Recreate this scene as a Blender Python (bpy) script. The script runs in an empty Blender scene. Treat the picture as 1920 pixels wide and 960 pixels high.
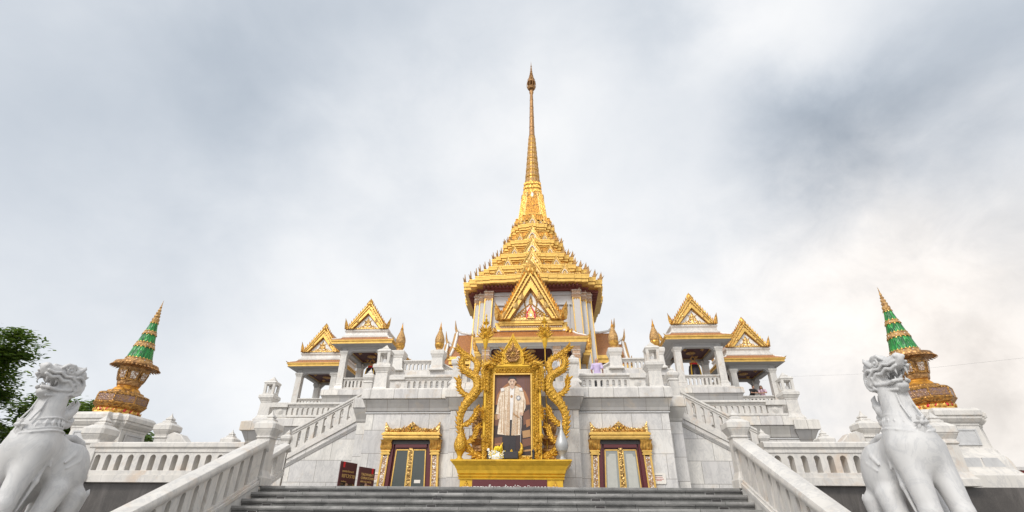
import bpy, math, random
import numpy as np
from mathutils import Vector, Matrix
random.seed(7)
SC = bpy.context.scene
COL = SC.collection
rad = math.radians
PI = math.pi
GZ = -1.6            # level of the forecourt; z = 0 is eye level

# ------------------------------------------------------------------ camera
cam_d = bpy.data.cameras.new('camera'); cam = bpy.data.objects.new('camera', cam_d); COL.objects.link(cam)
cam_d.sensor_width = 36.0; cam_d.lens = 948.149 / 1920 * 36.0
cam_d.clip_start = 0.1; cam_d.clip_end = 3000
def cam_axes(pitch, yaw, roll):
    cp, sp, cy, sy = math.cos(pitch), math.sin(pitch), math.cos(yaw), math.sin(yaw)
    f = Vector((sy*cp, cy*cp, sp)); r = Vector((cy, -sy, 0)); u = r.cross(f)
    c, s = math.cos(roll), math.sin(roll)
    return c*r + s*u, -s*r + c*u, f
cr, cu, cf = cam_axes(rad(28.70945), rad(-4.17901), rad(0.646377))
cm = Matrix.Identity(4)
for i in range(3):
    cm[i][0] = cr[i]; cm[i][1] = cu[i]; cm[i][2] = -cf[i]
cm.translation = (1.41813, 0, 0)
cam.matrix_world = cm
SC.camera = cam

# ------------------------------------------------------------------ sky
SUN_EL, SUN_AZ = 40.0, -155.0        # azimuth measured from +Y towards +X
W = bpy.data.worlds.new('World'); SC.world = W; W.use_nodes = True
nt = W.node_tree; nt.nodes.clear()
def N(t, **k):
    n = nt.nodes.new(t)
    for a, b in k.items(): setattr(n, a, b)
    return n
def LK(a, b): nt.links.new(a, b)
out = N('ShaderNodeOutputWorld'); bg = N('ShaderNodeBackground'); LK(bg.outputs[0], out.inputs[0])
sky = N('ShaderNodeTexSky', sky_type='NISHITA', sun_disc=False)
sky.sun_elevation = rad(SUN_EL); sky.sun_rotation = rad(SUN_AZ)
tc = N('ShaderNodeTexCoord')
nrm = N('ShaderNodeVectorMath', operation='NORMALIZE'); LK(tc.outputs['Generated'], nrm.inputs[0])
dirv = nrm.outputs[0]
def math_(op, a, b=None, c=None, clamp=False):
    n = N('ShaderNodeMath', operation=op); n.use_clamp = clamp
    for i, x in enumerate((a, b, c)):
        if x is None: continue
        if isinstance(x, (int, float)): n.inputs[i].default_value = x
        else: LK(x, n.inputs[i])
    return n.outputs[0]
# clouds live on a flat layer high above: project the direction on it, so streaks widen overhead
sep = N('ShaderNodeSeparateXYZ'); LK(dirv, sep.inputs[0])
def noise(scale, detail, rough, vec, dist=0.0):
    n = N('ShaderNodeTexNoise'); n.inputs['Scale'].default_value = scale; n.inputs['Detail'].default_value = detail
    n.inputs['Roughness'].default_value = rough; n.inputs['Distortion'].default_value = dist; LK(vec, n.inputs['Vector']); return n
mp = N('ShaderNodeMapping'); mp.inputs['Scale'].default_value = (1.0, 1.0, 1.25); mp.inputs['Rotation'].default_value = (0, rad(28), 0)
LK(dirv, mp.inputs[0])
n1 = noise(2.1, 6, 0.50, mp.outputs[0], 0.15)
n2 = noise(4.6, 7, 0.58, mp.outputs[0], 0.2)
# warp the direction a little so the big cloud banks have ragged edges
wv = N('ShaderNodeVectorMath', operation='MULTIPLY_ADD'); LK(n2.outputs['Color'], wv.inputs[0])
wv.inputs[1].default_value = (0.22, 0.22, 0.22); 
sub = N('ShaderNodeVectorMath', operation='SUBTRACT'); LK(dirv, sub.inputs[0]); sub.inputs[1].default_value = (0.11, 0.11, 0.11); LK(sub.outputs[0], wv.inputs[2])
wn = N('ShaderNodeVectorMath', operation='NORMALIZE'); LK(wv.outputs[0], wn.inputs[0])
def blob(d, width, amp):
    dt = N('ShaderNodeVectorMath', operation='DOT_PRODUCT'); LK(wn.outputs[0], dt.inputs[0])
    v = Vector(d).normalized(); dt.inputs[1].default_value = v
    a = math_('SUBTRACT', 1.0, dt.outputs['Value'])
    a = math_('DIVIDE', a, 1 - math.cos(rad(width)))
    a = math_('MULTIPLY', a, -1.0)
    a = math_('EXPONENT', a)
    return math_('MULTIPLY', a, amp)
base = math_('MULTIPLY_ADD', n1.outputs['Fac'], 0.26, 0.575)
base = math_('ADD', base, math_('MULTIPLY_ADD', n2.outputs['Fac'], 0.15, -0.075))
BLOBS = [((-0.656, 0.445, 0.61), 17, -0.17), ((-0.499, 0.565, 0.657), 12, -0.07), ((-0.241, 0.5, 0.85), 13, -0.14),
         ((0.131, 0.50, 0.87), 12, -0.12), ((0.46, 0.66, 0.595), 7.0, -0.26), ((0.56, 0.63, 0.53), 7, -0.08), ((0.65, 0.49, 0.60), 8, -0.16),
         ((0.40, 0.56, 0.73), 8, 0.14), ((0.55, 0.805, 0.24), 14, 0.13), ((0.30, 0.84, 0.44), 14, 0.05), ((-0.3, 0.9, 0.2), 22, 0.08),
         ((0.60, 0.775, 0.19), 3.5, -0.12), ((-0.017, 0.772, 0.60), 15, 0.09), ((-0.72, 0.571, 0.40), 14, -0.03)]
acc = base
for b in BLOBS: acc = math_('ADD', acc, blob(*b))
n3 = noise(9.0, 7, 0.62, mp.outputs[0], 0.4)
puff = math_('MULTIPLY', math_('MULTIPLY_ADD', n3.outputs['Fac'], 0.50, -0.27), blob((0.55, 0.80, 0.26), 19, 1.0))
acc = math_('ADD', acc, puff)
lum = math_('SMOOTH_MIN', math_('MAXIMUM', acc, 0.2), 0.90, 0.16)
lum = math_('ADD', lum, blob((-0.34, -0.8, 0.5), 48, 0.80))  # unseen sky behind the camera, brightened to light the front walls
# tint: blue-grey where dark, warm where bright and low on the right
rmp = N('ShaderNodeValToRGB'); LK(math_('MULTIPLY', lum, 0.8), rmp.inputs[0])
el = rmp.color_ramp.elements
el[0].position = 0.28; el[0].color = (0.76, 0.90, 1.08, 1)
el[1].position = 0.66; el[1].color = (0.985, 0.995, 1.01, 1)
warmf = blob((0.60, 0.78, 0.20), 16, 1.0)
wmx = N('ShaderNodeMix', data_type='RGBA'); LK(warmf, wmx.inputs[0]); LK(rmp.outputs[0], wmx.inputs[6]); wmx.inputs[7].default_value = (1.07, 0.995, 0.925, 1)
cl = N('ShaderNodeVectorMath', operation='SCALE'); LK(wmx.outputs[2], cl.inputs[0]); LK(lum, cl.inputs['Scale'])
# thin veil of clear sky behind the cloud
sks = N('ShaderNodeVectorMath', operation='SCALE'); LK(sky.outputs[0], sks.inputs[0]); sks.inputs['Scale'].default_value = 0.06
mx = N('ShaderNodeMix', data_type='RGBA'); mx.inputs[0].default_value = 0.93
LK(sks.outputs[0], mx.inputs[6]); LK(cl.outputs[0], mx.inputs[7])
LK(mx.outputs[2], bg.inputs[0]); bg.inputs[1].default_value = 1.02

sd = bpy.data.lights.new('sun', 'SUN'); so = bpy.data.objects.new('sun', sd); COL.objects.link(so)
sd.energy = 1.5; sd.angle = rad(14); sd.color = (1.0, 0.965, 0.91)
e, a = rad(SUN_EL), rad(SUN_AZ)
tov = Vector((math.sin(a)*math.cos(e), math.cos(a)*math.cos(e), math.sin(e)))
so.rotation_euler = tov.to_track_quat('Z', 'Y').to_euler()
SC.view_settings.view_transform = 'Standard'; SC.view_settings.look = 'None'
SC.view_settings.exposure = 0.27; SC.view_settings.gamma = 1.0; SC.view_settings.use_curve_mapping = False

# ------------------------------------------------------------------ materials
class NT:
    def __init__(s, name):
        s.m = bpy.data.materials.new(name); s.m.use_nodes = True; s.t = s.m.node_tree
        s.b = s.t.nodes['Principled BSDF']; s.m.diffuse_color = (0.7, 0.7, 0.7, 1)
    def n(s, t, **k):
        x = s.t.nodes.new(t)
        for a, b in k.items(): setattr(x, a, b)
        return x
    def l(s, a, b): s.t.links.new(a, b)
    def put(s, sock, v):
        if hasattr(v, 'is_output') or isinstance(v, bpy.types.NodeSocket): s.l(v, sock)
        else: sock.default_value = v
    def co(s, rnd=True):
        tc = s.n('ShaderNodeTexCoord'); v = tc.outputs['Object']
        if rnd:
            oi = s.n('ShaderNodeObjectInfo'); a = s.n('ShaderNodeVectorMath', operation='MULTIPLY_ADD')
            cb = s.n('ShaderNodeCombineXYZ')
            for i in range(3): s.l(oi.outputs['Random'], cb.inputs[i])
            s.l(cb.outputs[0], a.inputs[0]); a.inputs[1].default_value = (37, 53, 71); s.l(v, a.inputs[2]); v = a.outputs[0]
        return v
    def noise(s, vec, scale, detail=4, rough=.5, dist=0.0):
        x = s.n('ShaderNodeTexNoise'); s.l(vec, x.inputs['Vector'])
        x.inputs['Scale'].default_value = scale; x.inputs['Detail'].default_value = detail
        x.inputs['Roughness'].default_value = rough; x.inputs['Distortion'].default_value = dist
        return x.outputs['Fac']
    def ramp(s, f, *stops):
        x = s.n('ShaderNodeValToRGB'); s.l(f, x.inputs[0]); e = x.color_ramp.elements
        while len(e) < len(stops): e.new(0.5)
        for i, (p, c) in enumerate(stops):
            e[i].position = p; e[i].color = (c[0], c[1], c[2], 1) if not isinstance(c, (int, float)) else (c, c, c, 1)
        return x.outputs[0]
    def mix(s, f, a, b, mode='MIX'):
        x = s.n('ShaderNodeMix', data_type='RGBA', blend_type=mode)
        s.put(x.inputs[0], f)
        for i, v in ((6, a), (7, b)):
            if isinstance(v, tuple): v = (v[0], v[1], v[2], 1)
            s.put(x.inputs[i], v)
        return x.outputs[2]
    def bump(s, h, st, dist=0.02):
        x = s.n('ShaderNodeBump'); x.inputs['Strength'].default_value = st; x.inputs['Distance'].default_value = dist
        s.l(h, x.inputs['Height']); s.l(x.outputs[0], s.b.inputs['Normal'])
    def set(s, col=None, rough=.5, metal=0.0, spec=None):
        if col is not None:
            if isinstance(col, tuple): s.b.inputs['Base Color'].default_value = (col[0], col[1], col[2], 1)
            else: s.l(col, s.b.inputs['Base Color'])
        s.put(s.b.inputs['Roughness'], rough)
        s.b.inputs['Metallic'].default_value = metal
        if spec is not None: s.b.inputs['Specular IOR Level'].default_value = spec
        return s.m

def marble(name, base=(0.71, 0.68, 0.64), vein=(0.34, 0.34, 0.35), warm=(0.66, 0.53, 0.38), joints=None, warmth=0.5, dirt=0.0, rough=0.38, vamt=0.42, vsc=3.2, streak=.16, az=.45):
    m = NT(name); v = m.co(); raw = m.co(False)
    rot = m.n('ShaderNodeMapping'); rot.inputs['Rotation'].default_value = (0.5, 0.75, 0.3); rot.inputs['Scale'].default_value = (1, 1, az); m.l(v, rot.inputs[0])
    f1 = m.noise(rot.outputs[0], 0.9, 8, 0.62, 1.6)
    f2 = m.noise(rot.outputs[0], vsc, 9, 0.68, 1.1)
    cloud = m.ramp(f1, (0.30, 0.0), (0.62, 1.0))
    c = m.mix(cloud, tuple(x*0.84 for x in base), base)
    vn = m.ramp(f2, (0.455, 0.0), (0.50, 0.75), (0.545, 0.0))
    c = m.mix(m.mix(vamt, (0, 0, 0), vn), c, vein)
    w = m.ramp(m.noise(v, 0.75, 7, 0.68, 0.8), (0.56, 0.0), (0.74, 1.0))
    c = m.mix(m.mix(warmth, (0, 0, 0), w), c, warm)
    # rain streaks and grime
    st = m.n('ShaderNodeMapping'); st.inputs['Scale'].default_value = (3.4, 3.4, 0.28); m.l(v, st.inputs[0])
    sf = m.ramp(m.noise(st.outputs[0], 1.0, 6, 0.7), (0.47, 0.0), (0.72, 1.0))
    c = m.mix(m.mix(streak + dirt, (0, 0, 0), sf), c, (0.25, 0.235, 0.215))
    hgt = None
    if joints:
        # pick the plane of the slab pattern from the face direction
        g = m.n('ShaderNodeNewGeometry'); ab = m.n('ShaderNodeVectorMath', operation='ABSOLUTE'); m.l(g.outputs['Normal'], ab.inputs[0])
        sx = m.n('ShaderNodeSeparateXYZ'); m.l(ab.outputs[0], sx.inputs[0])
        sp = m.n('ShaderNodeSeparateXYZ'); m.l(raw, sp.inputs[0])
        gt = m.n('ShaderNodeMath', operation='GREATER_THAN'); m.l(sx.outputs[0], gt.inputs[0]); gt.inputs[1].default_value = 0.7
        gz = m.n('ShaderNodeMath', operation='GREATER_THAN'); m.l(sx.outputs[2], gz.inputs[0]); gz.inputs[1].default_value = 0.7
        a1 = m.n('ShaderNodeCombineXYZ'); m.l(sp.outputs[0], a1.inputs[0]); m.l(sp.outputs[2], a1.inputs[1])
        a2 = m.n('ShaderNodeCombineXYZ'); m.l(sp.outputs[1], a2.inputs[0]); m.l(sp.outputs[2], a2.inputs[1])
        a3 = m.n('ShaderNodeCombineXYZ'); m.l(sp.outputs[0], a3.inputs[0]); m.l(sp.outputs[1], a3.inputs[1])
        u = m.n('ShaderNodeMix', data_type='VECTOR'); m.l(gt.outputs[0], u.inputs[0]); m.l(a1.outputs[0], u.inputs[4]); m.l(a2.outputs[0], u.inputs[5])
        u2 = m.n('ShaderNodeMix', data_type='VECTOR'); m.l(gz.outputs[0], u2.inputs[0]); m.l(u.outputs[1], u2.inputs[4]); m.l(a3.outputs[0], u2.inputs[5])
        bt = m.n('ShaderNodeTexBrick'); m.l(u2.outputs[1], bt.inputs['Vector'])
        bt.offset = joints[2] if len(joints) > 2 else 0.5
        bt.inputs['Scale'].default_value = 1.0; bt.inputs['Brick Width'].default_value = joints[0]; bt.inputs['Row Height'].default_value = joints[1]
        bt.inputs['Mortar Size'].default_value = 0.011; bt.inputs['Mortar Smooth'].default_value = 0.3
        bt.inputs['Color1'].default_value = (0, 0, 0, 1); bt.inputs['Color2'].default_value = (1, 1, 1, 1); bt.inputs['Mortar'].default_value = (0.5, 0.5, 0.5, 1)
        tone = m.ramp(bt.outputs['Color'], (0.0, (0.80, 0.80, 0.82)), (1.0, (1.06, 1.045, 1.01)))
        c = m.mix(1.0, c, tone, 'MULTIPLY')
        c = m.mix(m.mix(0.8, (0, 0, 0), bt.outputs['Fac']), c, (0.15, 0.13, 0.11))
        hgt = bt.outputs['Fac']
    rr = m.ramp(f2, (0.3, rough - 0.08), (0.7, rough + 0.14))
    m.set(c, rough=0.4)
    m.l(rr, m.b.inputs['Roughness'])
    bb = m.noise(v, 26, 4, 0.6)
    m.bump(bb, 0.12, 0.01)
    return m.m

M = {}
M['marble'] = marble('marble_plain')
M['slab'] = marble('marble_slab_wall', streak=.26, base=(.745, .722, .688), joints=(1.22, 0.93))
M['band'] = marble('marble_band_stone', joints=(1.05, 3.0, 0.0), dirt=0.24, warmth=1.0)
M['cove'] = marble('marble_weathered_shaded_cornice', base=(0.42, 0.405, 0.385), joints=(0.92, 3.0, 0.0), dirt=0.25, warmth=0.6, rough=0.5)  # recess shade is put into the dark base; the streaks are dirt
M['rail'] = marble('marble_warm_rail', base=(0.665, 0.632, 0.585), warm=(0.56, 0.42, 0.30), warmth=0.85, streak=.07, vamt=.5, vsc=2.0)
M['lion'] = marble('marble_carved_lion', base=(0.60, 0.59, 0.58), vein=(0.34, 0.35, 0.37), warmth=0.05, rough=0.52, vamt=.42, vsc=1.9, az=.8, streak=.12)
M['greymarble'] = marble('marble_grey', base=(0.56, 0.555, 0.55), warmth=0.25)

def gold(name, c1=(0.86, 0.50, 0.085), c2=(0.30, 0.13, 0.03), metal=0.75, rough=0.34, carve=0.0, scale=9, thr=(0.36, 0.56)):
    m = NT(name); v = m.co()
    w = m.n('ShaderNodeTexVoronoi', feature='SMOOTH_F1'); m.l(v, w.inputs['Vector']); w.inputs['Scale'].default_value = scale
    d = w.outputs['Distance']; nz = m.noise(v, scale*0.35, 6, 0.62, 0.6)
    tone = m.ramp(nz, (0.32, tuple(x*0.72 for x in c1)), (0.66, c1))
    if carve:
        cre = m.ramp(d, (thr[0], 0.0), (thr[1]+0.12, 1.0))
        col = m.mix(m.mix(carve, (0, 0, 0), cre), tone, c2)
    else:
        spots = m.ramp(m.noise(v, 3.0, 8, .7), (0.55, 0.0), (0.75, 1.0))
        col = m.mix(m.mix(0.55, (0, 0, 0), spots), tone, c2)
    m.set(col, rough=rough, metal=metal)
    m.l(m.ramp(nz, (0.3, rough+0.12), (0.7, rough-0.05)), m.b.inputs['Roughness'])
    if carve:
        inv = m.n('ShaderNodeMath', operation='SUBTRACT'); inv.inputs[0].default_value = 1.0; m.l(d, inv.inputs[1]); m.bump(inv.outputs[0], 0.7, 0.06)
    else: m.bump(nz, 0.25, 0.03)
    return m.m
M['gold'] = gold('gilded_moulding', c1=(.79, .50, .135), metal=.7)
M['goldc'] = gold('gilded_carving', c1=(.76, .43, .10), carve=0.7, scale=6)
M['goldf'] = gold('gilded_fine_carving', c1=(.83, .56, .21), carve=0.66, scale=14)
M['goldo'] = gold('orange_gold_mosaic', c1=(0.70, 0.33, 0.04), c2=(0.16, 0.06, 0.02), carve=0.9, scale=7, metal=0.45, rough=0.45)
M['goldw'] = gold('brown_gold_drum', c1=(0.56, 0.29, 0.07), c2=(0.12, 0.06, 0.03), carve=0.8, scale=18, metal=0.5, rough=0.42)
M['goldd'] = gold('antique_bronze_gold', c1=(0.50, 0.27, 0.10), c2=(0.13, 0.065, 0.035), carve=0.7, scale=11, metal=0.6, rough=0.42)
M['goldy'] = gold('yellow_gold_paint', c1=(0.76, 0.45, 0.035), c2=(0.42, 0.19, 0.012), metal=0.35, rough=0.36)
M['goldyc'] = gold('yellow_gold_carving', c1=(0.76, 0.43, 0.045), c2=(0.24, 0.10, 0.012), metal=0.4, rough=0.38, carve=0.7, scale=22)
M['goldt'] = gold('terracotta_gold', c1=(0.62, 0.37, 0.13), c2=(0.22, 0.10, 0.045), carve=0.8, scale=16, metal=0.3, rough=0.5)

def plain(name, col, rough=0.5, metal=0.0, var=0.15, scale=6, bump=0.1, spec=None):
    m = NT(name); v = m.co(); f = m.noise(v, scale, 6, 0.6)
    c = m.mix(f, tuple(max(0, x*(1-var)) for x in col), tuple(min(1, x*(1+var)) for x in col))
    m.set(c, rough=rough, metal=metal, spec=spec); m.bump(f, bump, 0.02); return m.m
M['soffit'] = plain('dark_red_soffit', (0.20, 0.055, 0.042), 0.6)
M['maroon'] = plain('maroon_lacquer', (0.10, 0.012, 0.016), 0.35)
M['ceil'] = plain('maroon_ceiling', (0.06, 0.010, 0.013), 0.6)
M['white'] = plain('white_glaze', (0.78, 0.76, 0.72), 0.35)
M['plaster'] = plain('pale_render', (0.56, 0.545, 0.53), 0.6, var=0.08)
M['beamstone'] = plain('shaded_grey_stone', (0.36, 0.35, 0.345), 0.6, var=.1)  # greyer stone: the shade inside the pavilions is put into the colour
M['red'] = plain('red_enamel', (0.62, 0.02, 0.03), 0.3)
M['dark'] = plain('near_black', (0.035, 0.03, 0.03), 0.6)
M['black'] = plain('black_plastic', (0.02, 0.02, 0.022), 0.35)
M['silver'] = plain('silver_paint', (0.42, 0.42, 0.415), 0.42, metal=0.35)
M['yellow'] = plain('yellow_cloth', (0.85, 0.62, 0.02), 0.6)
M['petal'] = plain('white_petals', (0.80, 0.80, 0.74), 0.6)
M['green_leaf'] = plain('bouquet_leaves', (0.05, 0.11, 0.03), 0.6)
M['skin'] = plain('skin', (0.42, 0.23, 0.15), 0.5, var=0.06)
M['hair'] = plain('dark_hair', (0.018, 0.013, 0.011), 0.45)
M['brownhair'] = plain('brown_hair', (0.085, 0.040, 0.024), 0.45)
M['lilac'] = plain('lilac_shirt_cloth', (0.52, 0.42, 0.62), 0.7, var=.12)
M['pink'] = plain('pink_top_cloth', (0.60, 0.42, 0.50), 0.7)
M['blackcloth'] = plain('black_cloth', (0.015, 0.015, 0.018), 0.7)
M['greycloth'] = plain('grey_cloth', (0.45, 0.45, 0.46), 0.7)
M['blue'] = plain('blue_canvas', (0.02, 0.14, 0.42), 0.7)
M['paper'] = plain('white_enamel_plate', (0.72, 0.68, 0.62), 0.4, var=.06)
M['ink'] = plain('red_lettering', (0.45, 0.10, 0.08), 0.5)
M['inkd'] = plain('dark_lettering', (0.06, 0.04, 0.04), 0.5)
M['gletter'] = plain('gold_lettering', (0.75, 0.48, 0.16), 0.5)
M['wletter'] = plain('white_lettering', (0.85, 0.82, 0.78), 0.5)
M['blind'] = plain('pale_blind', (.46, .46, .42), .4)
M['bronze'] = plain('bell_bronze', (0.045, 0.038, 0.045), 0.35, metal=0.4)

def tiles():
    m = NT('orange_roof_tiles'); v = m.co(False)
    f = m.noise(v, 1.2, 5, .6)
    bt = m.n('ShaderNodeTexBrick'); g = m.n('ShaderNodeNewGeometry')
    sp = m.n('ShaderNodeSeparateXYZ'); m.l(v, sp.inputs[0])
    s2 = m.n('ShaderNodeMath', operation='ADD'); m.l(sp.outputs[0], s2.inputs[0]); m.l(sp.outputs[1], s2.inputs[1])
    cb = m.n('ShaderNodeCombineXYZ'); m.l(s2.outputs[0], cb.inputs[0]); m.l(sp.outputs[2], cb.inputs[1]); m.l(cb.outputs[0], bt.inputs['Vector'])
    bt.inputs['Scale'].default_value = 1; bt.inputs['Brick Width'].default_value = .17; bt.inputs['Row Height'].default_value = .12
    bt.inputs['Mortar Size'].default_value = .018
    bt.inputs['Color1'].default_value = (.60, .25, .065, 1); bt.inputs['Color2'].default_value = (.46, .175, .045, 1); bt.inputs['Mortar'].default_value = (.22, .08, .03, 1)
    c = m.mix(m.mix(.5, (0, 0, 0), m.ramp(f, (.35, 0.), (.7, 1.))), bt.outputs['Color'], (.46, .19, .06))
    m.set(c, rough=.38); inv = m.n('ShaderNodeMath', operation='SUBTRACT'); inv.inputs[0].default_value = 1; m.l(bt.outputs['Fac'], inv.inputs[1]); m.bump(inv.outputs[0], .6, .03)
    return m.m
M['tiles'] = tiles()
def green_mosaic():
    m = NT('green_glass_mosaic'); v = m.co()
    mp = m.n('ShaderNodeMapping'); mp.inputs['Scale'].default_value = (22, 22, 3.2); m.l(v, mp.inputs[0])
    w = m.n('ShaderNodeTexVoronoi'); m.l(mp.outputs[0], w.inputs['Vector']); w.inputs['Scale'].default_value = 1
    c = m.ramp(w.outputs['Color'], (0.1, (0.0, 0.07, 0.012)), (0.55, (0.008, 0.20, 0.032)), (0.95, (0.035, 0.38, 0.065)))
    m.set(c, rough=0.34); m.bump(w.outputs['Distance'], 0.8, 0.03); return m.m
M['green'] = green_mosaic()
def mirror_mosaic(name, base, dot, scale):
    m = NT(name); v = m.co()
    w = m.n('ShaderNodeTexVoronoi'); m.l(v, w.inputs['Vector']); w.inputs['Scale'].default_value = scale
    c = m.ramp(w.outputs['Color'], (0.35, base), (0.50, dot), (0.75, tuple(x*.8 for x in base)))
    m.set(c, rough=.3, metal=.2); m.bump(w.outputs['Distance'], .7, .02); return m.m
M['mirror'] = mirror_mosaic('mirror_mosaic', (0.34, 0.20, 0.12), (0.82, 0.76, 0.68), 26)
M['capital'] = mirror_mosaic('rose_gold_mosaic', (0.56, 0.36, 0.23), (0.66, 0.48, 0.33), 16)
M['purple'] = mirror_mosaic('violet_glass_inlay', (0.30, 0.16, 0.07), (0.20, 0.13, 0.14), 24)
def granite(name, a, b, sc=1.0, rough=.5, joints=None):
    m = NT(name); v = m.co(False)
    f = m.noise(v, 2.2*sc, 8, .65, .6); g = m.noise(v, 55, 3, .7)
    c = m.mix(m.ramp(f, (.32, 0.), (.68, 1.)), a, b)
    c = m.mix(m.mix(.35, (0, 0, 0), m.ramp(g, (.5, 0.), (.7, 1.))), c, tuple(min(1, x*1.9) for x in b))
    st = m.n('ShaderNodeMapping'); st.inputs['Scale'].default_value = (1.6, 1.6, 6) if joints else (2.0, 2.0, .3); m.l(v, st.inputs[0])
    sf = m.ramp(m.noise(st.outputs[0], 1.0, 7, .7, .4), (.52, 0.), (.72, 1.))
    c = m.mix(m.mix(.5, (0, 0, 0), sf), c, tuple(min(1, x*2.2+.03) for x in b))
    if joints:
        sp = m.n('ShaderNodeSeparateXYZ'); m.l(v, sp.inputs[0]); cb = m.n('ShaderNodeCombineXYZ')
        m.l(sp.outputs[0], cb.inputs[0]); m.l(sp.outputs[2], cb.inputs[1])
        bt = m.n('ShaderNodeTexBrick'); m.l(cb.outputs[0], bt.inputs['Vector']); bt.inputs['Scale'].default_value = 1
        bt.inputs['Brick Width'].default_value = joints; bt.inputs['Row Height'].default_value = 0.17; bt.inputs['Mortar Size'].default_value = .008
        bt.inputs['Color1'].default_value = (0, 0, 0, 1); bt.inputs['Color2'].default_value = (1, 1, 1, 1)
        c = m.mix(1.0, c, m.ramp(bt.outputs['Color'], (0, .78), (1, 1.15)), 'MULTIPLY')
        c = m.mix(m.mix(.6, (0, 0, 0), bt.outputs['Fac']), c, (.02, .02, .02))
    m.set(c, rough=rough); m.bump(g, .2, .006); return m.m
M['granite'] = granite('dark_granite', (.045, .040, .037), (.075, .066, .060), rough=.32)
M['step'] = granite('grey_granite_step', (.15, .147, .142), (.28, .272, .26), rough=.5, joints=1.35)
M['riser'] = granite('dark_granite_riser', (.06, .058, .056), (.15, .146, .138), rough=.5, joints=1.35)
M['paving'] = granite('forecourt_paving', (.17, .165, .155), (.24, .23, .215), rough=.7)
def brick():
    m = NT('red_brick'); v = m.co(False); bt = m.n('ShaderNodeTexBrick'); sp = m.n('ShaderNodeSeparateXYZ'); m.l(v, sp.inputs[0])
    ad = m.n('ShaderNodeMath', operation='ADD'); m.l(sp.outputs[0], ad.inputs[0]); m.l(sp.outputs[1], ad.inputs[1])
    cb = m.n('ShaderNodeCombineXYZ'); m.l(ad.outputs[0], cb.inputs[0]); m.l(sp.outputs[2], cb.inputs[1]); m.l(cb.outputs[0], bt.inputs['Vector'])
    bt.inputs['Scale'].default_value = 1; bt.inputs['Brick Width'].default_value = .6; bt.inputs['Row Height'].default_value = .22
    bt.inputs['Mortar Size'].default_value = .03; bt.inputs['Color1'].default_value = (.30, .07, .055, 1); bt.inputs['Color2'].default_value = (.22, .05, .045, 1); bt.inputs['Mortar'].default_value = (.40, .33, .30, 1)
    m.set(bt.outputs['Color'], rough=.8); return m.m
M['brick'] = brick()
def glass():
    m = NT('dark_window_glass'); m.set((.07, .08, .075), rough=.18, spec=.4); return m.m
M['glass'] = glass()
def curtain():
    m = NT('curtained_glass'); m.set((.26, .27, .25), rough=.12, spec=.7); return m.m
M['curtain'] = curtain()
def leafmat(name, a, b):
    m = NT(name); oi = m.n('ShaderNodeNewGeometry')
    c = m.ramp(oi.outputs['Random Per Island'], (0, a), (1, b))
    m.set(c, rough=.5); m.b.inputs['Subsurface Weight'].default_value = 0
    tr = m.n('ShaderNodeBsdfTranslucent'); m.l(c, tr.inputs[0])
    mx = m.n('ShaderNodeMixShader'); mx.inputs[0].default_value = .35
    m.l(m.b.outputs[0], mx.inputs[1]); m.l(tr.outputs[0], mx.inputs[2])
    m.l(mx.outputs[0], m.t.nodes['Material Output'].inputs[0]); return m.m
M['leaf'] = leafmat('tree_leaves', (.05, .11, .018), (.22, .31, .05))
M['bark'] = plain('bark', (.075, .055, .042), .9, var=.4, scale=4, bump=.8)

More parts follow.
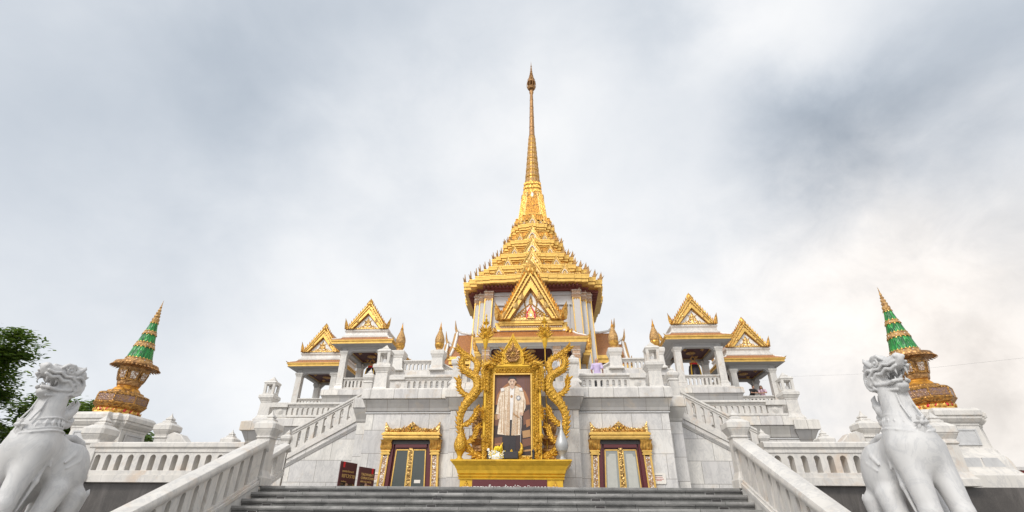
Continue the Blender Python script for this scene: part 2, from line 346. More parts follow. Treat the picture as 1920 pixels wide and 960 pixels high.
# ------------------------------------------------------------------ mesh helpers
class MB:
    zmap = None; xy = None
    def __init__(s): s.v = []; s.f = []; s.mi = []; s.mats = []; s.cur = 0; s.M = None
    def mat(s, key):
        if key not in s.mats: s.mats.append(key)
        s.cur = s.mats.index(key); return s
    def pts(s, ps):
        b = len(s.v)
        if s.M is not None: ps = [s.M @ Vector(p) for p in ps]
        s.v.extend([tuple(p) for p in ps]); return b
    def face(s, idx): s.f.append(tuple(idx)); s.mi.append(s.cur)
    def hexa(s, p):            # 8 points: bottom ring, top ring
        b = s.pts(p)
        for q in ((3, 2, 1, 0), (4, 5, 6, 7), (0, 1, 5, 4), (1, 2, 6, 5), (2, 3, 7, 6), (3, 0, 4, 7)): s.face([b+i for i in q])
        return s
    def box(s, x0, x1, y0, y1, z0, z1):
        if x0 > x1: x0, x1 = x1, x0
        if y0 > y1: y0, y1 = y1, y0
        if z0 > z1: z0, z1 = z1, z0
        return s.hexa([(x0, y0, z0), (x1, y0, z0), (x1, y1, z0), (x0, y1, z0), (x0, y0, z1), (x1, y0, z1), (x1, y1, z1), (x0, y1, z1)])
    def loft(s, rings, cap0=True, cap1=True, closed=True):
        n = len(rings[0]); bs = [s.pts(r) for r in rings]
        for a, b in zip(bs, bs[1:]):
            for i in range(n if closed else n-1):
                j = (i+1) % n; s.face((a+i, a+j, b+j, b+i))
        if cap0: s.face([bs[0]+i for i in reversed(range(n))])
        if cap1: s.face([bs[-1]+i for i in range(n)])
        return s
    def prism(s, poly, d0, d1, axis='y', at=(0, 0, 0)):   # poly in 2D extruded along an axis
        def P(u, v, w):
            if axis == 'y': q = (u, w, v)
            elif axis == 'x': q = (w, u, v)
            else: q = (u, v, w)
            return (q[0]+at[0], q[1]+at[1], q[2]+at[2])
        return s.loft([[P(u, v, d0) for u, v in poly], [P(u, v, d1) for u, v in poly]])
    def lathe(s, cx, cy, prof, n=24, sx=1, sy=1, rot=0.0):
        rings = [[(cx+r*sx*math.cos(2*PI*i/n+rot), cy+r*sy*math.sin(2*PI*i/n+rot), z) for i in range(n)] for r, z in prof]
        return s.loft(rings)
    def tube(s, pts, r, n=8, flat=None):
        pts = [Vector(p) for p in pts]; rr = r if isinstance(r, (list, tuple)) else [r]*len(pts)
        rings = []; up = Vector((0, 0, 1))
        for i, p in enumerate(pts):
            t = (pts[min(i+1, len(pts)-1)] - pts[max(i-1, 0)]).normalized()
            a = t.cross(up if abs(t.z) < .93 else Vector((0, 1, 0)) if abs(t.y) < .9 else Vector((1, 0, 0))).normalized(); b = a.cross(t)
            if flat is not None:
                b = Vector(flat).normalized(); a = t.cross(b).normalized()
                rings.append([p + a*rr[i]*math.cos(2*PI*k/n) + b*rr[i]*.5*math.sin(2*PI*k/n) for k in range(n)])
            else: rings.append([p + a*rr[i]*math.cos(2*PI*k/n) + b*rr[i]*math.sin(2*PI*k/n) for k in range(n)])
        return s.loft(rings)
    def leaf(s, o, U, V, Wn, w, h, th, lean=0.0, n=7, bulge=.28):  # flame-shaped leaf with a ridge on both sides
        o = Vector(o); U = Vector(U); V = Vector(V); Wn = Vector(Wn)
        L, Rr, C = [], [], []
        for i in range(n+1):
            t = i/n
            hw = w/2*(0.62+0.38*math.sin(min(t/bulge, 1)*PI/2)) if t < bulge else w/2*math.cos((t-bulge)/(1-bulge)*PI/2)**1.15
            if i == n: hw = w*.012
            cx = lean*h*t*t
            L.append(o+U*(cx-hw)+V*h*t); Rr.append(o+U*(cx+hw)+V*h*t); C.append((o+U*cx+V*h*t, th*.5*(.35+.65*hw/(w/2))))
        rings = []
        for l, r, (c, d) in zip(L, Rr, C): rings.append([l, c+Wn*d, r, c-Wn*d])
        return s.loft(rings)
    def ball(s, c, r, nu=12, nv=8, sc=(1, 1, 1)):
        rings = [[(c[0]+r*sc[0]*math.cos(2*PI*i/nu)*math.sin(PI*j/nv), c[1]+r*sc[1]*math.sin(2*PI*i/nu)*math.sin(PI*j/nv), c[2]-r*sc[2]*math.cos(PI*j/nv)) for i in range(nu)] for j in range(nv+1)]
        for k in (0, -1): rings[k] = [(c[0]+(x-c[0])+(.001*r*math.cos(2*PI*i/nu)), c[1]+(y-c[1])+.001*r*math.sin(2*PI*i/nu), z) for i, (x, y, z) in enumerate(rings[k])]
        return s.loft(rings)
    def mesh(s, name, smooth=None, loc=Vector((0, 0, 0))):
        me = bpy.data.meshes.new(name)
        if MB.zmap: s.v = [(MB.xy[0]+(x-MB.xy[0])*MB.xy[2], MB.xy[1]+(y-MB.xy[1])*MB.xy[2], MB.zmap(z)) for x, y, z in s.v]
        me.from_pydata([(x-loc[0], y-loc[1], z-loc[2]) for x, y, z in s.v], [], s.f)
        for k in s.mats: me.materials.append(M[k])
        if len(s.mats) > 1: me.polygons.foreach_set('material_index', s.mi)
        me.update()
        import bmesh
        bm = bmesh.new(); bm.from_mesh(me); bmesh.ops.recalc_face_normals(bm, faces=bm.faces); bm.to_mesh(me); bm.free()
        if smooth:
            me.shade_smooth(); me.set_sharp_from_angle(angle=rad(smooth))
        return me
    def build(s, name, parent=None, smooth=None, bevel=0, label=None):
        loc = root_loc(parent) if parent else Vector((0, 0, 0))
        o = bpy.data.objects.new(name, s.mesh(name, smooth, loc)); COL.objects.link(o)
        if parent: o.parent = parent
        if bevel:
            b = o.modifiers.new('edge', 'BEVEL'); b.width = bevel; b.segments = 2; b.limit_method = 'ANGLE'; b.angle_limit = rad(40)
        if label: o['label'] = label
        return o
def root_loc(o):
    while o.parent: o = o.parent
    return o.location.copy()
def mb(key='marble'): return MB().mat(key)
def thing(name, label, cat, loc=(0, 0, 0), group=None):
    o = bpy.data.objects.new(name, None); COL.objects.link(o); o.location = loc; o.empty_display_size = .2
    o['label'] = label; o['category'] = cat
    if group: o['group'] = group
    return o
def tag(o, label, cat, group=None):
    o['label'] = label; o['category'] = cat
    if group: o['group'] = group
    return o
def struct(o): o['kind'] = 'structure'; return o
def kids(o): return [c for c in COL.objects if c.parent is o]
def dup(root, loc, label=None, mirror=False, rotz=None):
    def cp(o, par):
        c = o.copy(); COL.objects.link(c)
        if par is not None: c.parent = par
        for k in CH.get(o.name, []): cp(k, c)
        return c
    CH = {}
    for ob in COL.objects:
        if ob.parent: CH.setdefault(ob.parent.name, []).append(ob)
    r = cp(root, None); r.location = loc
    if mirror: r.scale = (-1, 1, 1)
    if rotz is not None: r.rotation_euler = (0, 0, rotz)
    if label: r['label'] = label
    return r
def sq(cx, cy, hx, hy, z, ch=0.0):      # rectangle ring with optional chamfered corners
    if not ch: return [(cx-hx, cy-hy, z), (cx+hx, cy-hy, z), (cx+hx, cy+hy, z), (cx-hx, cy+hy, z)]
    c = ch
    return [(cx-hx+c, cy-hy, z), (cx+hx-c, cy-hy, z), (cx+hx, cy-hy+c, z), (cx+hx, cy+hy-c, z), (cx+hx-c, cy+hy, z), (cx-hx+c, cy+hy, z), (cx-hx, cy+hy-c, z), (cx-hx, cy-hy+c, z)]
def stack(m, cx, cy, prof, ch=0.0, ratio=None):   # prof: (half, z)
    return m.loft([sq(cx, cy, h, h if ratio is None else h+ratio, z, ch*h if ch else 0) for h, z in prof])
def redent(cx, cy, a, c, z, proj=None, n=2, cs=1.0):      # square with stepped corners, optional centre projections [(half, depth)...]
    q = []
    pr = sorted([(min(p_, c*.96-.02*i_), d_) for i_, (p_, d_) in enumerate(sorted(proj or [], key=lambda t: -t[0]))], key=lambda t: -t[0])
    # right half of the front side, starting at centre going right
    pts = []
    dep = sum(d for _, d in pr)
    seq = []
    cur = dep
    for (p, d) in reversed(pr): seq += [(p, -a-cur), (p, -a-cur+d)]; cur -= d
    seq += [(c, -a)]
    step = (a-c)/n
    x, y = c, -a
    for i in range(n):
        y += step; seq.append((x, y)); x += step; seq.append((x, y))
    # seq ends at (a, -c) : then mirror over diagonal to make the rest of right side
    side = seq[:-1] + [(a, -c)]
    # rotate quadrants
    def rot(p, k):
        for _ in range(k): p = (-p[1], p[0])
        return p
    quad = []
    left = [(-x, y) for x, y in reversed(seq[:2*len(pr)+1])]
    front = left + seq[:-1]
    for k in range(4): quad += [rot(p, k) for p in front]
    return [(cx+x, cy+y, z) for x, y in quad]

# ------------------------------------------------------------------ setting
struct(mb('paving').box(-400, 400, -300, 900, GZ-0.5, GZ).build('ground'))
struct(mb('paving').box(-14.6, 14.6, 14.62, 60, GZ, 0.96).build('landing_ground'))

# ------------------------------------------------------------------ entrance stairs
t = thing('entrance_staircase', 'wide flight of dark grey granite steps between the two white marble handrails', 'staircase', (0, 13.84, GZ))
nst = 15
for k in range(nst):
    y = 13.84 - .364*k; z = 1.01 - .17*k
    yb = y + .364 if k else 21.5
    m = mb('step').box(-6.05, 6.05, y, yb if k else 14.6, z-.078, z)
    st = m.build('tread', t, bevel=.008)
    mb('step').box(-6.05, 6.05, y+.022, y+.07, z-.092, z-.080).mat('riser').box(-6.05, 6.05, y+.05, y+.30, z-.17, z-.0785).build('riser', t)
    if k < 9:
        for x in (-5.15, -1.27, 2.45, 5.3):
            xx = x - .13*k if x < -3 else (x - .06*k if x < 0 else (x + .06*k if x < 4 else min(x+.03*k, 5.7)))
            if k > 5 and abs(xx) > 5.7: continue
            l_ = mb('step').box(xx-.12, xx+.12, y+.035, y+.052, z-.160, z-.098).mat('dark').box(xx-.10, xx+.10, y+.031, y+.036, z-.150, z-.108)
            l_.build('step_light', t)
for s in (-1, 1):
    mb('rail').prism([(8.3, GZ), (13.8, GZ), (13.8, 1.03), (8.3, -1.40)], s*6.055, s*6.46, axis='x').build('flank_wall', t)
struct(mb('step').box(-14.4, 14.4, 14.6, 40, .962, 1.0).build('landing_floor'))

# ------------------------------------------------------------------ marble balustrades
def balustrade(name, label, p0, p1, z0, z1, h, n, thick=.26, base=.18, cap=.16, mat='rail', margin=.25, ow=.5, arch=True, group=None, capw=.10, roundcap=False, medallion=None, cat='balustrade', endcurl=None, pf=.72):
    """pierced marble parapet: arch-topped slots between flat balusters, top rail and base course.
       runs from p0 to p1 in plan; z0/z1 = level of its foot at either end"""
    P0, P1 = Vector((*p0, 0)), Vector((*p1, 0)); d = P1-P0; Lh = d.length; U = d/Lh; Nn = Vector((U.y, -U.x, 0))
    sl = (z1-z0)/Lh
    t = thing(name, label, cat, (p0[0], p0[1], z0), group)
    def P(u, v, w): q = P0+U*u+Nn*w; return (q.x, q.y, z0+sl*u+v)
    def slab(m, u0, u1, v0a, v0b, v1a, v1b, w0, w1):
        m.hexa([P(u0, v0a, w0), P(u1, v0b, w0), P(u1, v0b, w1), P(u0, v0a, w1), P(u0, v1a, w0), P(u1, v1b, w0), P(u1, v1b, w1), P(u0, v1a, w1)])
    th = thick/2
    # base course (two steps)
    m = mb(mat); slab(m, 0, Lh, 0, 0, base*.62, base*.62, -th-.07, th+.07); slab(m, 0, Lh, base*.62, base*.62, base, base, -th-.025, th+.025)
    m.build('base_course', t, bevel=.008)
    # pierced panel
    m = mb(mat); v0, v1 = base, h-cap; bay = (Lh-2*margin)/n; o = bay*ow/2; top = v1-.06; r = o
    slab(m, 0, margin, v0, v0, v1, v1, -th*pf, th*pf); slab(m, Lh-margin, Lh, v0, v0, v1, v1, -th*pf, th*pf)
    for i in range(n):
        c = margin+bay*(i+.5); a, b = c-bay/2, c+bay/2; w = th*pf
        slab(m, a, c-o, v0, v0, v1, v1, -w, w); slab(m, c+o, b, v0, v0, v1, v1, -w, w)
        K = 6
        for k in range(K):
            t0, t1 = PI*(1-k/K), PI*(1-(k+1)/K)
            u0, u1 = c+o*math.cos(t0), c+o*math.cos(t1)
            slab(m, u0, u1, top-r+r*math.sin(t0), top-r+r*math.sin(t1), v1, v1, -w, w)
    m.build('pierced_panel', t)
    # top rail
    m = mb(mat)
    if roundcap:
        prof = [(-th-.02, -.10), (-th-.05, -.06), (-th-capw, -.02), (-th-capw, .04), (-th-capw*.6, .10), (-th*.4, .145), (th*.4, .145), (th+capw*.6, .10), (th+capw, .04), (th+capw, -.02), (th+.05, -.06), (th+.02, -.10)]
        prof = [(w, h-.145+v) for w, v in prof]
    else:
        prof = [(-th-.01, -cap), (-th-.01, -cap*.72), (-th-capw*.55, -cap*.58), (-th-capw, -cap*.5), (-th-capw, -.03), (-th-capw+.03, 0), (th+capw-.03, 0), (th+capw, -.03), (th+capw, -cap*.5), (th+capw*.55, -cap*.58), (th+.01, -cap*.72), (th+.01, -cap)]
        prof = [(w, h+v) for w, v in prof]
    rings = [[P(0, v, w) for w, v in prof], [P(Lh, v, w) for w, v in prof]]
    if endcurl:                # the rail turns down in a rounded nose at its upper end
        cen = sum(v for _, v in prof)/len(prof)
        for k in range(1, 7):
            a_ = k/6*1.25
            rings.append([P(Lh+endcurl*math.sin(a_), (v-(h-.35))*math.cos(a_)+(h-.35)-sl*endcurl*math.sin(a_)+sl*0, w) for w, v in prof])
    m.loft(rings); m.build('top_rail', t, smooth=30)
    if medallion:
        for e in medallion:
            u = margin*.5 if e == 0 else Lh-margin*.5
            m = mb(mat)
            for rr, dd in ((.17, .02), (.12, .035), (.07, .05)):
                m.loft([[P(u+rr*math.cos(2*PI*i/20), (v0+v1)/2+rr*math.sin(2*PI*i/20)-sl*rr*math.cos(2*PI*i/20)*0, sgn*(th*pf+q)) for i in range(20)] for sgn, q in ((e2, x2) for e2, x2 in ((1, 0), (1, dd)))])
                m.loft([[P(u+rr*math.cos(2*PI*i/20), (v0+v1)/2+rr*math.sin(2*PI*i/20), -(th*pf+q)) for i in range(20)] for q in (0, dd)])
            m.build('medallion', t, smooth=30)
    return t

def newel(label, x, y, z0, ztip, w=.23, capw=.37, baseh=.36, group=None, name='newel_post', fullbase=True):
    t = thing(name, label, 'newel post', (x, y, z0), group)
    H = ztip-z0; zc = ztip-.70*capw/.37
    m = mb('rail'); stack(m, x, y, [(w*1.42, z0), (w*1.42, z0+baseh*.55), (w*1.30, z0+baseh*.66), (w*1.05, z0+baseh), (w, z0+baseh+.03), (w*.97, zc-.1)]); m.build('shaft', t, bevel=.012)
    k = capw/.29; zt = ztip-.29*k
    m = mb('rail'); stack(m, x, y, [(w*1.0, zt-.47*k), (w*1.14, zt-.45*k), (w*1.14, zt-.42*k), (w*1.06, zt-.41*k), (capw*.74, zt-.36*k), (capw*.93, zt-.26*k), (capw*.95, zt-.235*k), (capw, zt-.23*k), (capw, zt-.105*k), (capw*.95, zt-.085*k), (capw*.60, zt-.012*k), (capw*.46, zt)], ch=.16); m.build('cap', t, bevel=.004)
    m = mb('rail'); stack(m, x, y, [(capw*.46, zt), (capw*.47, zt+.035*k), (capw*.36, zt+.06*k), (capw*.27, zt+.085*k), (capw*.34, zt+.095*k), (capw*.33, zt+.12*k), (capw*.17, zt+.17*k), (capw*.06, zt+.23*k), (.004, ztip)]); m.build('finial', t)
    return t

side = {-1: 'left', 1: 'right'}
# --- newels and rails of the entrance stairs, landing rails, dark retaining walls
for s in (-1, 1):
    S_ = side[s]
    newel('big pyramid-tipped newel post at the head of the %s stair handrail' % S_, s*6.27, 14.03, 1.0, 2.95, w=.185, capw=.295, group='newel posts of the lower landing')
    balustrade('stair_handrail', 'sloping white marble handrail with tall slots down the %s side of the granite steps' % S_,
               (s*6.26, 8.3), (s*6.26, 13.72), -1.42, 1.02, 1.12, 13, thick=.32, base=.16, cap=.20, ow=.36, roundcap=True, capw=.07, margin=.3, pf=.95, group='handrails of the entrance stairs', endcurl=.16, cat='handrail')
    # landing balustrade running outwards
    x0, x1 = s*6.9, s*11.35
    xa, xb = (x0, x1) if s > 0 else (x1, x0)
    balustrade('landing_balustrade', 'long level marble balustrade over the dark granite wall, %s of the granite steps' % S_,
               (xa, 14.3), (xb, 14.3), 1.09, 1.09, 1.03, 13, thick=.34, base=.30, cap=.26, ow=.50, pf=.9, margin=.14, group='balustrades of the lower landing', capw=.06)
    w = mb('granite').box(s*6.55, s*15.2, 14.25, 14.6, GZ, 1.085).box(s*14.7, s*15.2, 14.6, 34, GZ, .9)
    tag(w.build('retaining_wall'), 'dark polished granite retaining wall under the %s landing balustrade' % S_, 'wall', 'granite retaining walls')
    newel('marble post against the big stepped pedestal, %s end of the landing balustrade' % S_, s*11.42, 14.35, 1.09, 2.95, w=.25, capw=.34, baseh=.3, group='newel posts of the lower landing')
    n_ = newel('marble post with a slanting shoulder block rising behind the %s landing balustrade' % S_, s*10.46, 15.7, 1.0, 3.22, w=.20, capw=.30, group='posts behind the landing balustrade')
    m = mb('rail'); xx = s*10.46
    m.prism([(xx-s*.2, 1.9), (xx-s*.95, 1.9), (xx-s*.95, 2.25), (xx-s*.62, 2.55), (xx-s*.38, 2.62), (xx-s*.2, 2.55)], 15.5, 15.85); m.build('shoulder_block', n_, bevel=.02)
    newel('small far marble post peeping over the %s landing balustrade' % S_, s*12.97, 23.2, 1.0, 4.02, w=.22, capw=.33, group='posts behind the landing balustrade')
    # inner flight parapet seen behind the newel
    balustrade('flight_parapet', 'short sloping slotted parapet just behind the %s big newel post' % S_,
               (s*8.25, 14.6), (s*8.25, 19.0), -.35, 1.72, 1.1, 6, thick=.26, base=.2, cap=.2, ow=.42, roundcap=True, capw=.08, margin=.3, group='parapets behind the newels', endcurl=.16)

# --- stepped marble pedestals with the green-banded spires
def pedestal(s):
    cx, cy = s*12.62, 16.0
    t = thing('spire_pedestal', 'tall stepped marble pedestal carrying the green spire at far %s' % side[s], 'pedestal', (cx, cy, 1.08), 'marble spire pedestals')
    def rr(m, prof, ff=0.62):
        m.loft([redent(cx, cy, a, a*ff, z, n=2) for a, z in prof])
    m = mb('rail'); rr(m, [(1.38, 1.0), (1.38, 1.40), (1.34, 1.44)]); m.build('plinth', t, bevel=.01)
    m = mb('rail'); rr(m, [(1.24, 1.44), (1.22, 1.50), (1.15, 1.58), (1.12, 1.78), (1.07, 1.90), (.98, 1.98), (.96, 2.03), (.94, 2.10)]); m.build('foot', t, bevel=.01)
    m = mb('rail'); rr(m, [(.89, 2.08), (.84, 2.68), (.86, 2.71), (.86, 2.75), (.91, 2.79), (.97, 2.87), (.97, 2.93), (1.01, 2.95), (1.01, 3.07), (.97, 3.12), (.92, 3.16)]); m.build('shaft', t, bevel=.008)
    # sunk panels on the faces, framed with raised fillets
    for k in range(4):
        R_ = Matrix.Translation((cx, cy, 0)) @ Matrix.Rotation(k*PI/2, 4, 'Z')
        f = .885
        m = mb('greymarble'); m.M = R_
        m.loft([[(a0, -f-e_, b0), (a1, -f-e_, b0), (a1, -f-e_, b1), (a0, -f-e_, b1)] for a0, a1, b0, b1, e_ in ((-.36, .36, 2.18, 2.60, 0.0), (-.36, .36, 2.18, 2.60, .03), (-.32, .32, 2.22, 2.56, .03), (-.31, .31, 2.23, 2.55, .008))])
        m.build('face_panel', t)
        for i_, (a0, a1) in enumerate(((-.55, -.03), (.03, .55))):
            m = mb('greymarble'); m.M = R_
            m.prism([(a0, 1.62), (a1, 1.62), (a1-(.14 if i_ else 0), 1.84), (a0+(0 if i_ else .14), 1.84)], -1.145, -1.05)
            m.build('foot_panel', t)
    return t
def green_spire(s):
    cx, cy = s*12.60, 16.0; zb = 3.162; MB.xy = (cx, cy, .80)
    MB.zmap = lambda z: zb+float(np.interp(z-zb, [0, .42, .66, .95, 1.16, 1.36, 2.03, 2.12, 3.45, 4.12], [0, .27, .42, .66, .84, 1.03, 1.66, 1.84, 3.33, 4.16]))
    t = thing('green_spire', 'gilded spire ringed with green glass mosaic on the far %s marble pedestal' % side[s], 'spire', (cx, cy, zb), 'green and gold corner spires')
    def oc(m, prof, n=8, rot=PI/8): m.lathe(cx, cy, prof, n, rot=rot)
    m = mb('gold'); oc(m, [(.90, zb), (.92, zb+.10), (.86, zb+.14), (.84, zb+.20)]); oc(m, [(.80, zb+.20), (.76, zb+.36), (.80, zb+.40), (.84, zb+.42)]); m.build('gilded_foot', t)
    m = mb('red')
    for k in range(8):
        a = k*PI/4 + PI/4*0
        for o_ in (-.17, .17):
            c, sn = math.cos(a), math.sin(a); d = .742
            p = Vector((cx+c*d-sn*o_, cy+sn*d+c*o_, zb+.24)); m.leaf(p, (-sn, c, 0), (0, 0, 1), (c, sn, 0), .20, .13, .05, n=4)
    m.build('red_inset', t)
    m = mb('goldc')
    for k in range(24):
        a = k*PI/12+.05; c, sn = math.cos(a), math.sin(a); d = .80
        m.leaf((cx+c*d, cy+sn*d, zb+.19), (-sn, c, 0), (c*.1, sn*.1, 1), (c, sn, 0), .15, .17, .06, n=4)
    m.build('leaf_course', t)
    m = mb('goldw'); oc(m, [(.82, zb+.42), (.86, zb+.47), (.92, zb+.56), (.97, zb+.62), (.97, zb+.66), (.93, zb+.68)]); 
    m.mat('purple'); oc(m, [(.925, zb+.68), (.935, zb+.70), (.925, zb+.93), (.91, zb+.95)])
    m.mat('goldw'); oc(m, [(.93, zb+.95), (.94, zb+.99), (.86, zb+1.03), (.70, zb+1.07), (.68, zb+1.12), (.58, zb+1.16)]); 
    for k in range(8):        # corner ribs of the drum
        a = PI/8+k*PI/4; m.mat('goldw').box(cx+.915*math.cos(a)-.022, cx+.915*math.cos(a)+.022, cy+.915*math.sin(a)-.022, cy+.915*math.sin(a)+.022, zb+.66, zb+.97)
    m.build('carved_drum', t)
    m = mb('goldo'); oc(m, [(.56, zb+1.15), (.46, zb+1.26), (.40, zb+1.30), (.40, zb+1.34), (.43, zb+1.36)])
    m.mat('goldd'); oc(m, [(.43, zb+1.36), (.45, zb+1.42), (.58, zb+1.92), (.60, zb+1.97), (.64, zb+2.0), (.66, zb+2.03)])
    m.build('bowl', t)
    m = mb('mirror').mat('goldf')
    for k in range(8):
        a = k*PI/4; c, sn = math.cos(a), math.sin(a)
        def Q(o_, z, e=0.0):
            r = (.45+(z-1.42)*.26)*math.cos(PI/8)+.012+e; return (cx+c*r-sn*o_, cy+sn*r+c*o_, zb+z)
        m.mat('goldw'); m.hexa([Q(-.14, 1.52), Q(.14, 1.52), Q(.14, 1.52, .02), Q(-.14, 1.52, .02), Q(-.18, 1.88), Q(.18, 1.88), Q(.18, 1.88, .02), Q(-.18, 1.88, .02)])
        m.mat('mirror'); m.hexa([Q(-.10, 1.58, .02), Q(.10, 1.58, .02), Q(.10, 1.58, .035), Q(-.10, 1.58, .035), Q(-.13, 1.83, .02), Q(.13, 1.83, .02), Q(.13, 1.83, .035), Q(-.13, 1.83, .035)])
    m.build('mirror_panel', t)
    # brim of pointed petals
    m = mb('goldd')
    m.lathe(cx, cy, [(.60, zb+1.98), (.80, zb+2.03), (.83, zb+2.06), (.80, zb+2.09), (.42, zb+2.13)], 32)
    for k in range(36):
        a = k*2*PI/36; c, sn = math.cos(a), math.sin(a)
        m.leaf((cx+c*.74, cy+sn*.74, zb+2.06), (-sn, c, 0), (c*.94, sn*.94, -.30), (c*.3, sn*.3, .94), .13, .20, .05, n=5)
    m.build('petal_brim', t)
    # the cone
    zc0, zc1, r0, r1 = zb+2.10, zb+3.45, .52, .125
    def rz(z): return r0+(r1-r0)*(z-zc0)/(zc1-zc0)
    bands = [(2.10, 2.22, 'goldt'), (2.22, 2.58, 'green'), (2.58, 2.74, 'goldt'), (2.74, 3.00, 'green'), (3.00, 3.12, 'goldt'), (3.12, 3.40, 'green'), (3.40, 3.45, 'goldt')]
    for i, (a, b, k) in enumerate(bands):
        e = .02 if k == 'goldt' else 0
        m = mb(k)
        if k == 'green': m.lathe(cx, cy, [(rz(zb+a), zb+a), (rz(zb+b), zb+b)], 24)
        else:
            m.lathe(cx, cy, [(rz(zb+a)+.005, zb+a), (rz(zb+a)+e+.015, zb+a+.012), (rz(zb+a)+e, zb+a+.03), (rz(zb+b)+e, zb+b-.03), (rz(zb+b)+e+.01, zb+b-.012), (rz(zb+b)+.003, zb+b)], 24)
            m.mat('gold'); nn = max(10, int(22*rz(zb+a)/r0))
            for q in range(nn):
                an = q*2*PI/nn; c, sn = math.cos(an), math.sin(an)
                m.leaf((cx+c*(rz(zb+b)+.01), cy+sn*(rz(zb+b)+.01), zb+b-.02), (-sn, c, 0), (-c*.42, -sn*.42, 1), (c, sn, .4), .06, .055, .015, n=3)
                if i: m.leaf((cx+c*(rz(zb+a)+.012), cy+sn*(rz(zb+a)+.012), zb+a+.02), (-sn, c, 0), (c*.42, sn*.42, -1), (c, sn, .4), .06, .055, .015, n=3)
            m.mat('white')
            if b-a > .1:
                for q in range(nn//2):
                    an = q*4*PI/nn+.1; c, sn = math.cos(an), math.sin(an); zz = zb+(a+b)/2; r = rz(zz)+e+.004
                    m.ball((cx+c*r, cy+sn*r, zz), .017, 6, 4)
        m.build('green_band' if k == 'green' else 'gold_band', t, smooth=40 if k == 'green' else None)
    m = mb('goldt'); z = zc1
    prof = [(.13, z), (.15, z+.04), (.15, z+.08), (.10, z+.12), (.12, z+.16), (.12, z+.18), (.075, z+.22), (.10, z+.25), (.095, z+.28), (.05, z+.31), (.08, z+.35), (.045, z+.38), (.04, z+.42), (.05, z+.44), (.028, z+.48), (.003, zb+4.12)]
    m.lathe(cx, cy, prof, 14); m.build('needle', t, smooth=40)
    MB.zmap = None; t.location.z -= .03; t.rotation_euler = (0, -s*rad(2.5), 0)
    return t
for s in (-1, 1): pedestal(s); green_spire(s)

# --- cornice helper for the terrace blocks (runs round three sides of a block)
def block(name, label, x0, x1, y0, y1, zb, zt, cat='terrace', fas=.50, cov=.48, top=.0, over=.22, proj=None, group=None):
    """marble retaining block: slab wall, weathered cove darkened for its shade, projecting fascia"""
    t = thing(name, label, cat, ((x0+x1)/2, y0, zb), group)
    zf0 = zt-fas-top; zc0 = zf0-cov
    mb('slab').box(x0, x1, y0, y1, zb, zt-.02).build('slab_wall', t)
    def ring(o, z): return [(x0-o, y0-o, z), (x1+o, y0-o, z), (x1+o, y1, z), (x0-o, y1, z)]
    mb('greymarble').loft([ring(.03, zc0-.10), ring(.05, zc0-.09), ring(.05, zc0-.05), ring(.02, zc0-.04)]).build('string_course', t)
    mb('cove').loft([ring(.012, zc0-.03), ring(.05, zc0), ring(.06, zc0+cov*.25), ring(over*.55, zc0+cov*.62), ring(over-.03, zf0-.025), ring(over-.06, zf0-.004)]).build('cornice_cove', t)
    mb('band').loft([ring(over-.01, zf0), ring(over+.02, zf0+.03), ring(over, zt-.08), ring(over-.08, zt-.01), ring(.05, zt)]).build('cornice_fascia', t, bevel=.006)
    return t
cb = block('central_block', 'high marble-faced block with the two gilded doors behind the portrait shrine', -6.42, 6.42, 22.0, 36, .99, 5.54, cat='building')
# centre bay, standing forward
m = mb('slab').box(-2.68, 2.68, 21.62, 21.995, .99, 5.3); m.build('centre_bay', cb)
def ring3(o, z): return [(-2.68-o, 21.62-o, z), (2.68+o, 21.62-o, z), (2.68+o, 21.9, z), (-2.68-o, 21.9, z)]
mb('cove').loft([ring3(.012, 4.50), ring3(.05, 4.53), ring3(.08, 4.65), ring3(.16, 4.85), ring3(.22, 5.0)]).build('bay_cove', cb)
mb('band').loft([ring3(.23, 5.005), ring3(.25, 5.03), ring3(.24, 5.34), ring3(.17, 5.42), ring3(.05, 5.66)]).build('bay_fascia', cb, bevel=.006)
# flanking brackets at the outer corners of the block, where the stair walls meet it
for s in (-1, 1):
    x0, x1 = sorted((s*6.42, s*7.15))
    mb('slab').box(x0, x1, 23.0, 25, .99, 4.35).build('corner_pier', cb)
    m = mb('cove'); m.loft([sq((x0+x1)/2, 24, .37+o, 1.0+o, z) for o, z in ((.01, 4.28), (.04, 4.32), (.05, 4.42), (.16, 4.72), (.2, 4.86))]); m.build('pier_cove', cb)
    m = mb('band'); m.loft([sq((x0+x1)/2, 24, .37+o, 1.0+o, z) for o, z in ((.20, 4.863), (.24, 4.90), (.24, 5.30), (.15, 5.36))]); m.build('pier_fascia', cb)

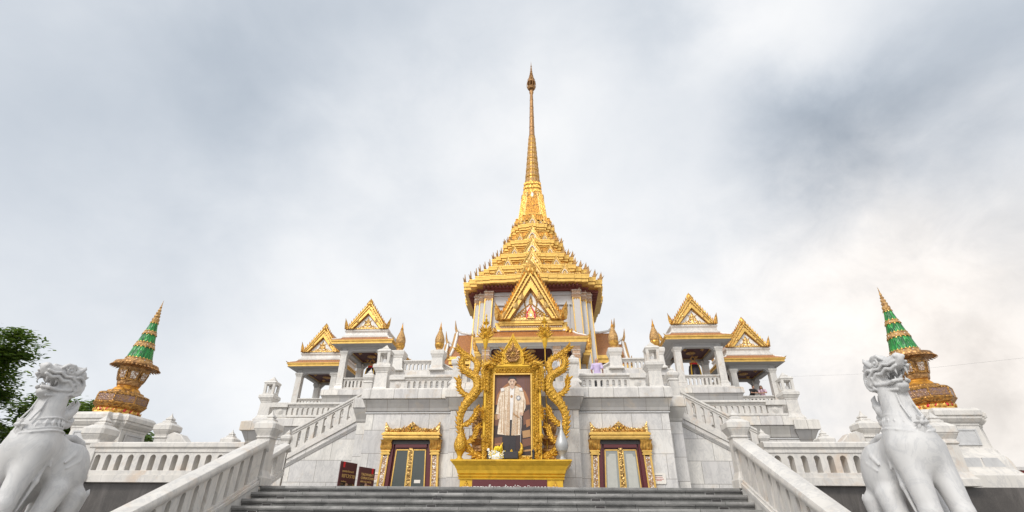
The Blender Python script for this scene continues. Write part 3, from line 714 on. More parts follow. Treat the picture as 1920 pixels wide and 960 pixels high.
# --- gilded doors in the central block
def door(cx, which):
    y = 21.995; zf = 1.0
    root = cb
    lab = 'gilded doorway %s of the portrait shrine' % which
    hw0, hw1 = .94, .84      # half opening at foot and head: the jambs lean inwards
    # dark reveal + leaves
    m = mb('maroon')
    m.prism([(cx-hw0, zf), (cx+hw0, zf), (cx+hw1, 3.28), (cx-hw1, 3.28)], y-.04, y+.02)
    for s_ in (-1, 1): m.prism([(cx+s_*.80, zf), (cx+s_*(hw0+.02), zf), (cx+s_*(hw1+.02), 3.30), (cx+s_*.72, 3.30)], y-.15, y-.03)
    m.prism([(cx-.66, 3.06), (cx+.66, 3.06), (cx+.66, 3.30), (cx-.66, 3.30)], y-.14, y-.03)
    m.mat('dark').prism([(cx-.80, 3.20), (cx+.80, 3.20), (cx+.80, 3.34), (cx-.80, 3.34)], y-.16, y-.05)  # dark strip stands in for the deep shade at the door head
    d = m.build('door', cb, label='maroon double door with gold-edged glass %s of the shrine' % which)
    for sx in (-1, 1):
        m = mb('curtain' if cx > 0 else 'glass')
        a0, a1, b0, b1 = .11, .70, .10, .61
        P_ = [(cx+sx*a0, zf+.1), (cx+sx*a1, zf+.1), (cx+sx*b1, 2.98), (cx+sx*b0, 2.98)]
        m.prism(P_, y-.062, y-.045); m.build('pane', d)
        m = mb('gold')
        def strip(p, q, w=.022):
            px, pz = p; qx, qz = q; L_ = math.hypot(qx-px, qz-pz); nx, nz = -(qz-pz)/L_*w, (qx-px)/L_*w
            m.prism([(px-nx, pz-nz), (qx-nx, qz-nz), (qx+nx, qz+nz), (px+nx, pz+nz)], y-.085, y-.05)
        for i in range(4): strip(P_[i], P_[(i+1) % 4])
        m.build('gilt_edge', d)
        if cx > 0:
            m = mb('blind'); m.prism([(cx+sx*.22, zf+.2), (cx+sx*.62, zf+.2), (cx+sx*.56, 2.72), (cx+sx*.50, 2.74), (cx+sx*.46, 2.84), (cx+sx*.2, 2.84)], y-.068, y-.064); 
            m.build('window_blind', d)
    m = mb('goldf')
    for o in (-.06, -.02, .02, .06): m.box(cx+o-.011, cx+o+.011, y-.10, y-.045, zf, 3.02)
    m.box(cx-.07, cx+.07, y-.115, y-.04, 2.98, 3.1)
    for z in np.arange(1.5, 3.0, .16): m.leaf((cx, y-.10, z), (1, 0, 0), (0, 0, 1), (0, -1, 0), .07, .13, .04, n=4)
    m.build('gilt_astragal', d)
    if cx < 0:
        mb('paper').box(cx+.25, cx+.50, y-.075, y-.064, 1.72, 1.84).build('sticker', d)
    # surround
    fr = mb('goldc')
    def px(z, e): return hw0+(hw1-hw0)*(z-zf)/2.28+e
    for sx in (-1, 1):
        m = mb('gold')
        for e0, e1 in ((.02, .075), (.255, .33)):
            m.prism([(cx+sx*px(zf, e0), zf), (cx+sx*px(zf, e1), zf), (cx+sx*px(2.78, e1), 2.78), (cx+sx*px(2.78, e0), 2.78)], y-.20, y-.002)
        m.mat('mirror'); m.prism([(cx+sx*px(zf, .075), zf), (cx+sx*px(zf, .255), zf), (cx+sx*px(2.74, .255), 2.74), (cx+sx*px(2.74, .075), 2.74)], y-.18, y-.002)
        # stacked mouldings and flaring leaf capital
        m.mat('gold')
        xc = cx+sx*px(2.85, .17)
        for z, h_, hx in ((2.78, .055, .19), (2.84, .05, .165), (2.895, .06, .20)): m.box(xc-hx, xc+hx, y-.16-hx*.4, y-.002, z, z+h_)
        m.mat('goldc'); m.loft([[(xc-a, y-.06-b, z), (xc+a, y-.06-b, z), (xc+a, y-.002, z), (xc-a, y-.002, z)] for a, b, z in ((.15, .12, 2.955), (.17, .15, 3.1), (.235, .22, 3.33), (.25, .24, 3.36))])
        for i in range(4):
            m.leaf((xc-.18+.12*i, y-.20, 2.97), (1, 0, 0), (0, -.22, 1), (0, -1, .2), .13, .36, .06, n=5)
        for i in range(9): m.leaf((xc, y-.19, 1.05+i*.19), (1, 0, 0), (0, 0, 1), (0, -1, 0), .05, .06, .02, n=3)
        m.build('door_pilaster', root)
    m = mb('gold')
    for a, z0, z1, dep in ((1.16, 3.362, 3.41, .30), (1.20, 3.41, 3.47, .36), (1.17, 3.47, 3.52, .33), (1.23, 3.52, 3.60, .40), (1.19, 3.60, 3.64, .36)): m.box(cx-a, cx+a, y-dep, y-.002, z0, z1)
    m.build('door_lintel', root, bevel=.006, label=lab+', its gilded lintel')
    m = mb('goldf')
    # crest: concave outline rising to a central peak and upturned ends
    N_ = 40; top = []
    for i in range(N_+1):
        u = -1+2*i/N_; a = abs(u)
        if a < .12: h = .44-.9*a
        elif a < .36: h = .332-.16*(a-.12)/.24*1.5
        else: h = .17+.02*math.cos((a-.36)*8)
        if a > .72: h += ((a-.72)/.28)**2*.26
        top.append((cx+u*1.16, 3.64+h))
    poly = [(cx-1.16, 3.64)]+[(cx+1.16, 3.64)]+list(reversed(top))
    m.prism(poly, y-.24, y-.06)
    rg = random.Random(3)
    for i in range(26):
        u = -1.05+2.1*i/25; a = abs(u/1.16); hgt = .12+.10*(a < .4)+.05*(a > .85)
        m.leaf((cx+u, y-.25, 3.66), (1, 0, 0), (.35 if u < 0 else -.35, -.1, 1), (0, -1, 0), .11, hgt+.05*(i % 2), .09, lean=.25*(1 if u < 0 else -1), n=5)
    for i in range(5):
        for sx in (-1, 1): m.leaf((cx+sx*(.10+.055*i), y-.26, 3.70), (1, 0, 0), (sx*.18, 0, 1), (0, -1, 0), .08, .30-.05*i, .07, lean=-.2*sx, n=5)
    m.leaf((cx, y-.27, 3.68), (1, 0, 0), (0, 0, 1), (0, -1, 0), .16, .42, .10, n=7)
    m.mat('goldy').ball((cx-.06, y-.32, 3.78), .05, 8, 6).ball((cx+.06, y-.32, 3.78), .05, 8, 6).mat('black').ball((cx, y-.32, 3.82), .045, 8, 6)
    m.build('door_crest', root)
door(-4.29, 'left'); door(4.29, 'right')

def small_sign(x, label):
    t = thing('wall_plaque', label, 'sign', (x, 21.95, 1.9), 'wall plaques beside the doors')
    poly = []
    for cxx, czz, a0 in ((.31, .16, 0), (-.31, .16, 90), (-.31, -.16, 180), (.31, -.16, 270)):
        for k in range(4):
            a = rad(a0+k*30); poly.append((x+cxx*.72+.05*math.cos(a), 1.93+czz*.9+.05*math.sin(a)))
    mb('paper').prism(poly, 21.955, 21.985).build('plate', t)
    m = mb('ink')
    for z, w in ((1.97, .15), (1.90, .19), (1.85, .10)): m.box(x-w, x+w, 21.949, 21.954, z, z+.02)
    mb('inkd').box(x-.14, x+.14, 21.949, 21.954, 2.03, 2.05).build('lettering', t); m.build('red_lettering', t)
small_sign(5.70, 'small white plaque on the marble wall right of the right gilded door')
small_sign(-5.72, 'small white plaque with red lettering half hidden by the maroon notice board')

# --- deck balustrades of the central block
for s in (-1, 1):
    xa, xb = sorted((s*2.85, s*5.04))
    balustrade('deck_balustrade', 'marble balustrade with round medallion above the gilded door on the %s' % side[s], (xa, 22.6), (xb, 22.6), 5.54, 5.54, .72, 8, thick=.24, base=.12, cap=.20, ow=.46, margin=.06, group='balustrades of the upper decks')
balustrade('bay_balustrade', 'marble balustrade over the centre bay, seen behind the portrait shrine', (-2.4, 22.0), (2.4, 22.0), 5.66, 5.66, .74, 13, thick=.24, base=.12, cap=.22, ow=.46, margin=.2, group='balustrades of the upper decks')
def medallion_panel(x, y, z, label):
    t = thing('medallion_panel', label, 'panel', (x, y, z), 'medallion panels of the balustrades')
    mb('rail').box(x-.34, x+.34, y-.09, y+.09, z, z+.38).build('panel', t, bevel=.006)
    m = mb('rail')
    for r, d in ((.165, .02), (.12, .04), (.075, .06), (.035, .08)):
        m.loft([[(x+r*math.cos(2*PI*i/20), y-.09-q, z+.19+r*math.sin(2*PI*i/20)) for i in range(20)] for q in (0, d)])
    m.build('ring', t, smooth=30)
def domed_post(s):
    x = s*2.56; t = thing('domed_post', 'square marble post with small domed cap at the %s corner of the centre bay' % side[s], 'post', (x, 22.0, 5.66), 'domed posts of the centre bay')
    m = mb('rail'); stack(m, x, 22, [(.33, 5.66), (.33, 5.72), (.22, 5.86), (.2, 5.9), (.195, 6.5), (.23, 6.53), (.26, 6.6), (.26, 6.74), (.22, 6.78), (.12, 6.83)]); m.build('shaft', t, bevel=.008)
    m = mb('rail'); m.lathe(x, 22, [(.10, 6.82), (.115, 6.87), (.10, 6.92), (.05, 6.965), (.005, 6.98)], 12); m.build('dome', t, smooth=50)
for s in (-1, 1): domed_post(s)

# --- lantern posts
def lantern_post(label, x, y, z0, dz=0.0):
    t = thing('lantern_post', label, 'lantern post', (x, y, z0), 'stone lantern posts')
    z = z0
    m = mb('rail'); stack(m, x, y, [(.42, z), (.42, z+.12), (.36, z+.22), (.31, z+.30), (.30, z+.34), (.275, z+1.0), (.30, z+1.02), (.30, z+1.06), (.33, z+1.10), (.38, z+1.20), (.41, z+1.22), (.41, z+1.36), (.37, z+1.40), (.31, z+1.42)]); m.build('pillar', t, bevel=.008)
    zl = z+1.42
    m = mb('rail')
    for sx in (-1, 1):
        for sy in (-1, 1):
            m.loft([sq(x+sx*a, y+sy*a, .062, .062, zz) for a, zz in ((.215, zl), (.235, zl+.55))])
    m.box(x-.29, x+.29, y-.29, y+.29, zl-.005, zl+.08)
    stack(m, x, y, [(.29, zl+.53), (.30, zl+.58), (.33, zl+.62), (.32, zl+.66), (.26, zl+.72)]); m.build('lantern_frame', t)
    m = mb('greymarble'); m.loft([sq(x, y, .08, .08, zl+.05), sq(x, y, .10, .10, zl+.12), sq(x, y, .06, .06, zl+.3)]); m.build('lamp_core', t)
    m = mb('rail'); stack(m, x, y, [(.26, zl+.72), (.15, zl+.78), (.16, zl+.80), (.10, zl+.86), (.09, zl+.88), (.004, zl+1.0)]); m.build('lantern_roof', t)
    return t
for s in (-1, 1):
    lantern_post('stone lantern post standing at the inner %s corner beside the bell pavilion stairs' % side[s], s*6.2, 22.85, 5.42)
    lantern_post('stone lantern post standing alone at the outer %s corner of the terrace' % side[s], s*13.38, 26.35, 4.90)

# --- second terrace with its wall, and the corner bracket under the outer lantern
t2 = block('outer_terrace', 'marble-faced terrace behind the side stairs, below the bell pavilions', -13.45, 13.45, 26.0, 44, .99, 5.1, fas=.48, cov=.50, over=.20)
for s in (-1, 1):
    m = mb('band'); m.loft([sq(s*13.65, 26.5, .55+o, .75+o, z) for o, z in ((.0, 4.42), (.04, 4.45), (.04, 4.86), (-.1, 4.93))]); m.build('corner_fascia', t2)
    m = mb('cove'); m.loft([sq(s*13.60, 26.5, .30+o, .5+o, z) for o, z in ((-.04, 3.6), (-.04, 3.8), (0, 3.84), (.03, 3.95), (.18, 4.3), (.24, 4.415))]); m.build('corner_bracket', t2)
    m = mb('slab'); m.box(s*13.2, s*13.85, 26.1, 27.0, .99, 3.7); m.build('corner_pier', t2)
    xa, xb = sorted((s*7.7, s*12.0))
    balustrade('terrace_balustrade', 'marble balustrade beside the outer %s lantern post' % side[s], (xa, 26.0), (xb, 26.0), 5.08, 5.08, .74, 15, thick=.24, base=.12, cap=.20, ow=.44, margin=.12, group='balustrades of the upper decks')
    medallion_panel(s*12.42, 26.0, 5.2, 'square marble panel with ring medallion beside the outer %s lantern post' % side[s])
    mb('rail').box(s*12.0, s*12.95, 25.84, 26.16, 5.08, 5.2).build('panel_base', t2, bevel=.01); mb('rail').box(s*12.0, s*12.95, 25.78, 26.22, 5.58, 5.82).build('panel_rail', t2, bevel=.01)
    mb('rail').box(s*5.04, s*5.75, 22.44, 22.76, 5.54, 5.67).build('panel_base', t2, bevel=.01); mb('rail').box(s*5.04, s*5.75, 22.40, 22.80, 6.05, 6.26).build('panel_rail', t2, bevel=.01)
    medallion_panel(s*5.38, 22.6, 5.665, 'square marble panel with ring medallion beside the inner %s lantern post' % side[s])

# --- side stairs rising towards the centre, with stringer wall
for s in (-1, 1):
    S_ = side[s]; yw = 24.5
    t = thing('side_staircase', 'marble side staircase climbing to the deck from the %s, a diagonal moulding on its wall' % S_, 'staircase', (s*9.3, yw, 1.0), 'marble side stairs')
    xo, xi = 10.75, 7.42
    zo, zi = 3.02, 4.86
    m = mb('slab'); P_ = [(s*xo, 1.0), (s*xi, 1.0), (s*xi, zi), (s*xo, zo)]; m.prism(P_, yw-.13, yw+.13); m.build('stringer_wall', t)
    m = mb('cove')
    for dz, hh, e in ((-.50, .06, .035), (-.415, .045, .025), (-.35, .03, .015)):
        m.prism([(s*(xo+.02), zo+dz), (s*(xi+.02), zi+dz), (s*(xi+.02), zi+dz+hh), (s*(xo+.02), zo+dz+hh)], yw-.13-e, yw-.125)
    m.build('diagonal_moulding', t)
    ns = 12
    for k in range(ns):
        x0_, x1_ = xo-(xo-xi)*k/ns, xo-(xo-xi)*(k+1)/ns; zt = zo-.1+(zi-zo)*(k+1)/ns
        mb('rail').box(s*x0_, s*x1_, yw+.13, 25.95, 1.0, zt).build('step', t)
    a, b = ((s*xi, yw), (s*xo, yw)) if s > 0 else ((s*xo, yw), (s*xi, yw))
    za, zb_ = (zi, zo) if s > 0 else (zo, zi)
    balustrade('stair_parapet', 'sloping pierced marble parapet of the %s side staircase' % S_, a, b, za-.12, zb_-.12, 1.32, 8, thick=.24, base=.34, cap=.20, ow=.40, margin=.16, group='parapets of the side stairs', capw=.06, cat='handrail')
    newel('slender marble post with pyramid tip at the foot of the %s side stairs' % S_, s*10.98, yw, 1.0, 4.25, w=.17, capw=.25, baseh=.5, group='posts of the side stairs')
    newel('marble post at the head of the %s side stairs, below the bell pavilion' % S_, s*7.36, yw-.1, 5.3, 7.15, w=.22, capw=.29, baseh=.35, group='posts of the side stairs')

# --- upper decks: pavilion bases and the urn deck
ud = block('upper_deck', 'white marble upper deck carrying the four flame finials and the gilded temple porch', -9.35, 9.35, 33.0, 75, 3.0, 9.48, fas=.5, cov=.5)
mb('slab').box(-8.5, 8.5, 41.5, 73, 9.40, 11.6).build('temple_base', ud)
for s in (-1, 1):
    xa, xb = sorted((s*6.2, s*8.25))
    balustrade('urn_balustrade', 'short marble balustrade between the two flame finials on the %s' % side[s], (xa, 33.0), (xb, 33.0), 9.42, 9.42, .76, 7, thick=.24, base=.10, cap=.18, ow=.5, margin=.1, group='balustrades of the upper decks')
    a, b = ((s*3.9, 33.25), (s*5.6, 33.25)) if s > 0 else ((s*5.6, 33.25), (s*3.9, 33.25))
    za, zb_ = (8.35, 9.25) if s > 0 else (9.25, 8.35)
    balustrade('deck_parapet', 'sloping marble parapet dropping inwards from the inner flame finial on the %s' % side[s], a, b, za, zb_, .80, 4, thick=.24, base=.2, cap=.18, ow=.4, margin=.25, group='parapets of the upper deck')
def urn_finial(x, y, z0, label):
    p = thing('finial_pedestal', 'square marble pedestal under the %s' % label, 'pedestal', (x, y, 9.42), 'marble pedestals of the flame finials')
    m = mb('rail'); stack(m, x, y, [(.50, 9.42), (.50, 9.50), (.42, 9.58), (.40, 9.62), (.36, 10.30), (.39, 10.33), (.41, 10.42), (.47, 10.54), (.48, 10.74), (.44, 10.80), (.36, 10.84)]); m.build('shaft', p, bevel=.008)
    t = thing('flame_finial', label, 'finial', (x, y, z0), 'terracotta gold flame finials')
    m = mb('goldt'); m.lathe(x, y, [(0.288, z0), (0.272, z0+.06), (0.224, z0+.14), (0.216, z0+.18)], 12); m.build('foot', t)
    m = mb('goldc'); m.lathe(x, y, [(0.216, z0+.18), (0.272, z0+.26), (0.320, z0+.42), (0.328, z0+.52), (0.288, z0+.56)], 12); m.build('cup', t)
    m = mb('goldt'); m.lathe(x, y, [(0.288, z0+.56), (0.328, z0+.66), (0.328, z0+.82), (0.296, z0+1.0), (0.224, z0+1.2), (0.136, z0+1.42), (0.096, z0+1.55)], 20); m.build('openwork_bulb', t, smooth=60)
    m = mb('goldo'); m.lathe(x, y, [(0.096, z0+1.55), (0.120, z0+1.58), (0.104, z0+1.63), (0.072, z0+1.66), (0.088, z0+1.70), (0.056, z0+1.76), (0.040, z0+1.9), (0.003, z0+2.15)], 12); m.build('tip', t, smooth=50)
for s in (-1, 1):
    urn_finial(s*8.66, 33.0, 10.83, 'outer flame finial on the %s, next to the bell pavilion' % side[s])
    urn_finial(s*5.92, 33.0, 10.83, 'inner flame finial on the %s, nearest the temple porch' % side[s])

# ------------------------------------------------------------------ gilded gables
def gable(par, cx, y, z0, hw, h, bw, dep, fins=11, rich=False, face=-1, kind='gable', ax='y'):
    """gable with gilded rakes, leaf fins, horns at the feet, and a white tympanum covered by gold scrollwork"""
    Mx = None
    if ax == 'x': Mx = None
    L_ = math.hypot(hw, h); nx, nz = h/L_, hw/L_          # outward normal of the right rake
    ty = y
    g = mb('gold')
    def rake(m, f0, f1, d0, d1, key=None):   # band between two inner triangles
        if key: m.mat(key)
        for s in (-1, 1):
            P_ = [(s*hw*(1-.34*f0), z0), (0, z0+h*(1-.50*f0)), (0, z0+h*(1-.50*f1)), (s*hw*(1-.34*f1), z0)]
            m.prism([(cx+u, v) for u, v in P_], y+d0, y+d1)
    rake(g, 0, .12, -dep*.80, 0)
    rake(g, .12, .34, -dep*.60, 0, 'goldf'); rake(g, .34, .44, -dep*.95, 0, 'gold')
    rake(g, .44, .64, -dep*.72, 0, 'goldf'); rake(g, .64, .90, -dep, 0, 'gold'); rake(g, .90, 1.0, -dep*.45, 0, 'goldd')
    g.mat('goldf')
    for s in (-1, 1):                      # studs of leafwork along both carved bands
        for fm, nn, yo in ((.23, fins+2, .62), (.54, fins, .74)):
            for i in range(nn):
                t = (i+.4)/nn; p = Vector((cx+s*hw*(1-.34*fm)*(1-t), y-dep*yo, z0+h*(1-.50*fm)*t))
                ln = math.hypot(hw, h); g.leaf(p, (-s*hw/ln, 0, h/ln), (s*h/ln*.3, -.3, .95), (0, -1, 0), h*.045, h*.055, dep*.4, n=4)
    g.build(kind+'_rake', par)
    # serrated fins
    m = mb('goldc')
    a0 = math.atan2(h, hw)
    for s in (-1, 1):
        U = Vector((-s*math.cos(a0), 0, math.sin(a0)))
        for i in range(fins):
            t = (i+.7)/(fins+.6); p = Vector((cx+s*hw*(1-t), y-dep*.35, z0+h*t)); size = h*.10*(1.05-.25*t)
            m.leaf(p-Vector((s*nx, 0, nz))*size*.25, U, (s*nx*.55, 0, nz*.6+.55), (0, -1, 0), size*1.25, size*1.35, dep*.5, lean=.45, n=5)
    m.build(kind+'_fin_row', par)
    # knees on the rakes
    for s in (-1, 1):
        m = mb('goldf')
        for t in ((.34,) if not rich else (.30, .56)):
            p = Vector((cx+s*hw*.72*(1-t), y-dep*.95, z0+h*.58*t))
            m.leaf(p, (1, 0, 0), (s*.1, -.1, 1), (0, -1, 0), h*.10, h*.13, dep*.5, lean=-.3*s, n=6)
        m.leaf((cx+s*(hw*.93), y-dep*.6, z0), (1, 0, 0), (-s*.2, 0, 1), (0, -1, 0), h*.13, h*.2, dep*.8, lean=-.2*s)
        m.build(kind+'_knee', par)
    # feet horns and apex
    for s in (-1, 1):
        m = mb('goldc'); b = Vector((cx+s*(hw+h*.03), y-dep*.4, z0-.01))
        m.leaf(b, (1, 0, 0), (s*.12, 0, 1), (0, -1, 0), h*.13, h*(.33 if rich else .40), dep*.8, lean=.10*s, n=8, bulge=.22)
        m.leaf(b+Vector((-s*h*.05, -dep*.2, 0)), (1, 0, 0), (s*.25, 0, 1), (0, -1, 0), h*.11, h*.22, dep*.6, lean=.3*s, n=6)
        m.leaf(b+Vector((s*h*.03, -dep*.15, 0)), (1, 0, 0), (-s*.1, 0, 1), (0, -1, 0), h*.09, h*.18, dep*.6, lean=-.3*s, n=6)
        m.build(kind+'_foot_horn', par)
    m = mb('goldc'); m.leaf((cx, y-dep*.45, z0+h*.86), (1, 0, 0), (0, 0, 1), (0, -1, 0), h*.20, h*.25, dep*.9, n=9, bulge=.35)
    for s in (-1, 1): m.leaf((cx+s*h*.03, y-dep*.7, z0+h*.80), (1, 0, 0), (s*.25, 0, 1), (0, -1, 0), h*.09, h*.15, dep*.5, lean=.3*s, n=5)
    m.build(kind+'_apex', par)
    # tympanum
    iw = hw*.66; ih = h*.50; bw = .34*hw*nx
    mb('white').prism([(cx-iw, z0), (cx+iw, z0), (cx, z0+ih)], y-dep*.22, y-dep*.05).build(kind+'_field', par)
    m = mb('gold'); q = .055*hw
    yy = y-dep*.22
    sc = iw
    def lf(u, v, w_, h_, ang, lean=0.0):
        m.leaf((cx+u*sc, yy, z0+v*sc), (math.cos(ang), 0, -math.sin(ang)), (math.sin(ang), 0, math.cos(ang)), (0, -1, 0), w_*sc, h_*sc, dep*.28, lean=lean, n=6)
    r_ = ih/iw
    m.mat('goldf')
    if not rich:
        for v, w_, h_ in ((.0, .26, .36), (.24, .30, .40), (.52, .24, .42), (.80*r_/1.5, .16, .38*r_/1.5)): lf(0, v, w_, h_, 0)
        for s in (-1, 1):
            for u, v, w_, h_, an, le in ((.12, .02, .16, .34, .5, .4), (.14, .26, .15, .36, .55, -.4), (.10, .52, .13, .32, .5, .4), (.30, .0, .18, .40, .25, -.45), (.30, .0, .14, .26, .95, .3),
                                         (.50, .0, .16, .34, .2, -.3), (.48, .0, .12, .2, 1.1, .3), (.70, .0, .13, .22, -.1, -.2), (.66, .0, .10, .2, 1.2, .2), (.24, .34, .10, .24, -.1, -.4), (.40, .16, .10, .22, -.2, -.5)):
                lf(s*u, v, w_, h_, an*s, le*s)
        m.box(cx-iw, cx+iw, yy-dep*.12, yy, z0, z0+.05*h)
    else:
        # small shrine niche in the middle, scrolls on the flanks
        lf(0, .95*r_*.55, .22, .55*r_*.7, 0)
        for s in (-1, 1):
            for k in range(7):
                u = .18+.115*k; top_ = (1-u)*r_
                if top_ < .1: continue
                lf(s*u, .0, .14, min(.34, top_*.8), .25*s, -.4*s); lf(s*u, top_*.32, .12, min(.28, top_*.5), .5*s, .5*s)
                lf(s*u, top_*.58, .10, min(.22, top_*.33), -.2*s, -.4*s)
            for k in range(9):
                v = .06+.105*k*r_*.9; lf(s*(.30+.03*math.sin(v*9)), v, .10, .20, -.5*s, .5*s)
        m.box(cx-iw, cx+iw, yy-dep*.15, yy, z0, z0+.045*h)
        m.mat('red'); m.prism([(cx-.24*sc, z0+.08*sc), (cx+.24*sc, z0+.08*sc), (cx+.22*sc, z0+.42*sc), (cx+.10*sc, z0+.62*sc), (cx, z0+.84*sc), (cx-.10*sc, z0+.62*sc), (cx-.22*sc, z0+.42*sc)], yy-dep*.20, yy-.002)
        m.mat('goldf'); 
        for a, z_, z2 in ((.17, .08, .14), (.14, .14, .30), (.17, .30, .34), (.12, .34, .44), (.14, .44, .47), (.06, .47, .58)): m.box(cx-a*sc, cx+a*sc, yy-dep*.32, yy-.01, z0+z_*sc, z0+z2*sc)
        m.leaf((cx, yy-dep*.2, z0+.55*sc), (1, 0, 0), (0, 0, 1), (0, -1, 0), .12*sc, .26*sc, dep*.2)
        m.mat('white'); m.prism([(cx+.07*sc*math.cos(k*PI/6), z0+.24*sc+.08*sc*math.sin(k*PI/6)) for k in range(12)], yy-dep*.36, yy-dep*.30)
    m.build(kind+'_scrollwork', par)

# ------------------------------------------------------------------ bell pavilions
def pavilion(cx, cy, zf, label):
    """zf = level of the eave top. open marble kiosk, gilded eave, orange skirt roof, gilded gable"""
    t = thing('bell_pavilion', label, 'pavilion', (cx, cy, zf-4.2), 'open marble pavilions')
    Z = lambda d: zf+d
    hx, hy = 2.33, 2.58; px_, py_ = 1.42, 1.72
    # posts
    for sx in (-1, 1):
        for sy in (-1, 1):
            x, y = cx+sx*px_, cy+sy*py_
            m = mb('rail'); m.loft([sq(x, y, a, a, z) for a, z in ((.42, Z(-3.72)), (.42, Z(-3.62)), (.33, Z(-3.50)), (.27, Z(-3.22)), (.28, Z(-3.18)), (.28, Z(-3.12)), (.235, Z(-3.08)), (.225, Z(-.98)), (.25, Z(-.95)), (.25, Z(-.9)), (.31, Z(-.78)), (.31, Z(-.66)))])
            m.build('post', t, bevel=.01)
    # beams with chamfered haunches
    for s in (-1, 1):
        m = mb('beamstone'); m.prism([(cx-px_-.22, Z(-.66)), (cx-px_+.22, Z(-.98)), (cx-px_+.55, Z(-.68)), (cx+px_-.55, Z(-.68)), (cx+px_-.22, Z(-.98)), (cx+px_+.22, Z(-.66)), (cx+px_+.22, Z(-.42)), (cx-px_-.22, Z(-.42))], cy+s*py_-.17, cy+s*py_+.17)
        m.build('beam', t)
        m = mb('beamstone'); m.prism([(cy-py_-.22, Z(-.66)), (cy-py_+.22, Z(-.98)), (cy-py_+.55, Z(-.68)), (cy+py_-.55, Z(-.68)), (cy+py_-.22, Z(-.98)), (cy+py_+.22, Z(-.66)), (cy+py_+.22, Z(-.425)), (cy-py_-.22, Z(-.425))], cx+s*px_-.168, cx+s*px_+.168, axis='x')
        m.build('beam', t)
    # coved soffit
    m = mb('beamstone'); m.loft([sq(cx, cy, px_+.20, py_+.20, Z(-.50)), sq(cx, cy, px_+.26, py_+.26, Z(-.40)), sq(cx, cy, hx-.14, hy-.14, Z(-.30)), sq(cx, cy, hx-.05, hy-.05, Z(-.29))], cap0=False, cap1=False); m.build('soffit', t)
    m = mb('ceil'); m.box(cx-px_-.15, cx+px_+.15, cy-py_-.15, cy+py_+.15, Z(-.50), Z(-.44)); m.mat('gold')
    for s in (-1, 1):
        m.box(cx-1.2, cx+1.2, cy+s*1.45-.035, cy+s*1.45+.035, Z(-.53), Z(-.499)); m.box(cx+s*1.18-.035, cx+s*1.18+.035, cy-1.4, cy+1.4, Z(-.53), Z(-.499))
    m.build('ceiling', t)
    for (dx, dy, r) in ((0, 0, .34), (.62, .85, .14), (-.62, .85, .14), (.62, -.85, .14), (-.62, -.85, .14)):
        m = mb('goldt'); m.lathe(cx+dx, cy+dy, [(r, Z(-.505)), (r, Z(-.54)), (r*.8, Z(-.56)), (r*.75, Z(-.54)), (r*.5, Z(-.56)), (r*.45, Z(-.60)), (r*.1, Z(-.64))], 16); m.build('ceiling_rosette', t)
    # gilded eave, two fasciae
    m = mb('gold'); m.loft([sq(cx, cy, hx-.09, hy-.09, Z(-.295)), sq(cx, cy, hx-.08, hy-.08, Z(-.12)), sq(cx, cy, hx-.01, hy-.01, Z(-.105)), sq(cx, cy, hx, hy, Z(-.02)), sq(cx, cy, hx-.03, hy-.03, Z(0))], cap0=False)
    for sx in (-1, 1):
        for sy in (-1, 1): m.leaf((cx+sx*(hx-.12), cy+sy*(hy-.12), Z(-.02)), Vector((sx, sy, 0)).normalized(), Vector((sx*.75, sy*.75, .42)), Vector((-sy, sx, 0)).normalized(), .16, .34, .1, lean=-.3)
    m.build('gilded_eave', t)
    m = mb('tiles'); m.loft([sq(cx, cy, hx-.04, hy-.04, Z(.0)), sq(cx, cy, hx-.06, hy-.06, Z(.05)), sq(cx, cy, 1.86, 2.12, Z(.22)), sq(cx, cy, 1.72, 1.96, Z(.36))]); m.build('skirt_roof', t)
    m = mb('white')
    for sx in (-1, 1):
        for sy in (-1, 1): m.tube([(cx+sx*(hx-.05), cy+sy*(hy-.05), Z(.05)), (cx+sx*1.86, cy+sy*2.12, Z(.24)), (cx+sx*1.72, cy+sy*1.96, Z(.40))], .05, 6)
    m.build('hip_ridge', t)
    m = mb('rail'); m.loft([sq(cx, cy, a, a+.25, z) for a, z in ((1.74, Z(.33)), (1.78, Z(.38)), (1.78, Z(.44)), (1.70, Z(.50)), (1.62, Z(.60)), (1.60, Z(.72)), (1.60, Z(.78)), (1.68, Z(.90)), (1.68, Z(.96)), (1.64, Z(.99)), (1.62, Z(1.04)))]); m.build('roof_plinth', t)
    yg = cy-1.82
    gable(t, cx, yg, Z(1.04), 1.50, 2.22, .42, .30, fins=10)
    # ridge roof behind the gable and the plain back gable
    m = mb('tiles'); m.prism([(cx-1.42, Z(1.04)), (cx+1.42, Z(1.04)), (cx, Z(3.10))], yg+.0, cy+1.7); m.build('ridge_roof', t)
    m = mb('goldc')
    for sx in (-1, 1): m.leaf((cx+sx*1.55, cy+1.75, Z(1.0)), (1, 0, 0), (sx*.15, 0, 1), (0, 1, 0), .3, .8, .2, lean=.1*sx)
    m.build('rear_horn', t)
    return t
def pav_rail(cx, cy, zf, s, which):
    balustrade('pavilion_balustrade', 'low slotted marble balustrade across the front of the %s pavilion on the %s' % (which, side[s]), (cx-1.16, cy-1.72), (cx+1.16, cy-1.72), zf-3.42, zf-3.42, .78, 8, thick=.18, base=.10, cap=.14, ow=.5, margin=.06, group='pavilion front balustrades')
    for q in (-1, 1):
        balustrade('pavilion_balustrade', 'low slotted marble balustrade along the %s flank of the %s pavilion on the %s' % (('left', 'right')[q > 0], which, side[s]), (cx+q*1.42, cy-1.45), (cx+q*1.42, cy+1.45), zf-3.42, zf-3.42, .78, 10, thick=.18, base=.10, cap=.14, ow=.5, margin=.06, group='pavilion side balustrades')
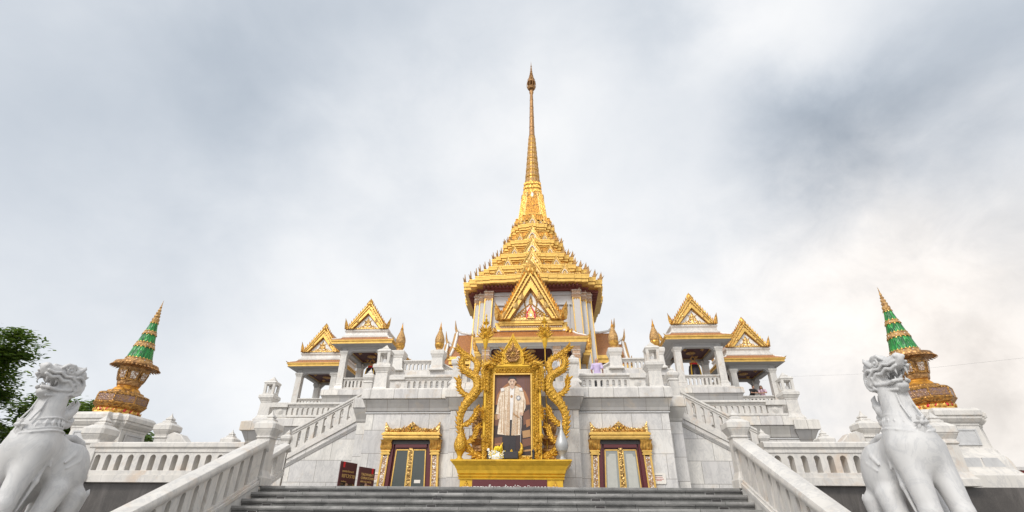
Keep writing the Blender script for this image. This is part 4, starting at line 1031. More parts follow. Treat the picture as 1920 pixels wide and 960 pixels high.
def pav_base(cx, cy, ztop, label, zlow=3.0):
    t = thing('stone_platform', label, 'platform', (cx, cy, zlow), 'marble pavilion plinths')
    a, b = 2.22, 2.55
    mb('slab').box(cx-a+.06, cx+a-.06, cy-b+.06, cy+b-.06, zlow, ztop-.9).build('slab_wall', t)
    mb('cove').loft([sq(cx, cy, a+o, b+o, z) for o, z in ((-.05, ztop-.95), (.0, ztop-.92), (.0, ztop-.86), (-.04, ztop-.84), (-.02, ztop-.6), (.06, ztop-.42))]).build('cove', t)
    mb('band').loft([sq(cx, cy, a+o, b+o, z) for o, z in ((.10, ztop-.418), (.11, ztop-.38), (.09, ztop-.05), (.0, ztop))]).build('fascia', t)
    mb('rail').loft([sq(cx, cy, a+o, b+o, z) for o, z in ((-.28, ztop-.002), (-.28, ztop+.12), (-.36, ztop+.16))]).build('step', t)
def bell(cx, cy, zc, s, label, sc=1.0):
    t = thing('temple_bell', label, 'bell', (cx, cy, zc), 'hanging temple bells')
    zb = zc-.50-1.75*sc
    m = mb('bronze'); m.lathe(cx, cy, [(.46*sc, zb), (.47*sc, zb+.04), (.44*sc, zb+.10), (.42*sc, zb+.5*sc), (.36*sc, zb+.78*sc), (.28*sc, zb+.86*sc)], 20); m.build('bell_body', t, smooth=50)
    m = mb('goldy')
    for k in range(4):
        a = PI/4+k*PI/2
        m.tube([(cx+r*sc*math.cos(a), cy+r*sc*math.sin(a), zb+z*sc) for r, z in ((.48, 0), (.45, .3), (.43, .5), (.37, .8), (.29, .87))], .045*sc, 6)
    m.build('gilt_strap', t)
    m = mb('red'); m.lathe(cx, cy, [(.28*sc, zb+.86*sc), (.30*sc, zb+.90*sc), (.27*sc, zb+.98*sc)], 16); m.mat('goldt'); m.lathe(cx, cy, [(.27*sc, zb+.98*sc), (.30*sc, zb+1.01*sc), (.30*sc, zb+1.07*sc), (.2*sc, zb+1.12*sc)], 16); m.build('shoulder', t)
    m = mb('goldd'); m.loft([[(cx+r*sc*math.cos(k*PI/8), cy-.05, zb+1.32*sc+r*sc*math.sin(k*PI/8)) for k in range(16)] for r in (.21,)]+[[(cx+.21*sc*math.cos(k*PI/8), cy+.05, zb+1.32*sc+.21*sc*math.sin(k*PI/8)) for k in range(16)]]); m.mat('black').ball((cx, cy-.055, zb+1.32*sc), .08*sc, 8, 6, (1, .3, 1)); m.build('hanging_loop', t)
    m = mb('goldd'); m.tube([(cx, cy, zb+1.45*sc), (cx, cy, zc-.5)], .04, 6); m.build('hanger', t)
PV1, PV2 = (12.06, 37.15, 12.33), (16.80, 40.45, 11.66)
for s in (-1, 1):
    pavilion(s*PV1[0], PV1[1], PV1[2], 'taller open marble pavilion with a gilded gable on the %s, the bell hanging inside it' % side[s])
    pavilion(s*PV2[0], PV2[1], PV2[2], 'lower outermost open marble pavilion with a gilded gable on the %s' % side[s])
    pav_rail(s*PV1[0], PV1[1], PV1[2], s, 'taller'); pav_rail(s*PV2[0], PV2[1], PV2[2], s, 'outermost')
    pav_base(s*PV1[0], PV1[1], 8.68, 'white marble platform under the taller %s pavilion' % side[s])
    pav_base(s*PV2[0], PV2[1], 8.02, 'white marble platform under the outermost %s pavilion' % side[s])
    bell(s*(12.15 if s > 0 else 11.95), 37.15, 12.30, s, 'big dark bell with yellow straps hanging in the right pavilion' if s > 0 else 'hanging bell glimpsed in the left pavilion behind the lantern post', 1.0)

# ------------------------------------------------------------------ the spired temple
YC = 57.0
tp = thing('spired_temple', 'tall gilded temple hall with tiered roof, needle spire and orange-tiled wings', 'temple', (0, YC, 11.6))
# cella walls with stepped corners
m = mb('plaster'); m.loft([redent(0, YC, a, c, z, n=2) for a, c, z in ((6.55, 4.75, 11.6), (6.10, 4.35, 22.0), (6.10, 4.35, 24.1))]); m.build('cella_wall', tp)
for k in range(4):       # recessed panels on each face
    m = mb('greymarble'); m.M = Matrix.Translation((0, YC, 0)) @ Matrix.Rotation(k*PI/2, 4, 'Z')
    for x0, x1, z0, z1 in ((-4.2, 4.2, 22.9, 23.0), (-4.2, 4.2, 21.7, 21.8), (-4.0, -3.85, 14, 21.7), (3.85, 4.0, 14, 21.7)): m.box(x0, x1, -6.26 if z1 > 22 else -6.34, -5.9, z0, z1)
    m.build('wall_moulding', tp)
# corner columns with capitals
def column(x, y, w, z0, z1, par, dx=0, dy=0, cap=1.9, beads=True, name='column'):
    # dx, dy: how far the foot stands outside the head (battered columns)
    def sqr(h, z, ox=0, oy=0): 
        f = (z1-z)/(z1-z0); return sq(x+dx*f, y+dy*f, h, h, z)
    zc = z1-cap
    m = mb('plaster'); m.loft([sqr(w, z0), sqr(w, zc)]); c = m.build(name, par)
    m = mb('gold')
    for sx in (-1, 1):
        for sy in (-1, 1):
            m.loft([[(px+dx*(z1-z)/(z1-z0)+sx*w, py+dy*(z1-z)/(z1-z0)+sy*w, z) for px, py in ((x-.05, y-.05), (x+.05, y-.05), (x+.05, y+.05), (x-.05, y+.05))] for z in (z0, zc)])
    m.build('gilt_edging', c)
    m = mb('goldt')
    n_ = 3
    for i in range(n_):          # hanging leaves under the capital
        for (U, O) in (((1, 0, 0), (0, -1, 0)), ((0, 1, 0), (1, 0, 0)), ((0, 1, 0), (-1, 0, 0))):
            U = Vector(U); O = Vector(O); f = cap/(z1-z0)
            m.leaf(Vector((x+dx*f, y+dy*f, zc+.05))+O*(w+.01)+U*w*(-.66+.66*i), U, (0, 0, -1), O, w*.7, .34, .05, n=4)
    f = cap/(z1-z0)
    lev = [(w+.03, 0, .12), (w+.10, .12, .20), (w+.04, .20, .26)] + [(w+.06+.04*i, .34+.38*i, .48+.38*i) for i in range(max(1, int((cap-.45)/.38)))]
    m.mat('capital')
    for h_, a, b in lev: m.loft([sq(x+dx*f, y+dy*f, h_, h_, zc+a), sq(x+dx*f, y+dy*f, h_+.04, h_+.04, zc+b)])
    m.loft([sq(x+dx*f, y+dy*f, w+.02, w+.02, zc), sq(x, y, w+.12, w+.12, z1)])
    m.mat('white')
    for h_, a, b in lev[3:]:
        nd = 6
        for i in range(nd):
            for (U, O) in (((1, 0, 0), (0, -1, 0)), ((0, 1, 0), (1, 0, 0)), ((0, 1, 0), (-1, 0, 0))):
                U = Vector(U); O = Vector(O)
                m.leaf(Vector((x+dx*f, y+dy*f, zc+b-.015))+O*(h_+.045)+U*(h_*(-.85+1.7*i/(nd-1))), U, (0, 0, -1), O, h_*.22, .11, .05, n=3)
    m.build('capital', c)
    return c
for sx in (-1, 1):
    for sy in (-1, 1):
        for ax_, ay_, w in ((4.72, 5.98, .40), (5.42, 5.30, .36), (5.98, 4.72, .40)):
            column(sx*ax_, YC+sy*ay_, w, 11.6, 24.05, tp, dx=sx*.42, dy=sy*.42, cap=1.55)
# main eaves soffit (dark red, coffered in steps)
def RR(a, c, z, pr=None): return redent(0, YC, a, c, z, pr, n=2)
m = mb('soffit')
m.loft([RR(6.15, 4.60, 23.35), RR(6.55, 5.0, 23.38), RR(6.57, 5.02, 23.60), RR(6.95, 5.4, 23.63), RR(6.97, 5.42, 23.82), RR(7.35, 5.85, 23.85), RR(7.36, 5.86, 23.95)], cap0=False, cap1=False)
m.build('eave_soffit', tp)
for k in range(4):
    m = mb('soffit'); m.M = Matrix.Translation((0, YC, 0)) @ Matrix.Rotation(k*PI/2, 4, 'Z')
    for x in np.arange(-5.2, 5.21, .42): m.box(x-.09, x+.09, -7.30, -6.6, 23.52, 23.80)
    m.build('eave_bracket_row', tp)
TIERS = [(7.71, 6.2, 24.62), (6.24, 4.92, 26.57), (4.87, 3.76, 28.85), (3.66, 2.70, 31.42), (2.70, 1.85, 34.29)]
for i, (a, c, z) in enumerate(TIERS):
    nx_ = TIERS[i+1] if i < 4 else (1.93, 1.58, 36.5)
    k = a/7.71; pr = [(c*.80, .10), (c*.42, .08), (c*.24, .16)] if i else [(c*.86, .08), (c*.74, .12), (c*.44, .10), (c*.28, .18)]
    f = .42+.05*(i == 0)
    def q(o, zz, p=pr, a=a, c=c): return RR(a-o, c-o, zz, p)
    m = mb('gold')
    m.loft(([q(.35, z-2.02*f+.1), q(.14, z-2*f+.12)] if i == 0 else [q(.5, z-1.2*f), q(.14, z-1.18*f)])+[q(.12, z-1.15*f), q(.16, z-1.13*f), q(.15, z-1.06*f), q(.03, z-1.04*f), q(.0, z-.12), q(-.03, z-.10), q(-.03, z), q(.40, z+.01)], cap0=True, cap1=False)
    if i:        # receding mouldings under the ledge
        for o_, za, zb2 in ((.16, .46, .72), (.36, .76, 1.00), (.56, 1.04, 1.26)):
            m.loft([q(o_+.06, z-zb2-.02), q(o_, z-zb2), q(o_-.02, z-za), q(o_+.10, z-za+.03)])
    m.build('eave_fascia', tp)
    # mouldings stepping back behind the fascia
    hgt = nx_[2]-z-(1.28 if i < 4 else .4); o1 = a-nx_[0]
    z2 = z+.005
    m = mb('gold')
    m.loft([q(.40, z+.004), q(.42, z+.10*hgt), q(.66, z+.13*hgt), q(.68, z+.24*hgt), q(.46, z+.27*hgt), q(.44, z+.38*hgt), q(.74, z+.42*hgt), q(max(.74, o1*.62), z+.50*hgt)], cap0=False, cap1=False)
    m.mat('goldo'); m.loft([q(o1*.62, z+.50*hgt), q(o1*.80, z+.97*hgt)], cap0=False, cap1=False)
    m.mat('gold'); m.loft([q(o1*.80, z+.97*hgt), q(o1*.72, z+hgt), q(o1*.72, z+hgt*1.04), q(o1*1.1, z+hgt*1.1)], cap0=False, cap1=True)
    m.build('tier_moulding', tp)
    # cresting row of small leaves along the fascia
    for kk in range(4):
        m = mb('goldt'); m.M = Matrix.Translation((0, YC, 0)) @ Matrix.Rotation(kk*PI/2, 4, 'Z')
        nn = int(c*2/.26)
        for j in range(nn):
            x = -c+c*2*(j+.5)/nn
            dep = sum(d for p, d in pr if abs(x) < p)
            m.leaf((x, -a-dep+.14, z), (1, 0, 0), (0, 0, 1), (0, -1, 0), .20, .26, .12, n=3)
        m.build('cresting', tp)
# corner horns and gablets: one of each, then copies
mh = MB().mat('goldt')
mh.leaf((0, 0, 0), (1, 0, 0), (.04, 0, 1), (0, -1, 0), .40, 1.12, .22, lean=.10, n=9, bulge=.22)
mh.leaf((.10, -.02, 0), (1, 0, 0), (.35, 0, 1), (0, -1, 0), .22, .55, .18, lean=.35, n=5)
mh.leaf((-.10, -.02, 0), (1, 0, 0), (-.25, 0, 1), (0, -1, 0), .20, .40, .18, lean=-.35, n=5)
HORN = mh.mesh('corner_horn')
mg = MB().mat('goldf')   # unit gablet: base width 2, height 2
mg.prism([(-1, 0), (1, 0), (1, .12), (.72, .52), (.44, .98), (.20, 1.42), (0, 1.85), (-.20, 1.42), (-.44, .98), (-.72, .52), (-1, .12)], -.22, .12)
mg.mat('gold').prism([(-1.08, 0), (1.08, 0), (1.08, .12), (-1.08, .12)], -.34, .12)
for s in (-1, 1):
    mg.tube([(s*1.0, -.26, .14), (s*.80, -.28, .52), (s*.48, -.28, .98), (s*.22, -.27, 1.45), (0, -.26, 1.9)], [.10, .09, .08, .07, .03], 5)
    mg.mat('goldc')
    for t_ in (.15, .35, .55, .75): mg.leaf((s*(1-t_)*.98, -.15, .12+1.7*t_), (1, 0, 0), (s*.5, 0, .9), (0, -1, 0), .22, .30, .16, lean=.3*s, n=4)
    mg.leaf((s*1.12, -.15, .05), (1, 0, 0), (s*.2, 0, 1), (0, -1, 0), .26, .62, .2, lean=.15*s, n=6); mg.mat('gold')
mg.mat('white')
for s in (-1, 1): mg.tube([(s*.40, -.30, .14), (s*.40, -.30, .42), (s*.24, -.31, .70), (0, -.31, .95)], .055, 5)
mg.mat('goldf').leaf((0, -.28, .14), (1, 0, 0), (0, 0, 1), (0, -1, 0), .42, .62, .16)
mg.mat('goldc').leaf((0, -.1, 1.7), (1, 0, 0), (0, 0, 1), (0, -1, 0), .26, .52, .2)
GAB = mg.mesh('gablet')
def place(name, me, x, y, z, rz, sc):
    o = bpy.data.objects.new(name, me); COL.objects.link(o); o.parent = tp
    o.location = Vector((x, y, z))-tp.location; o.rotation_euler = (0, 0, rz); o.scale = sc if isinstance(sc, tuple) else (sc, sc, sc)
for i, (a, c, z) in enumerate(TIERS):
    k = (.92, .90, .86, .80, .62)[i]; mdl = (a+c)/2
    for qd in range(4):
        for (x, y) in ((c-.12, -a+.15), (mdl-.12, -mdl+.15), (a-.15, -c+.12)):
            r = Vector((x, y)); ang = qd*PI/2; X_ = x*math.cos(ang)-y*math.sin(ang); Y_ = x*math.sin(ang)+y*math.cos(ang)
            place('corner_horn', HORN, X_, YC+Y_, z, ang-PI/4*.5, k)
        ang = qd*PI/2
        lst = [(0, 1.0*k*1.15, .12), (c*.56, .62*k, .16), (-c*.56, .62*k, .16)]
        if i < 4: lst += [(c*.27, .36*k, .2), (-c*.27, .36*k, .2)]
        if i == 0: lst = [(0, 1.1, .1), (c*.58, .62, .2), (-c*.58, .62, .2), (c*.28, .40, .2), (-c*.28, .40, .2)]
        for x, sc_, off in lst:
            y = -a+off; X_ = x*math.cos(ang)-y*math.sin(ang); Y_ = x*math.sin(ang)+y*math.cos(ang)
            place('gablet', GAB, X_, YC+Y_, z+.01, ang, (sc_*.98, sc_, sc_*1.12))
# obelisk neck
m = mb('goldc')
m.loft([RR(a, c, z) for a, c, z in ((2.10, 1.75, 34.9), (2.05, 1.7, 35.2), (1.92, 1.57, 35.3), (1.58, 1.28, 38.4), (1.42, 1.14, 39.6), (1.30, 1.04, 40.3))]); m.build('spire_neck', tp)
for k in range(4):
    R_ = Matrix.Translation((0, YC, 0)) @ Matrix.Rotation(k*PI/2, 4, 'Z')
    m = mb('goldo'); m.M = R_
    m.loft([[(-w, -a-.045, z), (w, -a-.045, z), (w, -a+.1, z), (-w, -a+.1, z)] for w, a, z in ((1.15, 1.92, 35.3), (.90, 1.58, 38.4), (.78, 1.42, 39.6), (.72, 1.30, 40.3))]); m.build('mosaic_panel', tp)
    m = mb('goldf'); m.M = R_
    for s in (-1, 1):
        for w0, w1, off in ((1.22, .70, .05), (1.62, .98, -.18), (1.86, 1.10, -.38)):
            m.loft([[(s*x-.09, -a-off, z), (s*x+.09, -a-off, z), (s*x+.09, -a-off+.2, z), (s*x-.09, -a-off+.2, z)] for x, a, z in ((w0, 1.93, 35.3), (w0+(w1-w0)*.7, 1.60, 38.4), (w1, 1.32, 40.2))])
            m.leaf((s*(w1+.02), -1.36-off, 40.3), (1, 0, 0), (0, -.12, -1), (0, -1, 0), .34, 1.0, .16, n=6)
    m.leaf((0, -1.38, 40.35), (1, 0, 0), (0, -.12, -1), (0, -1, 0), .55, 1.15, .2, n=7, bulge=.6)
    m.mat('white'); m.leaf((0, -1.48, 40.15), (1, 0, 0), (0, -.12, -1), (0, -1, 0), .26, .75, .06, n=6, bulge=.6)
    m.build('corner_strip', tp)
m = mb('goldc')
m.loft([RR(a, c, z) for a, c, z in ((1.15, .9, 40.3), (1.28, .95, 40.45), (1.28, .95, 40.8), (1.14, .85, 40.9), (1.14, .85, 41.05), (1.24, .92, 41.2), (1.24, .92, 41.5), (1.08, .80, 41.6), (1.08, .8, 41.75), (1.18, .86, 41.9), (1.18, .86, 42.2), (.98, .7, 42.4))]); m.build('neck_collar', tp)
# ribbed lotus cone
m = mb('goldt'); zz = 42.3; rings = []; nb = 9; zt = 51.2
def rc(z): return 1.06+(0.46-1.06)*((z-42.3)/(51.2-42.3))**.9
for i in range(nb):
    za = zz; zb_ = zz+(zt-42.3)/nb*(1.25-.06*i) if i < nb-1 else zt; zb_ = min(zb_, zt)
    m.mat('goldc'); m.lathe(0, YC, [(rc(za)*1.03, za), (rc(za)*1.04, za+.06), (rc(zb_)*.97, zb_-.16), (rc(zb_)*1.0, zb_-.10), (rc(zb_)*1.04, zb_-.05), (rc(zb_)*1.01, zb_)], 16)
    for q_ in range(16):
        an = q_*PI/8; cc, sn = math.cos(an), math.sin(an); r = rc(za)*1.0
        m.mat('goldt'); m.leaf((cc*r, YC+sn*r, za+.03), (-sn, cc, 0), (-cc*.06, -sn*.06, 1), (cc, sn, 0), r*.36, (zb_-za)*.86, .12, n=5, bulge=.5)
    zz = zb_
m.build('lotus_cone', tp)
m = mb('goldd'); m.lathe(0, YC, [(.44, 51.2), (.48, 51.3), (.42, 51.4), (.38, 52.5), (.24, 59.6), (.22, 59.9), (.30, 60.1), (.34, 60.4), (.26, 60.7), (.18, 60.8)], 14)
for z in (53, 55, 57, 58.6): r = .38-(z-52.5)*.0197; m.lathe(0, YC, [(r, z), (r+.035, z+.05), (r, z+.1)], 14)
m.build('needle', tp, smooth=40)
m = mb('goldd'); m.tube([(0, YC, 60.7), (0, YC, 63)], .07, 8)
for k in range(10):
    an = k*PI/5; cc, sn = math.cos(an), math.sin(an)
    m.tube([(cc*r, YC+sn*r, z) for r, z in ((.10, 60.8), (.45, 61.05), (.66, 61.4), (.70, 61.8), (.66, 62.3), (.5, 62.75))], .045, 5)
m.lathe(0, YC, [(.45, 60.98), (.49, 61.0), (.66, 61.35), (.62, 61.35), (.45, 61.05)], 20)
m.lathe(0, YC, [(.66, 62.30), (.70, 62.32), (.62, 62.6), (.56, 62.6)], 20)
m.build('crown_cage', tp)
m = mb('goldd'); zz = 62.5; r = .60
while r > .10:
    m.lathe(0, YC, [(r, zz), (r*1.04, zz+.06), (r*.62, zz+.30), (r*.55, zz+.42)], 16)
    for q_ in range(10):
        an = q_*PI/5; m.leaf((r*math.cos(an), YC+r*math.sin(an), zz), (-math.sin(an), math.cos(an), 0), (math.cos(an)*.3, math.sin(an)*.3, 1), (math.cos(an), math.sin(an), 0), r*.35, .28*r/.6+.08, .05, n=3)
    zz += .40; r *= .80
m.lathe(0, YC, [(.10, zz), (.12, zz+.1), (.05, zz+.3), (.045, zz+.4), (.004, 67.3)], 10)
m.build('crown', tp)
# front porch
PY = 44.0
def porch():
    m = mb('gold')     # stepped eave
    X0, Zt = 5.18, 15.74
    def ring(o, z, yb=51.2): return [(-X0+o, PY+o, z), (X0-o, PY+o, z), (X0-o, yb, z), (-X0+o, yb, z)]
    m.loft([ring(.12, Zt-.52), ring(.10, Zt-.24), ring(.03, Zt-.22), ring(0, Zt-.05), ring(.04, Zt)], cap0=False)
    for s in (-1, 1): m.leaf((s*(X0-.1), PY+.1, Zt-.05), Vector((s, -1, 0)).normalized(), Vector((s*.75, -.75, .5)), Vector((s, s, 0)).normalized(), .3, .7, .15, lean=-.3)
    m.build('porch_eave', tp)
    mb('plaster').loft([ring(.75, Zt-.66), ring(.6, Zt-.56), ring(.14, Zt-.50)], cap0=True, cap1=False).build('porch_soffit', tp)
    m = mb('tiles'); m.loft([ring(.06, Zt+.0), ring(.08, Zt+.06), [(-4.3, PY+.9, Zt+.5), (4.3, PY+.9, Zt+.5), (4.3, 51, Zt+.5), (-4.3, 51, Zt+.5)], [(-3.6, PY+1.45, Zt+1.05), (3.6, PY+1.45, Zt+1.05), (3.6, 51, Zt+1.05), (-3.6, 51, Zt+1.05)]]); m.build('porch_skirt_roof', tp)
    m = mb('white')
    for s in (-1, 1): m.tube([(s*(X0-.1), PY+.1, Zt+.08), (s*4.3, PY+.9, Zt+.55), (s*3.6, PY+1.42, Zt+1.12)], [.07, .09, .10], 6)
    m.box(-3.6, 3.6, PY+1.30, PY+1.50, Zt+1.02, Zt+1.18); m.build('hip_ridge', tp)
    # rear, slightly lower and wider eave with its own horns
    for s in (-1, 1):
        m = mb('gold')
        x0, x1 = sorted((s*4.9, s*5.62)); m.loft([sq((x0+x1)/2, 49.2, .36+o, 1.9+o, z) for o, z in ((-.05, 15.0), (-.02, 15.25), (.02, 15.27), (.03, 15.5))])
        m.mat('goldc').leaf((s*5.5, 47.3, 15.5), (1, 0, 0), (s*.05, 0, 1), (0, -1, 0), .5, 2.1, .25, lean=.08*s, n=9, bulge=.2)
        m.leaf((s*5.25, 47.25, 15.5), (1, 0, 0), (-s*.1, 0, 1), (0, -1, 0), .5, 1.3, .25, lean=-.1*s, n=7).mat('gold')
        m.build('rear_eave', tp)
    # roof body under the big gable
    zb = 17.72; yg = PY+1.25
    m = mb('gold'); 
    m.box(-2.98, 2.98, yg-.05, 51, zb-.92, zb-.72); m.box(-3.0, 3.0, yg-.12, 51, zb-.44, zb-.28); m.box(-3.1, 3.1, yg-.22, 51, zb-.28, zb-.02); m.mat('goldt').box(-2.94, 2.94, yg-.0, 51, zb-.72, zb-.44)
    m.mat('white')
    for i in range(34): m.ball((-2.85+5.7*i/33, yg-.02, zb-.58), .045, 6, 4)
    m.mat('gold')
    for s in (-1, 1):
        m.box(s*2.9, s*3.45, yg+.1, 50, zb-.35, zb-.1); m.box(s*2.9, s*3.35, yg+.1, 50, zb-1.0, zb-.35)
    m.build('gable_base', tp)
    gable(tp, 0, yg, zb, 2.86, 5.80, 1.25, .75, fins=17, rich=True)
    for s in (-1, 1):
        m = mb('goldc')
        for i in range(4): m.leaf((s*(3.35+.33*i), yg-.1, zb-1.1-.14*i), (1, 0, 0), (s*.5, 0, .8), (0, -1, 0), .42, .66-.08*i, .2, lean=-.3*s, n=5)
        m.build('gable_wing_carving', tp)
    m = mb('tiles'); m.prism([(-2.7, zb), (2.7, zb), (0, zb+5.4)], yg+.1, 51.5); m.build('porch_ridge_roof', tp)
    # columns, beams, arches
    for x in (-4.18, -2.38, 2.36, 4.12): column(x, PY+1.15, .27, 9.5, Zt-.50, tp, cap=1.35, name='porch_column')
    for s in (-1, 1):
        for y in (PY+3.2, PY+5.2): column(s*4.15, y, .27, 9.5, Zt-.50, tp, cap=1.35, name='porch_column')
    m = mb('plaster')
    def arch(x0, x1, zt_, y):     # spandrel panel over an opening with clipped corners
        c = .30; m.prism([(x0, Zt-.55), (x0, 9.6), (x0+.10, 9.6), (x0+.10, zt_-c), (x0+.10+c*.8, zt_), (x1-.10-c*.8, zt_), (x1-.10, zt_-c), (x1-.10, 9.6), (x1, 9.6), (x1, Zt-.55)], y-.1, y+.1)
    y = PY+1.15
    for x0, x1 in ((-3.91, -2.65), (-2.11, 2.09), (2.63, 3.85)): arch(x0, x1, 15.0, y)
    m.build('porch_arcade', tp)
    mb('ceil').box(-4.1, 4.1, PY+1.3, 51, 15.0, 15.06).build('porch_ceiling', tp)
    m = mb('goldt')
    for x in (-3.2, 0, 3.2):
        for yy in (45.9, 47.3): m.lathe(x, yy, [(.40, 14.995), (.38, 14.93), (.2, 14.9), (.08, 14.84)], 12)
    m.build('ceiling_rosette', tp)
    mb('plaster').box(-4.4, 4.4, 50.0, 50.9, 11.6, 15.0).build('porch_back_wall', tp)
    mb('maroon').box(-1.1, 1.1, 49.9, 49.99, 11.6, 14.2).build('temple_door', tp)
porch()
# side wings: two nested orange roofs each side, ends closed by upswept gilded bargeboards
for s in (-1, 1):
    for (xe, zr, ze, ye, yo) in ((9.30, 20.65, 16.9, 3.6, 0), (10.35, 19.3, 15.9, 3.4, 0)):
        m = mb('tiles')
        for q_ in (-1, 1):
            ypts = [(0, zr), (-q_*ye*.45, zr-(zr-ze)*.56), (-q_*ye, ze)]
            m.hexa([(s*5.5, YC, zr-.2), (s*xe, YC, zr-.2), (s*xe, YC-q_*ye*.45, zr-(zr-ze)*.6-.2), (s*5.5, YC-q_*ye*.45, zr-(zr-ze)*.6-.2), (s*5.5, YC, zr), (s*xe, YC, zr), (s*xe, YC-q_*ye*.45, zr-(zr-ze)*.6), (s*5.5, YC-q_*ye*.45, zr-(zr-ze)*.6)])
            m.hexa([(s*5.5, YC-q_*ye*.45, zr-(zr-ze)*.6-.2), (s*xe, YC-q_*ye*.45, zr-(zr-ze)*.6-.2), (s*xe, YC-q_*ye, ze-.2), (s*5.5, YC-q_*ye, ze-.2), (s*5.5, YC-q_*ye*.45, zr-(zr-ze)*.6), (s*xe, YC-q_*ye*.45, zr-(zr-ze)*.6), (s*xe, YC-q_*ye, ze), (s*5.5, YC-q_*ye, ze)])
        m.build('wing_roof', tp)
        for q_ in (-1, 1):
            m = mb('gold'); m.box(s*5.5, s*(xe+.1), YC-q_*ye-.12, YC-q_*ye+.12, ze-.42, ze-.04); m.box(s*5.5, s*(xe), YC-q_*(ye-.15)-.12, YC-q_*(ye-.15)+.12, ze-.85, ze-.42)
            m.build('wing_eave', tp)
        m = mb('white'); m.tube([(s*5.5, YC, zr+.12), (s*(xe-1.6), YC, zr+.10), (s*(xe-.6), YC, zr+.28), (s*(xe-.1), YC, zr+.75)], [.16, .16, .15, .12], 8)
        for q_ in (-1, 1):
            m.tube([(s*(xe-.12), YC-q_*t_[0]*ye, ze+t_[1]*(zr-ze)) for t_ in ((0, 1.12), (.12, .86), (.45, .43), (1.0, .02))], [.14, .18, .18, .14], 6)
        m.build('wing_ridge', tp)
        m = mb('goldt')
        for q_ in (-1, 1):
            m.tube([(s*(xe+.10), YC-q_*t_[0]*ye, ze+t_[1]*(zr-ze)) for t_ in ((0, 1.05), (.12, .82), (.45, .40), (1.05, -.05))], [.16, .2, .2, .2], 6)
            m.leaf((s*(xe+.05), YC-q_*ye, ze), (0, -q_, 0), (s*.1, 0, 1), (s, 0, 0), .4, .9, .2, lean=.2)
        m.tube([(s*(xe-.1), YC, zr+.3), (s*(xe+.12), YC, zr+.9), (s*(xe+.22), YC, zr+1.9)], [.2, .13, .02], 6)
        m.build('bargeboard', tp)
        mb('plaster').box(s*5.5, s*(xe-.5), YC-ye+.5, YC+ye-.5, 11.6, ze-.2).build('wing_wall', tp)

# ------------------------------------------------------------------ portrait shrine
SH = thing('portrait_shrine', 'tall golden shrine on a yellow pedestal framing the standing portrait, middle of the landing', 'shrine', (0.02, 20.4, 1.0))
def sring(hx, yf, z, yb=21.5): return [(.015-hx, yf, z), (.015+hx, yf, z), (.015+hx, yb, z), (.015-hx, yb, z)]
m = mb('goldy'); m.loft([sring(1.88, 19.98, 1.0), sring(1.88, 19.98, 1.72)])
m.build('pedestal', SH, bevel=.01)
m = mb('goldy'); m.loft([sring(1.93, 19.93, 1.70), sring(1.94, 19.92, 1.75), sring(1.90, 19.95, 1.765), sring(1.95, 19.90, 1.80), sring(1.96, 19.89, 1.85), sring(1.92, 19.93, 1.865), sring(1.97, 19.88, 1.90), sring(1.99, 19.86, 2.0), sring(2.08, 19.79, 2.15), sring(2.18, 19.70, 2.26), sring(2.185, 19.69, 2.29), sring(2.22, 19.66, 2.30), sring(2.22, 19.66, 2.345), sring(2.19, 19.69, 2.36)])
m.build('pedestal_cornice', SH)
m = mb('maroon').box(-1.40, 1.32, 19.945, 19.975, 1.08, 1.70); bn = m.build('banner', SH)
for s in (-1, 1):
    m = mb('goldyc')
    for k in range(4): 
        a = k*PI/2; m.leaf((.0+s*1.62, 19.97, 1.40), (math.cos(a), 0, -math.sin(a)), (math.sin(a), 0, math.cos(a)), (0, -1, 0), .20, .26, .07, n=6)
    m.ball((s*1.62, 19.95, 1.40), .05, 8, 6); m.build('flower_boss', SH)
def text(body, par, x, y, z, size, key, name, rotz=0.0, align='CENTER', ext=.003, width=1.0, shear=0.0):
    cu_ = bpy.data.curves.new(name, 'FONT'); cu_.body = body; cu_.size = size; cu_.align_x = align; cu_.extrude = ext; cu_.shear = shear
    cu_.materials.append(M[key])
    tmp = bpy.data.objects.new('tmp_text', cu_); COL.objects.link(tmp); bpy.context.view_layer.update()
    me = bpy.data.meshes.new_from_object(tmp.evaluated_get(bpy.context.evaluated_depsgraph_get())); bpy.data.objects.remove(tmp)
    if not me.materials: me.materials.append(M[key])
    o = bpy.data.objects.new(name, me); COL.objects.link(o)
    o.rotation_euler = (rad(90), 0, rotz); o.scale = (width, 1, 1)
    if par: o.parent = par; o.location = Vector((x, y, z))-root_loc(par)
    else: o.location = (x, y, z)
    return o
text('พระบาทสมเด็จพระเจ้าอยู่หัว ภูมิพลอดุลยเดช', bn, -.03, 19.938, 1.36, .20, 'wletter', 'lettering', shear=.15)

# the frame
m = mb('goldy')
FX0, FX1, FZ0, FZ1 = -1.05, 1.13, 2.36, 5.92
IX0, IX1, IZ0, IZ1 = -.67, .75, 2.52, 5.55
for x0, x1, z0, z1 in ((FX0, IX0-.06, FZ0, FZ1), (IX1+.06, FX1, FZ0, FZ1), (IX0-.06, IX1+.06, IZ1+.06, FZ1), (IX0-.06, IX1+.06, FZ0, IZ0-.06)): m.box(x0, x1, 20.02, 20.30, z0, z1)
m.mat('gold')
for x0, x1, z0, z1 in ((IX0-.06, IX0, IZ0-.06, IZ1+.06), (IX1, IX1+.06, IZ0-.06, IZ1+.06), (IX0, IX1, IZ1, IZ1+.06), (IX0, IX1, IZ0-.06, IZ0)): m.box(x0, x1, 19.97, 20.2, z0, z1)
m.mat('goldy')
for x0, x1, z0, z1 in ((FX0-.03, FX0+.05, FZ0, FZ1+.03), (FX1-.05, FX1+.03, FZ0, FZ1+.03), (FX0+.05, FX1-.05, FZ1-.04, FZ1+.03)): m.box(x0, x1, 19.96, 20.2, z0, z1)
